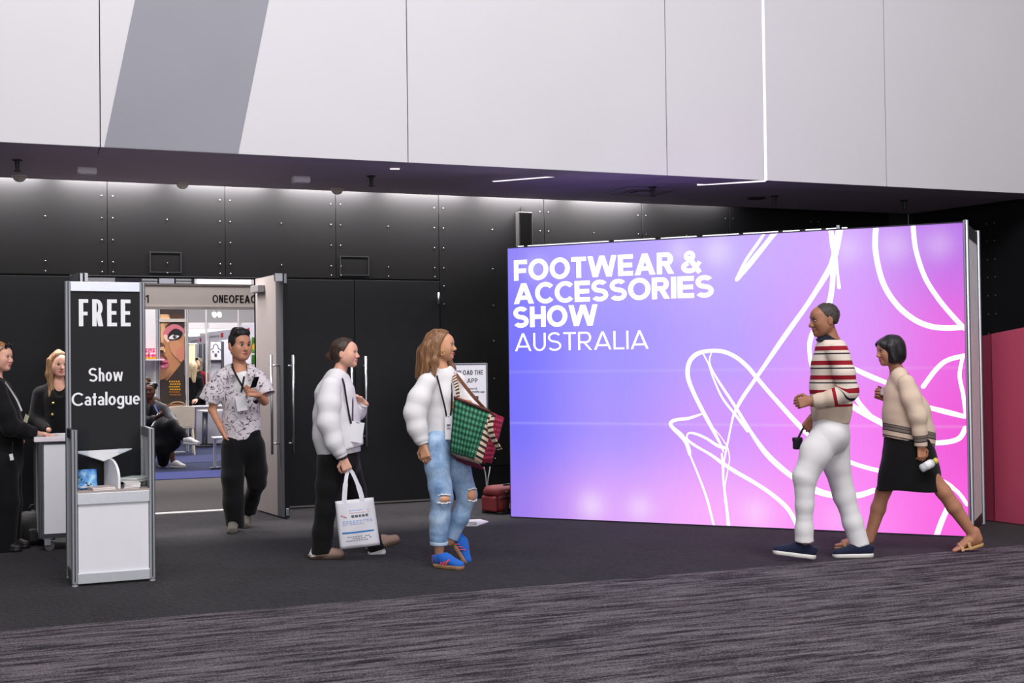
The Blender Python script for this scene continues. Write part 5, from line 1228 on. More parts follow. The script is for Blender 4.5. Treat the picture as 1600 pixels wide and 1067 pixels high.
def sl_attr2(V):
    a, b, c = A.P(1310, 552, -.2), A.P(1326, 616, -.23), A.P(1272, 626, -.18); L2 = np.linalg.norm(c-b); t2 = np.clip(((V-b)@(c-b))/L2**2, 0, 1); t1 = np.clip(((V-a)@(b-a))/np.dot(b-a, b-a), 0, 1)
    dA = np.linalg.norm(V-(a+t1[:, None]*(b-a)), axis=1); dB = np.linalg.norm(V-(b+t2[:, None]*(c-b)), axis=1); w_ = np.clip((dA-dB)/.03+.5, 0, 1)
    return np.minimum((1-w_)*(A.P(1300, 541, 0)[2]-V[:, 2]), .42)+w_*(.345+t2*.18)
def post(F):
    F.folds(A.P(1322, 606, -.24), vdir(.3, 1, 0), .075, .0065, 62); F.folds(A.P(1300, 620, -.22), vdir(1, -.2, 0), .06, .0043, 70); F.wrinkle(.004, 26, 5)
A.sdf('sleeve', [[(1309, 551, -.185, 16.5), (1318, 582, -.215, 16.5), (1325, 612, -.225, 15), (1300, 621, -.215, 12.5), (1280, 625, -.19, 10.5), (1271, 626.5, -.185, 9)]], SWM, .03, .006, post=post, attr=sl_attr2, caps={0: 'b'})
A.sdf('collar', [[(1289, 540, 0, 17.0, 1.0), (1297.5, 527, 0, 15.0, 1.0)]], clothmat('navy collar', (30, 30, 48)), .01, .005, caps={0: 'ab'}, post=lambda F: F.cone(A.P(1297, 540, 0), A.P(1302, 515, 0), .052, .060, .004, sub=True))
m_ = MB().tube([A.P(1272, 622, -.225), A.P(1269, 626, -.235)], [.034, .034], 16); A.small('watch_strap', MB().tube([A.P(1273.5, 626, -.183), A.P(1270, 626.8, -.183)], [.036, .034], 16), M('watch black', (24, 24, 28), .4))
WT = clothmat('white cotton', (226, 224, 226), .18, 260, var=.03)
def post(F):
    F.cut(A.P(1298, 650, 0), VU); F.cut(A.P(1257, 846, -.09), vdir(.0, -1, 0), .16); F.cut(A.P(1344, 852, .08), vdir(.25, -1, 0), .12)
    F.folds(A.P(1262, 742, -.13), vdir(.4, 1, 0), .08, .005, 60); F.folds(A.P(1290, 690, -.15), vdir(.75, .65, 0), .13, .0058, 46); F.wrinkle(.003, 18, 2, (1, 1, .25))
A.sdf('trousers', [[(1298, 652, 0, 27, 1.15), (1299, 680, 0, 29, 1.15)], [(1296, 678, -.08, 26), (1275, 708, -.09, 24), (1257.5, 744, -.10, 17.5), (1256.5, 790, -.10, 13.5), (1256.5, 825, -.095, 13), (1256.5, 860, -.09, 15)],
                    [(1304, 680, .08, 24), (1307, 728, .09, 20), (1319, 775, .09, 16), (1332, 815, .085, 14.2), (1347, 863, .075, 14)]], WT, .03, .007, post=post)
NV = clothmat('navy knit shoe', (28, 34, 58), .4, 200); SOLW = M('sole white', (222, 218, 214), .6)
hl = A.P(1366, 873, .06); hl[2] = 0; o_, P_ = shoe_parts(A, 'shoe', hl, -VR, VU, .31, .105, (NV, SOLW))
hl = A.P(1276, 878, -.09); hl[2] = .012; o_, P_ = shoe_parts(A, 'shoe', hl, vdir(-1, .13, -.12), vdir(.13, 1, 0), .32, .105, (NV, SOLW))
pz = thing('pouch', 'small black pouch on a strap in the far hand of the man in striped sweater', 'pouch', tuple(A.P(1246, 704, .16)))
o3 = A3(pz.location); c = A.P(1246, 693, .16)-o3
obj('case', MB().box(tuple(c-np.array((.030, .024, .042))), tuple(c+np.array((.030, .024, .042)))), M('pouch black', (26, 24, 28), .5), pz, bevel=.012, seg=3)
obj('flap', MB().box(tuple(c+np.array((-.032, -.027, .012))), tuple(c+np.array((.032, .026, .046)))), M('pouch flap', (36, 34, 38), .5), pz, bevel=.010, seg=3)
obj('strap', MB().ribbon([tuple(A.P(1247, 685, .16)-o3), tuple(A.P(1254, 671, .17)-o3), tuple(A.P(1263, 658, .185)-o3)], tuple(VR), .016, .003), M('pouch strap', (22, 22, 24), .6), pz)

# ---------------------------------------------------------------- woman with black bob
B_ = Fig('walking woman with black bob, cream cardigan, black skirt and tan sandals', 9.40, (1420, 862), SK_olive)
rh = B_.P(1536, 866, -.10); rh[2] = .062; fh = B_.P(1353, 858, .10); fh[2] = .018
B_.body(dict(head=(1390, 548, 0), neck=(1403, 584, 0), shL=(1416, 596, -.16), shR=(1408, 596, .16), elL=(1433, 645, -.21), elR=(1412, 645, .2), wrL=(1439, 696, -.20), wrR=(1384, 622, .15),
             hipL=(1421, 704, -.06), hipR=(1416, 704, .06), knL=(1474, 768, -.10), knR=(1380, 768, .085), anL=(1521, 836, -.10), anR=(1358, 843, .095)),
        (-1, -.12, .14), (.08, 1, 0), .93, False, hands={'L': dict(d=vdir(.06, -1, .05), n=vdir(-.3, 0, -1), side=1, curl=(.55, .8, .6), s=.92), 'R': dict(d=vdir(-.9, .4, .1), n=vdir(.2, .3, 1), side=1, curl=(.8, .9, .6), s=.92)},
        feet={'L': (rh, vdir(-1, -.27, .02), vdir(-.27, 1, 0), .235, .088), 'R': (fh, vdir(-1, .02, 0), VU, .235, .088)}, nose=1.05, jaw=.95, th=(.062, .056, .053, .036), arm=(.042, .034, .032, .023))
B_.face(M('brow black', (28, 22, 22), .8), M('lips rose', (166, 84, 80), .5))
HB = hairmat('hair black', (12, 11, 13), (34, 30, 34), (70, 70, 6))
def hb(F):
    ax = B_.axes(); F.ell(B_.H(-.020, 0, .028), ax, (.104, .094, .094), .02); F.ell(B_.H(-.048, 0, -.035), ax, (.072, .092, .085), .03)
    for y in (-1, 1): F.cone(B_.H(.02, y*.070, .03), B_.H(.012, y*.072, -.075), .034, .036, .02)
    F.cone(B_.H(.068, -.03, .060), B_.H(.068, .03, .060), .030, .030, .02)
    F.cone(B_.H(.092, -.02, -.11), B_.H(.082, 0, .02), .046, .042, .012, sub=True); F.cone(B_.H(.092, .02, -.11), B_.H(.082, 0, .02), .046, .042, .012, sub=True)
    F.cut(B_.H(0, 0, -.105), -B_.axes()[2]+B_.axes()[0]*.25); F.wrinkle(.0018, 90, 4, (1, 1, .15))
B_.hair(hb, HB)
def card_mat():
    t = NT('cream knit with dark bands'); a = t.n('ShaderNodeAttribute'); a.attribute_name = 'u'; u = a.outputs['Fac']
    cr, bk, gy = lin((214, 192, 172)), lin((40, 36, 38)), lin((124, 112, 106))
    c = t.ramp(u, [(0, cr), (.010, bk), (.018, cr), (.048, bk), (.058, gy), (.076, bk), (.082, gy), (.094, bk), (.10, cr)], 'CONSTANT')
    t.base(c); n_ = t.noise(t.coord(), 190, 3); t.bump(n_, .3, .003); return t.set(.9, 0, .15)
CM = card_mat(); hp, hn = B_.P(1420, 690, -.1), vdir(-.21, -1, 0)
def post(F):
    F.cut(hp, hn); F.wrinkle(.005, 20, 7); F.folds(B_.P(1400, 650, -.1), vdir(.3, 1, 0), .1, .0043, 45); F.cone(B_.P(1396, 570, 0), B_.P(1402, 589, 0), .050, .046, .006, sub=True)
B_.sdf('cardigan', [[(1405, 597, 0, 17, 1.35), (1409, 615, 0, 27, 1.12), (1416, 645, 0, 36, .88), (1420, 680, 0, 38.5, .86), (1421, 706, 0, 39, .86)], [(1412, 599, -.13, 11), (1405, 586, -.05, 11), (1405, 586, .05, 11), (1409, 599, .13, 11)], [(1408, 600, .14, 12.5), (1408, 640, .19, 12.5), (1392, 626, .16, 9.5)]], CM, .03, .007, post=post, attr=lambda V: np.maximum(-(V-hp)@hn, 0), caps={2: 'b'})
cu = B_.P(1438.5, 697, -.2); cn_ = unit(B_.P(1438.5, 697, -.2)-B_.P(1434, 650, -.21))
def post(F): F.folds(B_.P(1432, 648, -.24), vdir(.2, 1, 0), .07, .0043, 62); F.wrinkle(.004, 24, 8)
B_.sdf('sleeve', [[(1416, 598, -.155, 13.5), (1424, 622, -.19, 14), (1433.5, 650, -.21, 13), (1437, 675, -.205, 11), (1438.5, 697, -.2, 9.5)]], CM, .03, .006, post=post, attr=lambda V: np.maximum(-(V-cu)@cn_, 0)+.02, caps={0: 'b'})
def post(F): F.cut(B_.P(1420, 765.5, 0), -VU); F.wrinkle(.007, 16, 9, (1, 1, .25)); F.cut(B_.P(1420, 684, 0), VU)
B_.sdf('skirt', [[(1420, 682, 0, 36, 1.0), (1421, 715, 0, 41, .92), (1421, 745, 0, 47.5, .78), (1421, 785, 0, 56, .66)]], clothmat('black wool', (13, 12, 14), .3, 200), .03, .008, post=post)
TAN = M('sandal tan', (186, 146, 92), .5)
def sandal(F0, heel, d, u, L=.255):
    d = unit(d); u = unit(u-d*np.dot(u, d)); l = np.cross(u, d); P = lambda x, y, z: heel+d*x*L+l*y+u*z
    so = Field([P(-.1, -.06, -.03), P(1.1, .06, .1), P(-.1, .06, 0)], .02, .005)
    so.cone(P(.12, 0, 0), P(.45, 0, 0), .034, .036, .03); so.cone(P(.45, 0, 0), P(.84, .004, 0), .036, .043, .03); so.cut(P(0, 0, .004), u); so.cut(P(0, 0, -.020), -u)
    sdf_obj('sandal_sole', so, TAN, F0.root, F0.org)
    for x, hgt in ((.66, .050), (.44, .078)):
        m_ = MB().ribbon([P(x, s_*.047*math.cos(a_), .0+hgt*math.sin(a_)) for s_, a_ in [(-1, -.1), (-1, .5), (-1, 1.0), (1, 1.571), (1, 1.0), (1, .5), (1, -.1)]], tuple(d), .022, .004); F0.small('strap', m_, TAN, smooth=False)
    m_ = MB().ribbon([P(.40, -.040, .055), P(.15, -.036, .060), P(-.0, 0, .062), P(.15, .036, .060), P(.40, .040, .055)], tuple(u), .016, .004); F0.small('heel_strap', m_, TAN, smooth=False)
sandal(B_, rh, vdir(-1, -.27, .02), vdir(-.27, 1, 0)); sandal(B_, fh, vdir(-1, .02, 0), VU)
bt = thing('water_bottle', 'clear plastic bottle with white label and yellow end held by the woman in cream cardigan', 'bottle', tuple(B_.P(1450, 738, -.22)))
o3 = A3(bt.location); a, b = B_.P(1438, 733, -.235)-o3, B_.P(1464, 719, -.235)-o3; dr_ = b-a
obj('bottle', MB().tube([tuple(a+dr_*t_) for t_ in (0, .04, .1, .7, .78, .84)], [.012, .026, .030, .030, .024, .014], 16), glassmat('bottle plastic', (236, 240, 244), .45), bt, smooth=True)
obj('cap', MB().tube([tuple(a+dr_*t_) for t_ in (.84, 1.02)], [.022, .022], 14), M('bottle yellow', (206, 190, 70), .4), bt)
obj('label', MB().tube([tuple(a+dr_*t_) for t_ in (.35, .66)], [.0312, .0312], 16), M('label white', (232, 230, 234), .5), bt)
pc = thing('white_napkin', 'folded white napkin in the raised hand of the woman in cream cardigan', 'napkin', tuple(B_.P(1380, 612, .13)))
o3 = A3(pc.location); q = [B_.P(*z_)-o3 for z_ in ((1374, 616, .12), (1384, 619, .12), (1388, 607, .13), (1378, 604, .13))]
obj('fold', MB().prism([tuple(z_) for z_ in q], tuple(VC*.008)), M('napkin', (234, 228, 232), .8), pc, bevel=.002); obj('fold', MB().prism([tuple(z_+VC*.009) for z_ in (q[0], q[1], (q[1]+q[2])/2, (q[0]+q[3])/2)], tuple(VC*.006)), M('napkin', (234, 228, 232), .8), pc)

# ---------------------------------------------------------------- woman with hair in a bun
D_ = Fig('walking woman with hair bun, pale grey sweatshirt, black trousers and taupe clogs', 9.46, (535, 870), SK_fair)
D_.body(dict(head=(540, 552, 0), neck=(529, 587, 0), shR=(518, 604, -.17), shL=(528, 604, .17), elR=(514, 661, -.23), elL=(546, 652, .20), wrR=(536, 716, -.22), wrL=(568, 629, .09),
             hipR=(525, 722, -.085), hipL=(536, 722, .085), knR=(509, 793, -.10), knL=(558, 786, .10), anR=(501, 858, -.10), anL=(588, 853, .12)),
        (1, .02, .17), (-.04, 1, 0), .93, False, hands={'R': dict(d=vdir(.38, -1, .05), n=vdir(-.2, .0, -1), side=-1, curl=(.9, 1.2, .9), s=.95, thumb=.8), 'L': dict(d=vdir(-.75, .55, .25), n=vdir(-.3, -.6, .5), side=1, curl=(.6, .9, .6), s=.93)}, nose=1.0, jaw=.98, arm=(.042, .034, .032, .023))
D_.face(M('brow brown', (92, 66, 54), .8), M('lips pink', (196, 104, 104), .5), .0028)
HD = hairmat('hair dark brown', (34, 24, 20), (82, 60, 48), (40, 40, 40))
def hb(F):
    ax = D_.axes(); H = D_.H
    F.ell(H(-.018, 0, .036), ax, (.101, .081, .086), .01); F.ell(H(-.045, 0, -.02), ax, (.062, .070, .06), .03)
    F.cut(H(.052, 0, .088), ax[0]*.86-ax[2]*.5); F.cut(H(-.012, 0, -.028), ax[0]*.75-ax[2]*.66)
    F.ell(H(-.128, 0, -.022), ax, (.036, .036, .034), .012); F.cone(H(-.105, 0, -.02), H(-.155, .005, -.040), .030, .012, .01); F.cone(H(-.13, 0, 0), H(-.165, -.01, -.012), .02, .008, .01); F.wrinkle(.0012, 110, 6, (1, 1, .4))
D_.hair(hb, HD, extra=[D_.hc-VR*.2])
GW = clothmat('pale grey fleece', (224, 222, 226), .3, 200, var=.03); RB = clothmat('pale grey rib', (212, 210, 214), .5, 320)
hp2, hn2 = D_.P(529, 704, 0), vdir(.28, -1, 0)
def post(F):
    F.cut(hp2, hn2); F.wrinkle(.007, 17, 11); F.folds(D_.P(520, 670, -.15), vdir(.2, 1, 0), .13, .0058, 40); F.folds(D_.P(545, 690, 0), vdir(.1, 1, 0), .09, .0050, 48); F.cone(D_.P(533, 574, 0), D_.P(529, 590, 0), .061, .06, .006, sub=True)
D_.sdf('sweatshirt', [[(525, 596, 0, 21, 1.35), (523, 615, 0, 30, 1.12), (525, 645, 0, 35.5, .98), (527, 680, 0, 38, .95), (530, 702, 0, 34.5, .98), (532, 725, 0, 32, 1)],
                      [(519, 602, -.15, 13.5), (526, 590, -.05, 10), (528, 590, .05, 10), (527, 602, .15, 13.5)], [(529, 606, .16, 15), (545, 650, .2, 14.5), (558, 642, .15, 12.5), (567, 631, .10, 9.5)]], GW, .03, .007, post=post, caps={2: 'b'})
def post(F): F.folds(D_.P(518, 660, -.26), vdir(.25, 1, .3), .06, .004, 66); F.folds(D_.P(528, 698, -.24), vdir(.4, -1, 0), .04, .003, 85); F.wrinkle(.005, 22, 12)
D_.sdf('sleeve', [[(517, 604, -.165, 17), (513, 632, -.205, 18), (513.5, 661, -.23, 17.5), (523, 690, -.235, 15), (529.5, 703, -.23, 12)]], GW, .03, .006, post=post)
D_.sdf('cuff', [[(529, 702, -.23, 10.8), (534.5, 714, -.222, 9.6)]], RB, .01, .005, caps={0: 'ab'})
D_.sdf('cuff', [[(563, 636, .12, 9.8), (569, 629, .095, 8.5)]], RB, .01, .005, caps={0: 'ab'})
D_.sdf('waist_rib', [[(530, 701, 0, 33.5, .97), (531, 709, 0, 32.5, .97)]], RB, .01, .006, caps={0: 'ab'}, post=lambda F: None)
D_.sdf('neck_rib', [[(529.5, 589, 0, 13.4, 1.05), (531.5, 583.5, 0, 12.6, 1.02)]], RB, .01, .005, caps={0: 'ab'}, post=lambda F: F.cone(D_.P(527, 596, 0), D_.P(535, 574, 0), .052, .056, .004, sub=True))
BKT = clothmat('black jersey', (13, 12, 14), .2, 220)
def post(F): F.cut(D_.P(504, 865, -.1), vdir(0, -1, 0), .13); F.cut(D_.P(592, 859, .12), vdir(.3, -1, 0), .12); F.wrinkle(.006, 18, 13, (1, 1, .3)); F.folds(D_.P(512, 795, -.1), vdir(0, 1, 0), .1, .0036, 50)
D_.sdf('trousers', [[(529, 702, 0, 31, .95), (529, 722, 0, 32, .98)], [(522, 725, -.08, 26), (514, 760, -.095, 20), (509.5, 795, -.10, 16), (504, 832, -.10, 15.5), (503, 868, -.10, 17)], [(538, 725, .08, 25), (552, 765, .095, 19), (560, 790, .10, 16), (575, 825, .11, 14), (591, 861, .12, 14)]], BKT, .03, .007, post=post)
TP, TPS = M('clog suede', (158, 130, 116), .85, bump=.3, bs=200), M('clog sole', (74, 58, 48), .7); SOCK = clothmat('white sock', (228, 226, 230), .4, 260)
hl = D_.P(483, 876, -.10); hl[2] = 0; shoe_parts(D_, 'clog', hl, VR, VU, .265, .10, (TP, TPS), 'clog')
D_.sdf('sock', [[(494, 858, -.10, 8), (491, 868, -.10, 7.5), (505, 871, -.10, 7)]], SOCK, .02, .005)
hl = D_.P(574, 870, .12); hl[2] = .016; shoe_parts(D_, 'clog', hl, vdir(1, .24, -.1), vdir(-.24, 1, 0), .265, .10, (TP, TPS), 'clog')
D_.sdf('sock', [[(588, 852, .12, 8), (583, 862, .12, 7.5), (596, 862, .12, 7)]], SOCK, .02, .005)
D_.strap([(525.5, 575, -.05), (531, 585, -.095), (537, 598, -.15), (541, 622, -.17), (546, 650, -.15), (549, 662, -.14)], .013)
D_.strap([(543.5, 588, -.02), (548, 602, -.02), (551, 625, -.09), (551, 645, -.12), (551, 662, -.135)], .012, mat=clothmat('lanyard grey', (78, 72, 86)))
D_.badge((557, 675, -.15), .105, .15, .16, .25)
D_.small('bracelet', MB().tube([D_.P(535.5, 714, -.222), D_.P(536.5, 717, -.221)], [.032, .031], 14), M('bracelet dark', (36, 34, 38), .4))
tb_ = thing('tote_bag', 'white tote bag with blue print held by the woman with the bun', 'bag', tuple(D_.P(560, 858, -.24)))
o3 = A3(tb_.location); TQ = [D_.P(*z_)-o3 for z_ in ((523.5, 783.5, -.24), (583.5, 777, -.22), (594, 851, -.22), (531.5, 858, -.24))]; tn = unit(np.cross(TQ[1]-TQ[0], TQ[0]-TQ[3])); tn = tn if tn@VC > 0 else -tn
def tp(u_, v_, o=0.0): return (1-v_)*((1-u_)*TQ[0]+u_*TQ[1])+v_*((1-u_)*TQ[3]+u_*TQ[2])+tn*o
N_ = 14; m_ = MB(); idx = {}
def bulge(u_, v_): return .030*(math.sin(PI*u_)**.6)*(math.sin(PI*min(1, v_*.75+.08))**.7)+.004*math.sin(9*u_+7*v_)
for sgn in (1, -1):
    o = len(m_.v)
    for i in range(N_+1):
        for j in range(N_+1): m_.v.append(tuple(tp(i/N_, j/N_, sgn*max(.002, bulge(i/N_, j/N_)))))
    for i in range(N_):
        for j in range(N_):
            q = (o+i*(N_+1)+j, o+(i+1)*(N_+1)+j, o+(i+1)*(N_+1)+j+1, o+i*(N_+1)+j+1); m_.f.append(q if sgn < 0 else q[::-1])
TW = clothmat('tote canvas', (230, 229, 238), .2, 300, var=.015)
tbb = obj('bag_body', m_, TW, tb_, smooth=True); sd = tbb.modifiers.new('t', 'SOLIDIFY'); sd.thickness = .002
hd_ = D_.P(546, 737, -.215)-o3
for off, nm in ((.012, 'near'), (-.014, 'far')):
    a_, b_ = tp(.24, 0, off), tp(.70, 0, off)
    pts = [a_+(-.03)*VU, a_, a_*.45+(hd_-VR*.022)*.55+tn*off*.5, hd_-VR*.014-VU*.004, hd_+VR*.016+VU*.002, b_*.5+(hd_+VR*.045-VU*.03)*.5, b_, b_-.03*VU]
    obj('handle', MB().ribbon([tuple(z_) for z_ in catmull([tuple(z_) for z_ in pts], 5)], tuple(VR), [.034]*11+[.026]*14+[.034]*11, .0025), TW, tb_)
def tpatch(u0, u1, v0, v1, mat, nm):
    m_ = MB(); n_ = 8
    for j in (v0, v1):
        for i in range(n_+1): u_ = u0+(u1-u0)*i/n_; m_.v.append(tuple(tp(u_, j, max(.002, bulge(u_, j))+.0030)))
    m_.f += [(i, i+n_+1, i+n_+2, i+1) for i in range(n_)]; return obj(nm, m_, mat, tb_)
BL, BLL, GY = M('print blue', (40, 130, 206), .6), M('print pale blue', (160, 186, 240), .6), M('print grey', (120, 118, 130), .6)
tpatch(.10, .90, .655, .685, BL, 'printed_bar')
for v_, c_, a_, b_ in ((.215, BLL, .34, .86), (.43, BLL, .14, .92), (.465, BLL, .14, .92), (.50, BLL, .14, .70), (.265, M('print red', (226, 170, 180), .6), .34, .86), (.76, GY, .22, .80), (.80, GY, .20, .84), (.84, GY, .18, .74)):
    n_ = 9
    for k in range(n_):
        if rnd.random() < .12: continue
        w_ = (b_-a_)/n_; tpatch(a_+k*w_, a_+(k+.72)*w_, v_-.006, v_+.006, c_, 'printed_line')
for k, (a_, b_) in enumerate(((.38, .45), (.47, .55), (.57, .63), (.65, .72), (.74, .80))): tpatch(a_, b_, .315, .36, M('print dark', (92, 92, 104), .6), 'printed_line')
for k in range(3): tpatch(.10+.045*k, .16+.055*k, .30+.02*k, .312+.02*k, M('print logo red', (206, 96, 110), .6), 'printed_logo')
# ---------------------------------------------------------------- woman in ripped jeans
E_ = Fig('walking woman with long light brown hair, white sweater, ripped blue jeans and blue trainers', 9.0, (695, 882), SK_gold)
E_.body(dict(head=(690, 540.5, 0), neck=(688, 578, 0), shR=(667, 596, -.10), shL=(712, 596, .10), elR=(648, 646, -.15), elL=(738, 644, .06), wrR=(661, 696, -.16), wrL=(729, 630, -.06),
             hipR=(682, 698, -.06), hipL=(701, 698, .06), knR=(691, 778, -.10), knL=(731, 778, .06), anR=(686, 862, -.08), anL=(703, 846, .10)),
        (1, .03, .12), (-.05, 1, 0), .92, False, hands={'R': dict(d=vdir(.22, -1, .1), n=vdir(.4, 0, -1), side=-1, curl=(.35, .5, .4), s=.93), 'L': dict(d=vdir(-.85, -.1, .35), n=vdir(-.2, -.5, -.7), side=-1, curl=(.7, .9, .6), s=.92)}, nose=1.04, jaw=.9, arm=(.040, .033, .031, .022), th=(.060, .054, .047, .032))
E_.face(M('brow brown dark', (70, 46, 36), .8), M('lips rosy', (190, 92, 92), .5), .003)
HE = hairmat('hair light brown', (84, 54, 34), (158, 114, 78), (46, 46, 4))
def hb(F):
    ax = E_.axes(); H = E_.H
    F.ell(H(-.022, 0, .036), ax, (.106, .084, .090), .01); F.ell(H(-.06, 0, -.03), ax, (.085, .085, .09), .04)
    F.cut(H(.050, 0, .085), ax[0]*.9-ax[2]*.42)
    pa = lambda x, y, d: E_.P(x, y, d)
    F.cone(pa(671, 548, -.055), pa(662, 585, -.08), .062, .030, .03, VC, .6); F.cone(pa(664, 552, .02), pa(655, 588, .03), .062, .036, .03, VC, .8); F.cone(pa(668, 545, .06), pa(661, 588, .08), .05, .03, .03)
    F.cone(pa(682, 540, -.075), pa(679, 565, -.105), .030, .026, .02, VC, .6); F.cone(pa(679, 565, -.105), pa(676, 596, -.13), .026, .010, .02, VC, .6)
    F.cone(pa(690, 548, .08), pa(708, 575, .09), .03, .022, .02); F.cone(pa(708, 575, .09), pa(712, 598, .02), .022, .010, .02)
    F.cone(H(.075, 0, -.15), H(.058, 0, .02), .060, .052, .012, sub=True); F.wrinkle(.0032, 80, 14, (1, 1, .06))
E_.hair(hb, HE, ext=.13, extra=[E_.P(650, 600, -.15), E_.P(716, 604, .12)], h=.0055)
WSW = clothmat('white knit', (230, 228, 230), .3, 180, var=.025)
def post(F):
    F.cut(E_.P(684, 679, -.05), vdir(.18, -1, 0)); F.wrinkle(.006, 18, 15); F.folds(E_.P(690, 655, -.12), vdir(.2, 1, 0), .11, .0043, 42); F.cone(E_.P(690, 566, 0), E_.P(688, 583, 0), .058, .058, .006, sub=True)
E_.sdf('sweater', [[(689, 592, 0, 24, .78), (689, 618, 0, 27, .82), (689, 650, 0, 25.5, .82), (688, 692, 0, 23.5, .82)], [(668, 597, -.09, 13), (682, 587, -.03, 10), (698, 587, .03, 10), (713, 597, .09, 13)],
                   [(713, 598, .09, 13.5), (724, 622, .08, 13.5), (738, 643, .05, 13), (731, 634, -.045, 9)]], WSW, .03, .007, post=post, caps={2: 'b'})
E_.sdf('neck_rib', [[(688.5, 581.5, 0, 12.6, 1.0), (689.2, 577, 0, 11.8, 1.0)]], WSW, .01, .005, caps={0: 'ab'}, post=lambda F: F.cone(E_.P(688, 590, 0), E_.P(690, 565, 0), .050, .052, .004, sub=True))
def post(F): F.folds(E_.P(652, 645, -.17), vdir(.4, 1, .2), .06, .004, 60); F.folds(E_.P(655, 680, -.18), vdir(.3, -1, 0), .04, .003, 80); F.wrinkle(.005, 20, 16)
E_.sdf('sleeve', [[(667, 598, -.105, 15.5), (656, 622, -.135, 17.5), (648.5, 646, -.15, 17), (652, 668, -.16, 15.5), (657.5, 684, -.16, 12.5)]], WSW, .03, .006, post=post)
E_.sdf('cuff', [[(657, 682, -.16, 10.5), (660.5, 694, -.16, 9.2)]], WSW, .01, .005, caps={0: 'ab'})
def denim():
    t = NT('washed denim'); v = t.coord(); n1 = t.noise(v, 5.5, 4, .6); n2 = t.noise(t.coord((300, 300, 60)), 1, 2)
    f = t.math('ADD', n1, t.math('MULTIPLY', t.math('SUBTRACT', n2, .5), .22))
    t.base(t.ramp(f, [(.32, lin((92, 124, 164))), (.5, lin((138, 168, 204))), (.68, lin((186, 208, 232)))])); t.bump(n2, .25, .003); return t.set(.85, 0, .2)
DN = denim()
def post(F):
    F.cut(E_.P(688, 668, 0), VU); F.cut(E_.P(686, 852, -.09), vdir(0, -1, 0), .12); F.cut(E_.P(702, 842, .1), vdir(-.45, -1, 0), .11); F.wrinkle(.005, 19, 17, (1, 1, .4))
    F.folds(E_.P(690, 790, -.12), vdir(.1, 1, 0), .09, .0058, 58); F.folds(E_.P(684, 838, -.12), vdir(.1, 1, 0), .07, .0050, 85); F.folds(E_.P(690, 710, -.1), vdir(.5, .8, 0), .1, .0050, 50); F.folds(E_.P(722, 792, .06), vdir(.4, 1, 0), .08, .0043, 60)
E_.sdf('jeans', [[(688, 670, 0, 23, .82), (689, 694, 0, 26, .85)], [(681, 695, -.06, 22), (683, 728, -.085, 19.5), (687, 760, -.1, 17), (690.5, 780, -.105, 16), (687, 808, -.095, 15.5), (686, 865, -.09, 13.5)],
                 [(701, 695, .06, 22), (716, 735, .075, 19), (730, 774, .07, 15.5), (719, 808, .085, 14), (699, 855, .1, 12.5)]], DN, .03, .007, post=post)
E_.sdf('rolled_hem', [[(686, 845.5, -.09, 14.5), (686, 851.5, -.09, 14.3)]], M('frayed denim', (176, 196, 218), .9, bump=.6, bs=200), .01, .005, caps={0: 'ab'})
FR = clothmat('frayed white cotton', (232, 230, 230), .8, 120)
for c_, r_, nrm_ in (((693.0, 779.5, -.184), (10.5, 6.8), vdir(.12, .1, 1)), ((739, 773, .012), (9.5, 10), vdir(.75, .05, .7))):
    o = E_.P(*c_); n_ = unit(nrm_); u_ = unit(VU-n_*np.dot(VU, n_)); l_ = np.cross(u_, n_); k = E_.e; F = Field([o-.07, o+.07], .01, .004)
    F.ell(o-n_*.022, (n_, l_, u_), (.036, r_[0]*k, r_[1]*k), .01); kn = sdf_obj('bare_knee', F, SK_gold, E_.root, E_.org, label='skin showing through ripped knee')
    for s_, lw in ((1, .8), (-1, 1.0)):
        m_ = MB().tube([o+n_*(.012-.02*(j/5)**2)+l_*(j/5*r_[0]*k*1.0)+u_*s_*(r_[1]*k*(1.0-.25*(j/5)**2)+.002*((j*7) % 3-1)) for j in range(-5, 6)], [.0035+.003*((j*5) % 3)*.5 for j in range(11)], 6); E_.small('fray', m_, FR, parent=kn)
BLU, COR, GUM = clothmat('blue suede', (38, 98, 190), .4, 160), M('coral stripe', (232, 82, 92), .6), M('gum sole', (150, 112, 82), .6)
sd_ = vdir(.80, 0, .60); hl = E_.P(679, 875, -.085); hl[2] = 0; o_, P_ = shoe_parts(E_, 'trainer', hl, sd_, VU, .255, .095, (BLU, GUM))
for x in (.36, .45, .54):
    m_ = MB().ribbon([P_(x+.10, -.36, .070), P_(x+.05, -.45, .054), P_(x, -.48, .032)], tuple(sd_), .011, .005); E_.small('side_stripe', m_, COR, smooth=False)
m_ = MB().ribbon([P_(-.035, 0, .035), P_(-.03, 0, .085)], tuple(np.cross(sd_, VU)), .03, .008); E_.small('heel_tab', m_, COR, smooth=False)
for j in range(4): m_ = MB().tube([P_(.46+.075*j, -.22, .086-.009*j), P_(.48+.075*j, 0, .097-.009*j), P_(.46+.075*j, .24, .086-.009*j)], .0035, 6); E_.small('lace', m_, M('lace blue', (52, 120, 214), .7))
ld = vdir(.42, -.86, .25); hl = E_.P(700, 838, .16); o_, P_ = shoe_parts(E_, 'trainer', hl, vdir(.45, -.72, .25), vdir(.78, .5, .1), .25, .092, (BLU, GUM))
for x in (.36, .45, .54):
    m_ = MB().ribbon([P_(x+.10, -.36, .070), P_(x+.05, -.45, .054), P_(x, -.48, .032)], tuple(sd_), .011, .005); E_.small('side_stripe', m_, COR, smooth=False)
E_.small('earring', MB().tube([E_.P(691.5+3.2*math.cos(a_*PI/5), 551+4*math.sin(a_*PI/5), -.083) for a_ in range(11)], .0022, 6), M('earring gold', (226, 196, 140), .25, .8))
E_.strap([(681, 582, -.075), (685, 596, -.115), (690, 616, -.135), (695, 636, -.135), (698, 652, -.13)], .012)
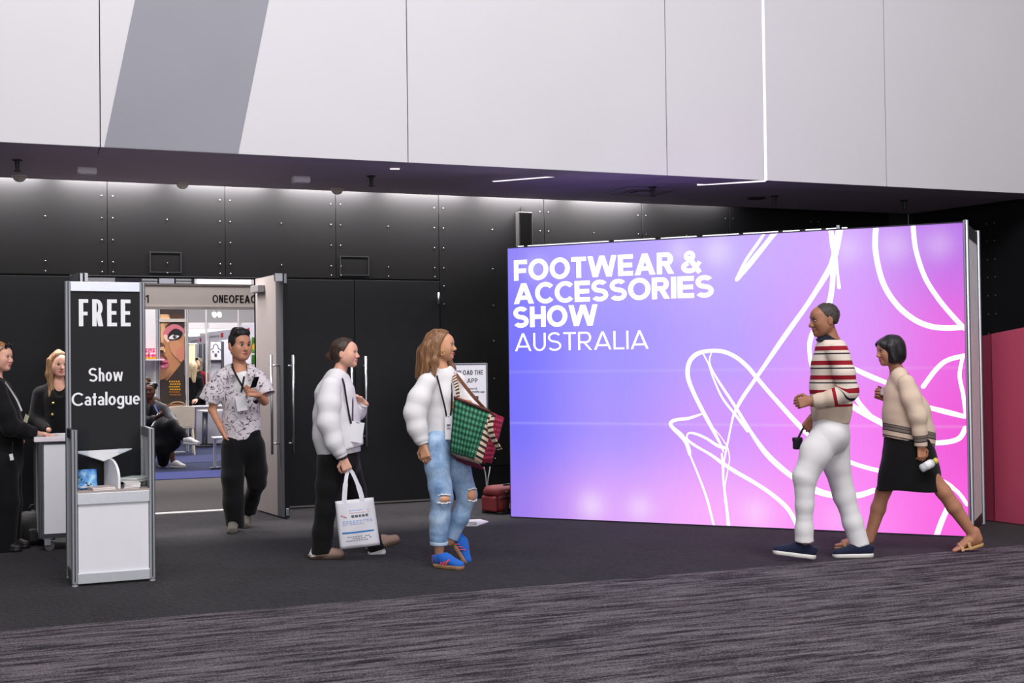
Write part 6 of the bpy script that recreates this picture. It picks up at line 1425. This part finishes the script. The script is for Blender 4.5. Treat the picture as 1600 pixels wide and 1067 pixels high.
E_.strap([(699, 582, -.02), (704, 598, -.06), (706, 620, -.09), (705, 640, -.11), (703, 654, -.12)], .012)
E_.badge((701, 668, -.135), .054, .165, 0, .25); E_.small('badge_print', MB().ribbon([E_.P(698, 664, -.141), E_.P(703.5, 664, -.141)], tuple(VU), .012, .001), M('print grey', (120, 118, 130), .6), smooth=False)
E_.small('badge_print', MB().ribbon([E_.P(698, 669, -.141), E_.P(703.5, 669, -.141)], tuple(VU), .006, .001), M('print grey', (120, 118, 130), .6), smooth=False)

# checked woven shoulder bag
def checkmat(name, c0, c1, sc, c2=None):
    t = NT(name); a = t.n('ShaderNodeAttribute'); a.attribute_name = 'UVMap'; a = t.n('ShaderNodeUVMap'); mp = t.n('ShaderNodeMapping'); mp.inputs['Scale'].default_value = sc; t.l(a.outputs[0], mp.inputs[0])
    s_ = t.n('ShaderNodeSeparateXYZ'); t.l(mp.outputs[0], s_.inputs[0])
    fx = t.math('GREATER_THAN', t.math('FRACT', s_.outputs[0]), .5); fy = t.math('GREATER_THAN', t.math('FRACT', s_.outputs[1]), .5)
    k = t.math('MULTIPLY', t.math('ADD', fx, fy), .5); n_ = t.noise(t.coord(), 70, 3); k = t.math('ADD', k, t.math('MULTIPLY', t.math('SUBTRACT', n_, .5), .35))
    t.base(t.ramp(k, [(.2, lin(c0)), (.55, lin(c1)), (.9, lin(c2 or c1))])); t.bump(t.math('ADD', n_, t.math('MULTIPLY', k, .6)), .5, .006); return t.set(.7, 0, .25)
bg = thing('checked_bag', 'green checked woven bag with red side and striped edging, on a shoulder', 'bag', tuple(E_.P(728, 722, -.14)))
o3 = A3(bg.location)
def quadgrid(name, q, mat, n=10, bul=.0, nr=None, parent=bg, thick=.006, wav=0):
    q = [E_.P(*z_)-o3 for z_ in q]; n_ = nr if nr is not None else unit(np.cross(q[1]-q[0], q[3]-q[0])); n_ = n_ if n_@VC > 0 else -n_
    me = bpy.data.meshes.new(name); V = []; Fq = []; UV = []
    for i in range(n+1):
        for j in range(n+1):
            a_, b_ = i/n, j/n; p = (1-b_)*((1-a_)*q[0]+a_*q[1])+b_*((1-a_)*q[3]+a_*q[2]); V.append(tuple(p+n_*(bul*math.sin(PI*a_)*math.sin(PI*(.12+.88*b_)**1.0)+wav*math.sin(13*a_)*math.cos(9*b_))))
    for i in range(n):
        for j in range(n): Fq.append((i*(n+1)+j, i*(n+1)+j+1, (i+1)*(n+1)+j+1, (i+1)*(n+1)+j))
    me.from_pydata(V, [], Fq); uv = me.uv_layers.new(name='UVMap')
    for l_ in me.loops: k = l_.vertex_index; uv.data[l_.index].uv = ((k//(n+1))/n, (k % (n+1))/n)
    me.polygons.foreach_set('use_smooth', [True]*len(me.polygons)); me.update()
    o = bpy.data.objects.new(name, me); C.objects.link(o); o.parent = parent; me.materials.append(mat); sd = o.modifiers.new('t', 'SOLIDIFY'); sd.thickness = thick; sd.offset = 0; return o
GRN = checkmat('green check', (22, 58, 46), (40, 106, 80), (9, 9, 1), (84, 150, 118)); REDC = checkmat('red check', (112, 20, 44), (176, 34, 66), (7, 10, 1), (206, 72, 96))
def striped(name, n_):
    t = NT(name); uvn = t.n('ShaderNodeUVMap'); s_ = t.n('ShaderNodeSeparateXYZ'); t.l(uvn.outputs[0], s_.inputs[0])
    k = t.math('FRACT', t.math('MULTIPLY', s_.outputs[1], n_)); t.base(t.ramp(k, [(0, lin((52, 34, 32))), (.46, lin((218, 196, 172)))], 'CONSTANT')); t.bump(k, .3, .004); return t.set(.7)
STR = striped('striped edging', 9.0)
quadgrid('front_panel', ((710, 622, -.19), (765, 643, -.20), (742, 717, -.21), (703, 706, -.19)), GRN, 12, .035, wav=.004)
quadgrid('edging', ((765, 642, -.20), (774, 649, -.17), (752, 724, -.18), (741, 718, -.21)), STR, 10, .006)
quadgrid('edging', ((703, 706, -.19), (742, 717, -.21), (750, 725, -.18), (714, 714, -.15)), striped('striped edging base', 6), 8, .003)
quadgrid('side_panel', ((773, 648, -.17), (787, 653, .02), (768, 722, .02), (751, 724, -.18)), REDC, 10, .02, wav=.004)
quadgrid('back_panel', ((710, 618, .03), (787, 652, .04), (768, 724, .03), (712, 714, .02)), REDC, 8, -.01)
quadgrid('base_panel', ((704, 706, -.19), (742, 718, -.21), (757, 734, .0), (716, 722, .01)), REDC, 8, -.006)
quadgrid('hem_binding', ((709, 619, -.192), (766, 641, -.203), (765, 645, -.205), (709, 623.5, -.195)), M('binding brown', (96, 50, 46), .8), 6, .033)
def bstrap(pts, w_, nm, mat=None, wd=None):
    P = catmull([tuple(E_.P(*z_)-o3) for z_ in pts], 8); me = MB().ribbon(P, tuple(VR*.8+VC*.6) if wd is None else tuple(wd), w_, .006)
    o = obj(nm, me, mat or STRAPM, bg)
    uv = o.data.uv_layers.new(name='UVMap'); N4 = len(P)
    for l_ in o.data.loops: uv.data[l_.index].uv = (0, (l_.vertex_index//4)/N4)
    return o
STRAPM = striped('strap weave', 16)
bstrap([(716, 624, -.20), (714, 606, -.16), (710, 590, -.06), (704, 578, .03), (706, 582, .10)], .03, 'shoulder_strap')
bstrap([(760, 641, -.20), (742, 622, -.17), (724, 600, -.08), (712, 584, .02), (708, 581, .10)], .024, 'shoulder_strap', M('strap brown', (120, 76, 54), .7))
bstrap([(768, 650, -.19), (766, 668, -.225), (771, 686, -.225), (781, 702, -.20)], .045, 'edging_tail', striped('tail weave', 7))

# ---------------------------------------------------------------- man with phone
G_ = Fig('man in white patterned short sleeve shirt and wide black trousers looking up from a phone', 11.11, (374, 828), SK_med)
G_.body(dict(head=(374.5, 540, -.02), neck=(374, 574, 0), shR=(347, 588, -.02), shL=(402, 588, -.02), elR=(331.5, 640, -.02), elL=(413, 627, -.09), wrR=(346, 671, -.07), wrL=(401, 616, -.24),
             hipR=(364, 692, -.02), hipL=(392, 692, .02), knR=(362, 755, -.10), knL=(400, 752, .06), anR=(367, 818, -.06), anL=(388, 800, .30)),
        (.66, -.02, .75), (0, 1, 0), 1.13, True, hands={'R': dict(d=vdir(.45, -1, .1), n=vdir(1, .2, -.4), side=-1, curl=(.2, .3, .2), s=1.0), 'L': dict(d=vdir(-.75, .15, .35), n=vdir(.25, .75, .6), side=1, curl=(.75, .8, .5), s=1.0, thumb=.5)}, nose=1.05, jaw=1.12)
G_.face(M('brow black', (28, 22, 22), .8), M('lips tan', (172, 92, 84), .5), .0042)
HK = hairmat('hair short black', (10, 10, 12), (34, 30, 32), (110, 110, 60))
def hb(F):
    ax = G_.axes(); H = G_.H
    F.ell(H(-.016, 0, .048), ax, (.100, .085, .092), .01); F.ell(H(.0, .056, .022), ax, (.068, .029, .055), .02); F.ell(H(.0, -.056, .022), ax, (.068, .029, .055), .02); F.cone(H(.035, -.035, .10), H(.035, .035, .10), .036, .036, .03); F.cone(H(-.02, -.03, .115), H(-.02, .03, .115), .03, .03, .03)
    F.cut(H(.068, 0, .064), ax[0]*.92-ax[2]*.39); F.cut(H(.030, 0, -.006), ax[0]*.42-ax[2]*.91); F.wrinkle(.0015, 150, 21)
G_.hair(hb, HK)
def shirtmat():
    t = NT('printed shirt'); v = t.coord(); b_ = lin((216, 208, 214))
    n1 = t.noise(v, 13, 2.2, .45); l1 = t.math('ABSOLUTE', t.math('SUBTRACT', t.math('FRACT', t.math('MULTIPLY', n1, 5.5)), .5)); msk = t.noise(v, 15, 2); msk2 = t.noise(v, 30, 2)
    ink = t.math('MULTIPLY', t.math('LESS_THAN', l1, .085), t.math('GREATER_THAN', t.math('ADD', t.math('MULTIPLY', msk, .6), t.math('MULTIPLY', msk2, .4)), .50))
    pale = t.math('MULTIPLY', t.math('LESS_THAN', l1, .2), t.math('GREATER_THAN', msk2, .47))
    c = t.mix(t.math('MULTIPLY', pale, .55), b_, lin((158, 148, 158))); c = t.mix(t.math('MULTIPLY', ink, .92), c, lin((58, 50, 58))); t.base(c); t.bump(t.noise(v, 230, 3), .15, .003); return t.set(.8, 0, .2)
SHM = shirtmat()
def post(F):
    F.cut(G_.P(380, 687.5, 0), vdir(.02, -1, 0)); F.wrinkle(.006, 17, 22); F.folds(G_.P(376, 650, -.12), vdir(.3, 1, 0), .12, .0043, 40)
    F.shell(.016)
    F.cone(G_.P(376, 572, -.02), G_.P(380, 593, -.16), .066, .045, .01, sub=True); F.cone(G_.P(374.5, 560, .02), G_.P(374.5, 582, 0), .062, .062, .006, sub=True)
    F.cut(G_.P(374.5, 569, .02), vdir(0, 1, .25), .09); F.cut(G_.P(326, 626.5, -.02), vdir(-.46, -1, 0), .14); F.cut(G_.P(416, 617, -.08), vdir(.42, -1, .25), .13)
G_.sdf('shirt', [[(375, 594, 0, 27, .66), (376, 620, 0, 30, .66), (378, 655, 0, 30, .66), (380, 705, 0, 31, .66)], [(348, 590, -.01, 12), (360, 578, .02, 10), (388, 578, .02, 10), (402, 590, -.01, 12)], [(374.5, 579, .0, 15.5, 1.0), (374.5, 570, .02, 12.8, 1.0)],
                 [(348, 590, -.015, 14), (335, 612, -.02, 15.5), (325, 630, -.02, 16.0)], [(402, 590, -.02, 13), (410, 605, -.05, 13.5), (416, 617, -.08, 13.8)]], SHM, .025, .0065, post=post)
for s_, nm in ((-1, 'collar'), (1, 'collar')):
    a_ = [(374+s_*11.5, 569.5, .02), (374+s_*13, 574, -.07), (377+s_*10, 586, -.155), (377+s_*16, 590, -.15), (374+s_*17, 579, -.09), (374+s_*14.5, 571, .01)]
    P = [G_.P(*z_) for z_ in a_]; m_ = MB().prism([tuple(z_) for z_ in P], tuple(VC*.005)); G_.small(nm, m_, SHM, smooth=False)
G_.sdf('undershirt', [[(377, 589, -.045, 13.5, .9), (377, 606, -.06, 15, .8)]], clothmat('white tee', (236, 234, 236), .1), .02, .006, post=lambda F: F.cone(G_.P(374, 568, 0), G_.P(376, 582, -.04), .062, .055, .006, sub=True))
def post(F): F.cut(G_.P(367, 822, -.06), -VU, .17); F.cut(G_.P(388, 803, .3), -VU, .15); F.wrinkle(.007, 15, 23, (1, 1, .3)); F.folds(G_.P(364, 790, -.12), vdir(.1, 1, 0), .1, .0043, 42); F.folds(G_.P(404, 760, .0), vdir(.4, 1, 0), .1, .0050, 42)
G_.sdf('trousers', [[(379, 680, 0, 28, .66), (379, 698, 0, 31, .68)], [(366, 698, -.02, 21.5), (363, 745, -.09, 17.5), (364, 785, -.09, 16), (368, 830, -.06, 14.5)], [(393, 698, .02, 21), (399, 735, .05, 16.5), (401, 755, .07, 14), (393, 780, .18, 12.5), (387.5, 815, .3, 11)]], clothmat('black drill', (9, 9, 12), .2), .03, .0075, post=post)
OLV = clothmat('olive grey suede', (92, 88, 80), .4); OLS = M('sole olive', (74, 70, 62), .8)
hl = G_.P(366.5, 819, .0); hl[2] = 0; shoe_parts(G_, 'shoe', hl, vdir(.13, 0, 1), VU, .29, .11, (OLV, OLS))
hl = G_.P(386, 808, .36); hl[2] = .05; shoe_parts(G_, 'shoe', hl, vdir(.10, -.20, 1), vdir(0, 1, .20), .29, .11, (OLV, OLS))
G_.strap([(362.5, 568, -.04), (365, 578, -.10), (372, 592, -.165), (379, 604, -.185), (384, 613, -.185)], .017)
G_.strap([(381.5, 588, -.165), (379.5, 600, -.18), (377, 613, -.185)], .017)
G_.badge((377, 629.5, -.19), .092, .135, -.16, .1)
pn = thing('smartphone', 'black smartphone in the raised hand of the man in patterned shirt', 'phone', tuple(G_.P(398, 603, -.32)))
o3 = A3(pn.location); a_, b_, c_, d_ = [G_.P(*z_)-o3 for z_ in ((391, 606, -.30), (400.5, 604, -.31), (405.5, 588, -.36), (396.5, 589, -.35))]
obj('case', MB().prism([tuple(z_) for z_ in (a_, b_, c_, d_)], tuple(unit(np.cross(b_-a_, d_-a_))*.009)), M('phone black', (20, 20, 24), .25), pn, bevel=.0025)
nn = unit(np.cross(b_-a_, d_-a_)); k = [z_+nn*.0092 for z_ in (a_, b_, c_, d_)]; obj('camera', MB().cyl(tuple(k[3]*.8+k[1]*.2), tuple(k[3]*.8+k[1]*.2+nn*.002), .007, n=12), M('lens dark', (50, 50, 58), .1), pn)
obj('screen', MB().prism([tuple(z_-nn*.0005+(sum((a_, b_, c_, d_))/4-z_)*.06) for z_ in (a_, b_, c_, d_)], tuple(-nn*.001)), M('screen dark', (30, 34, 44), .1), pn)

# ---------------------------------------------------------------- woman at the left edge, by the counter
H_ = Fig('woman in black jacket with sunglasses on her head, hand on the white counter', 10.05, (10, 860), SK_fair)
H_.body(dict(head=(0, 558, 0), neck=(-8, 592, 0), shR=(-6, 606, -.17), shL=(2, 606, .17), elR=(16, 668, -.20), elL=(12, 668, .22), wrR=(54, 676.5, -.02), wrL=(34, 690, .15),
             hipR=(0, 715, -.08), hipL=(6, 715, .08), knR=(12, 785, -.09), knL=(10, 785, .09), anR=(6, 848, -.09), anL=(16, 846, .10)),
        (1, -.05, .12), (-.05, 1, 0), .95, False, h=.0085, hands={'R': dict(d=vdir(1, -.08, .1), n=vdir(0, -1, 0), side=1, curl=(.08, .12, .1), s=.93)}, arm=(.042, .034, .032, .023), jaw=.97)
H_.face(M('brow brown', (92, 66, 54), .8), M('lips pink', (196, 104, 104), .5))
HF = hairmat('hair strawberry', (110, 66, 40), (196, 138, 88), (50, 50, 10))
def hb(F):
    ax = H_.axes(); H = H_.H; F.ell(H(-.018, 0, .034), ax, (.104, .084, .088), .01); F.ell(H(-.07, 0, -.06), ax, (.06, .07, .09), .04); F.cut(H(.055, 0, .080), ax[0]*.85-ax[2]*.5); F.cut(H(-.0, 0, -.02), ax[0]*.8-ax[2]*.45); F.wrinkle(.004, 90, 31, (1, 1, .2))
H_.hair(hb, HF)
gl = H_
m_ = MB()
for y in (-1, 1): m_.tube([gl.H(.070, y*.030, .100), gl.H(.082, y*.030, .096)], [.028, .028], 14)
sg_ = H_.small('sunglasses', m_, M('sunglass lens', (22, 20, 26), .1)); m_ = MB().tube([gl.H(.072, -.062, .098), gl.H(.0, -.086, .040)], .004, 6); H_.small('sunglass_arm', m_, M('sunglass frame', (180, 180, 190), .2, .6), parent=sg_)
m_ = MB().tube([gl.H(.072, .062, .098), gl.H(.0, .086, .040)], .004, 6); H_.small('sunglass_arm', m_, M('sunglass frame', (180, 180, 190), .2, .6), parent=sg_)
BJ = clothmat('black suiting', (14, 13, 16), .2)
def post(F): F.cut(H_.P(2, 722, 0), -VU); F.wrinkle(.006, 18, 32); F.cone(H_.P(-3, 578, 0), H_.P(-8, 596, 0), .062, .058, .006, sub=True)
H_.sdf('jacket', [[(-7, 610, 0, 22, 1.2), (-2, 635, 0, 31, 1.0), (3, 670, 0, 33, .95), (2, 735, 0, 34, .95)], [(-6, 606, -.14, 11), (-8, 597, -.04, 9), (-6, 597, .04, 9), (0, 606, .14, 11)], [(-4, 608, -.15, 14), (8, 645, -.2, 13.5), (17, 668, -.19, 13), (36, 673, -.11, 11), (52, 676, -.03, 9)], [(4, 608, .16, 14), (12, 668, .2, 12), (32, 689, .16, 9)]], BJ, .03, .008, post=post, caps={2: 'b', 3: 'b'})
H_.strap([(8, 597, -.05), (17, 610, -.10), (27, 626, -.12), (34, 642, -.12)], .012, mat=M('lanyard white', (226, 224, 230), .6), wd=VU)
H_.badge((41, 654, -.10), .04, .06, .4, .5, M('badge cream', (226, 220, 190), .5)); H_.strap([(20, 690, -.19), (19, 708, -.195)], .006); H_.badge((18, 714, -.20), .028, .05, -.2, 0)
H_.sdf('trousers', [[(2, 712, 0, 30, .95), (3, 724, 0, 32, .95)], [(1, 724, -.08, 26), (10, 785, -.09, 19), (7, 856, -.09, 17)], [(7, 724, .08, 26), (14, 785, .09, 19), (16, 854, .10, 16)]], BJ, .03, .0085)
BLK = M('shoe black', (24, 23, 25), .5); hl = H_.P(-14, 865, -.09); hl[2] = 0; shoe_parts(H_, 'shoe', hl, vdir(1, 0, .1), VU, .25, .09, (BLK, BLK)); hl = H_.P(0, 860, .10); hl[2] = 0; shoe_parts(H_, 'shoe', hl, vdir(1, 0, .1), VU, .25, .09, (BLK, BLK))

# ---------------------------------------------------------------- woman behind the counter
K_ = Fig('long haired woman in black jacket with gold buttons, half hidden behind the sign post', 11.3, (90, 838), SK_fair)
K_.body(dict(head=(93, 569, 0), neck=(91, 600, .02), shR=(64, 612, 0), shL=(120, 612, .02), elR=(54, 655, -.05), elL=(130, 655, 0), wrR=(76, 672, -.18), wrL=(112, 672, -.18), hipR=(78, 700, 0), hipL=(104, 700, 0), knR=(78, 765, 0), knL=(104, 765, 0), anR=(78, 828, 0), anL=(104, 828, 0)),
        (.55, -.1, .83), (.04, 1, 0), .95, False, h=.0085, jaw=.92)
K_.face(M('brow brown', (92, 66, 54), .8), M('lips pink', (196, 104, 104), .5))
HKb = hairmat('hair golden brown', (92, 62, 42), (176, 136, 96), (50, 50, 5))
def hb(F):
    ax = K_.axes(); H = K_.H; F.ell(H(-.02, 0, .036), ax, (.104, .086, .090), .01); F.cut(H(.055, 0, .085), ax[0]*.9-ax[2]*.42)
    for y in (-1, 1): F.cone(H(-.01, y*.072, .03), H(-.01, y*.080, -.10), .034, .036, .02); F.cone(H(-.01, y*.080, -.10), H(.055, y*.075, -.29), .036, .020, .02)
    F.cone(H(-.06, 0, 0), H(-.07, 0, -.2), .08, .06, .03); F.cone(H(.085, 0, -.15), H(.062, 0, .03), .062, .058, .012, sub=True); F.wrinkle(.006, 80, 41, (1, 1, .12))
K_.hair(hb, HKb, extra=[K_.hc+np.array((0, 0, -.33))], h=.006)
def post(F): F.cone(K_.P(92, 585, 0), K_.P(92, 612, -.10), .07, .05, .006, sub=True); F.wrinkle(.005, 18, 42)
K_.sdf('jacket', [[(91, 625, 0, 28, .62), (91, 660, 0, 29, .66), (91, 730, 0, 32, .66)], [(66, 613, 0, 11), (82, 604, 0, 8), (100, 604, 0, 8), (118, 613, 0, 11)], [(64, 616, 0, 12), (55, 655, -.05, 11), (74, 671, -.16, 8)], [(120, 616, 0, 12), (129, 655, -.02, 11), (113, 671, -.16, 8)]], BJ, .03, .008, post=post)
for px, py in ((83, 630), (82, 648)): K_.small('button', MB().ball(K_.P(px, py, -.132), .013, 10, 6), M('gold button', (206, 176, 110), .3, .8))
K_.sdf('trousers', [[(79, 725, 0, 18), (78, 765, 0, 14), (78, 832, 0, 12)], [(103, 725, 0, 18), (104, 765, 0, 14), (104, 832, 0, 12)]], BJ, .02, .009)
for px in (78, 104): hl = K_.P(px, 828, .1); hl[2] = 0; shoe_parts(K_, 'shoe', hl, vdir(0, 0, 1), VU, .24, .09, (BLK, BLK))

# ---------------------------------------------------------------- seated woman in the booth
S_ = Fig('seated woman in dark jacket and long black skirt, legs crossed, white trainers, in the booth', 18.55, (262, 728), SK_dark)
S_.body(dict(head=(233.5, 611, -.02), neck=(235, 627, 0), shR=(217, 637, -.03), shL=(257, 637, .05), elR=(216, 660, -.1), elL=(266, 652, -.02), wrR=(244, 652, -.22), wrL=(277, 661, -.28), hipR=(232, 682, .0), hipL=(246, 682, .05), knR=(262, 672, -.36), knL=(268, 661, -.40), anR=(270, 720, -.38), anL=(292, 688, -.50)),
        (.12, .02, 1), (.05, 1, 0), 1.0, False, h=.011, hf=.006, hands={'R': dict(d=vdir(.7, .3, .5), n=vdir(0, 1, 0), side=-1, curl=(.5, .6, .4)), 'L': dict(d=vdir(.5, -.7, .4), n=vdir(-.3, -.5, .3), side=1, curl=(.4, .5, .3))}, jaw=1.02, nose=1.15)
S_.face(M('brow black', (28, 22, 22), .8), M('lips dark', (110, 56, 54), .5))
def hb(F):
    ax = S_.axes(); H = S_.H; F.ell(H(-.02, 0, .045), ax, (.098, .082, .085), .01); F.ell(H(-.05, .055, .09), ax, (.055, .055, .05), .02); F.cut(H(.055, 0, .065), ax[0]*.85-ax[2]*.5); F.cut(H(-.0, 0, .0), ax[0]*.6-ax[2]*.8); F.wrinkle(.006, 120, 51)
S_.hair(hb, HB, h=.008)
JK = clothmat('grey leather', (62, 60, 66), .3, 120, .5)
S_.sdf('jacket', [[(236, 643, 0, 17, .7), (237, 662, .0, 18, .75), (238, 686, .02, 19, .8)], [(219, 638, -.02, 6.5), (230, 631, 0, 5), (242, 631, .02, 5), (255, 638, .04, 6.5)], [(218, 640, -.03, 7.5), (216.5, 659, -.09, 7), (240, 654, -.2, 5)], [(256, 640, .04, 7.5), (266, 653, -.02, 7), (275, 659, -.24, 5)]], JK, .03, .010, post=lambda F: (F.cone(S_.P(235, 622, -.02), S_.P(238, 640, -.2), .06, .05, .01, sub=True), F.wrinkle(.008, 20, 52)))
S_.sdf('top', [[(237, 640, -.05, 8, .8), (239, 668, -.08, 11, .8)]], BJ, .02, .010)
S_.strap([(241, 632, -.10), (246, 643, -.17), (251, 652, -.2)], .02, mat=M('lanyard blue', (84, 104, 190), .6))
S_.sdf('skirt', [[(239, 682, .05, 19, .9), (258, 668, -.3, 13, .9), (268, 664, -.38, 9)], [(256, 670, -.30, 15), (256, 695, -.32, 14), (255, 722, -.30, 8)], [(264, 668, -.36, 12), (272, 690, -.38, 9), (262, 705, -.36, 9)], [(268, 664, -.40, 9.5), (281, 676, -.44, 8), (290, 685, -.48, 6.5)]], clothmat('black viscose', (18, 17, 19), .2), .05, .010, post=lambda F: F.wrinkle(.010, 20, 53, (1, 1, .2)))
WTR = clothmat('white trainer', (226, 224, 224), .2); hl = S_.P(267.5, 728, -.34); hl[2] = .004; shoe_parts(S_, 'trainer', hl, vdir(.85, 0, .5), VU, .27, .10, (WTR, SOLW))
hl = S_.P(287, 694, -.50); shoe_parts(S_, 'trainer', hl, vdir(.9, -.05, .4), vdir(.05, 1, 0), .27, .10, (WTR, SOLW))
ph2 = thing('smartphone', 'dark phone held in the lap of the seated woman', 'phone', tuple(S_.P(250, 650, -.28))); o3 = A3(ph2.location); q = [S_.P(*z_)-o3 for z_ in ((244, 650, -.24), (251, 649, -.28), (253, 645, -.22), (247, 646, -.2))]; obj('case', MB().prism([tuple(z_) for z_ in q], (0, 0, .012)), M('phone black', (20, 20, 24), .25), ph2); obj('screen', MB().prism([tuple(z_+np.array((0, 0, .0125))) for z_ in q], (0, 0, .001)), M('screen pale', (180, 186, 200), .2), ph2)
pb = thing('white_pouch', 'white pouch beside the lap of the seated woman', 'pouch', tuple(S_.P(241, 664, -.2))); o3 = A3(pb.location); q = [S_.P(*z_)-o3 for z_ in ((236.5, 667, -.26), (245, 662, -.26), (247, 656, -.2), (240, 660, -.2))]; obj('body', MB().prism([tuple(z_) for z_ in q], tuple(VC*.05)), M('pouch white', (222, 220, 224), .5), pb, bevel=.01); obj('flap', MB().prism([tuple(z_*.8+q[2]*.2+VC*.052) for z_ in q], tuple(VC*.004)), M('pouch white', (222, 220, 224), .5), pb)
def plain_person(label, D, foot, head, skin, hairm, topm, seated=False, face=(.3, 0, 1), hair_long=0, hs=.98, name_parts=('top', 'trousers')):
    f = Fig(label, D, foot, skin); hx, hy, hd_ = head; k = 1/f.e      # px per metre
    j = lambda x, y, d=0.0: (hx+x*k, hy+y*k, hd_+d)
    if seated: legs = dict(hipR=j(-.1, .72), hipL=j(.1, .72), knR=j(-.12, .72, -.40), knL=j(.12, .72, -.40), anR=j(-.12, 1.10, -.40), anL=j(.12, 1.10, -.40))
    else: legs = dict(hipR=j(-.09, .78), hipL=j(.09, .78), knR=j(-.10, 1.14), knL=j(.10, 1.14), anR=j(-.10, 1.50), anL=j(.10, 1.50))
    f.body(dict(head=j(0, 0), neck=j(0, .17), shR=j(-.17, .25), shL=j(.17, .25), elR=j(-.22, .50), elL=j(.22, .50), wrR=j(-.12, .66, -.2), wrL=j(.12, .66, -.2), **legs), face, (0, 1, 0), hs, False, h=.013, hf=.007, hands={'R': dict(d=vdir(.6, -.3, .7), n=vdir(.3, -.6, 0), side=-1), 'L': dict(d=vdir(-.6, -.3, .7), n=vdir(-.3, -.6, 0), side=1)})
    f.face(M('brow brown', (92, 66, 54), .8), M('lips pink', (196, 104, 104), .5))
    def hb(F):
        ax = f.axes(); H = f.H; F.ell(H(-.02, 0, .04), ax, (.104, .086, .088), .01); F.cut(H(.055, 0, .075), ax[0]*.9-ax[2]*.42)
        if hair_long:
            for y in (-1, 1): F.cone(H(-.01, y*.075, .03), H(.02, y*.08, -hair_long), .036, .026, .02)
            F.cone(H(-.06, 0, 0), H(-.07, 0, -hair_long), .08, .055, .03); F.cone(H(.085, 0, -.15), H(.062, 0, .03), .062, .056, .012, sub=True)
        else: F.cut(H(-.0, 0, .0), ax[0]*.6-ax[2]*.8)
        F.wrinkle(.006, 80, 61, (1, 1, .15))
    f.hair(hb, hairm, h=.009, extra=[f.hc-VU*(hair_long+.05)])
    r = lambda x, y, d, rr, fl=1.0: (*j(x, y, d), rr*k, fl)
    f.sdf(name_parts[0], [[r(0, .30, 0, .15, .66), r(0, .5, 0, .145, .7), r(0, .74, 0, .16, .7)], [r(-.16, .245, 0, .06), r(-.05, .2, 0, .05), r(.05, .2, 0, .05), r(.16, .245, 0, .06)], [r(-.17, .26, 0, .07), r(-.22, .50, 0, .06), r(-.13, .65, -.18, .045)], [r(.17, .26, 0, .07), r(.22, .50, 0, .06), r(.13, .65, -.18, .045)]], topm, .03, .011)
    L_ = [[(*legs['hip'+a], .095*k), (*legs['kn'+a], .07*k), (*legs['an'+a], .055*k)] for a in 'RL']
    f.sdf(name_parts[1], L_, BJ, .03, .012)
    for a in 'RL': q = f.P(*legs['an'+a]); q[2] = 0; shoe_parts(f, 'shoe', q+VC*-.05, VC, VU, .25, .09, (BLK, BLK))
    return f
N1 = plain_person('brown haired person sitting just behind the seated woman, mostly hidden by the stand post', 19.45, (226, 718), (226, 601, 0), SK_tan, HD, clothmat('brown top', (70, 56, 50), .2), True, (-.1, 0, 1))
N2 = plain_person('far woman with very long blonde hair in black, left of the two behind the counter', 25.7, (298, 690), (298.5, 573, 0), SK_fair, hairmat('hair blonde', (186, 156, 112), (232, 212, 176), (50, 50, 5)), BJ, False, (-.8, 0, -.5), .30)
N3 = plain_person('far woman in black and red jacket with dark glasses on her head, behind the counter', 27.0, (309, 687), (309, 568, 0), SK_fair, hairmat('hair olive', (92, 86, 74), (132, 124, 104), (50, 50, 5)), clothmat('dark red jacket', (120, 22, 30), .3), False, (-.35, 0, 1), .16)
m_ = MB()
for y in (-1, 1): m_.tube([N3.H(.075, y*.032, .10), N3.H(.09, y*.032, .095)], [.03, .03], 12)
N3.small('sunglasses', m_, M('sunglass lens', (22, 20, 26), .1)); N3.sdf('waistcoat', [[(307, 590, -.05, 10, .8), (307, 625, -.05, 11, .8)]], BJ, .02, .012)
cu_ = thing('beige_curtain', 'cream hanging curtain strip at the far booth behind the blonde woman', 'curtain', (0, 0, 0)); a = at(292, 600, 27.4); b = at(300, 538, 27.4)
m_ = MB(); n_ = 14; xs_ = [a.x+(b.x-a.x)*i/n_ for i in range(n_+1)]
m_.add([(x_, 27.0+.02*math.sin(i*2.2), z_) for z_ in (a.z-.6, b.z) for i, x_ in enumerate(xs_)], [(i, i+1, n_+2+i, n_+1+i) for i in range(n_)]); o_ = obj('drape', m_, clothmat('curtain cream', (216, 196, 160), .3), cu_, smooth=True); sd = o_.modifiers.new('t', 'SOLIDIFY'); sd.thickness = .01
obj('rail', MB().cyl((a.x-.05, 27.0, b.z), (b.x+.05, 27.0, b.z), .012), M_alu, cu_)
# ---------------------------------------------------------------- roots to the base of their things
def rebase(t):
    ms = [c for c in t.children_recursive if c.type == 'MESH']
    if not ms or any(abs(x) > 1e-9 for x in t.rotation_euler): return
    P = [Vector(v.co)+c.location for c in ms for v in c.data.vertices]
    lo = Vector([min(p[i] for p in P) for i in range(3)]); hi = Vector([max(p[i] for p in P) for i in range(3)])
    b = Vector(((lo.x+hi.x)/2, (lo.y+hi.y)/2, lo.z)); t.location = t.location+b
    seen = set()
    for c in ms:
        if c.data.name in seen: continue
        seen.add(c.data.name); c.data.transform(Matrix.Translation(-b))
for t in list(C.objects):
    if t.type == 'EMPTY' and t.parent is None and 'category' in t and t.location.length < 1e-6 and all(c.location.length < 1e-9 for c in t.children_recursive): rebase(t)
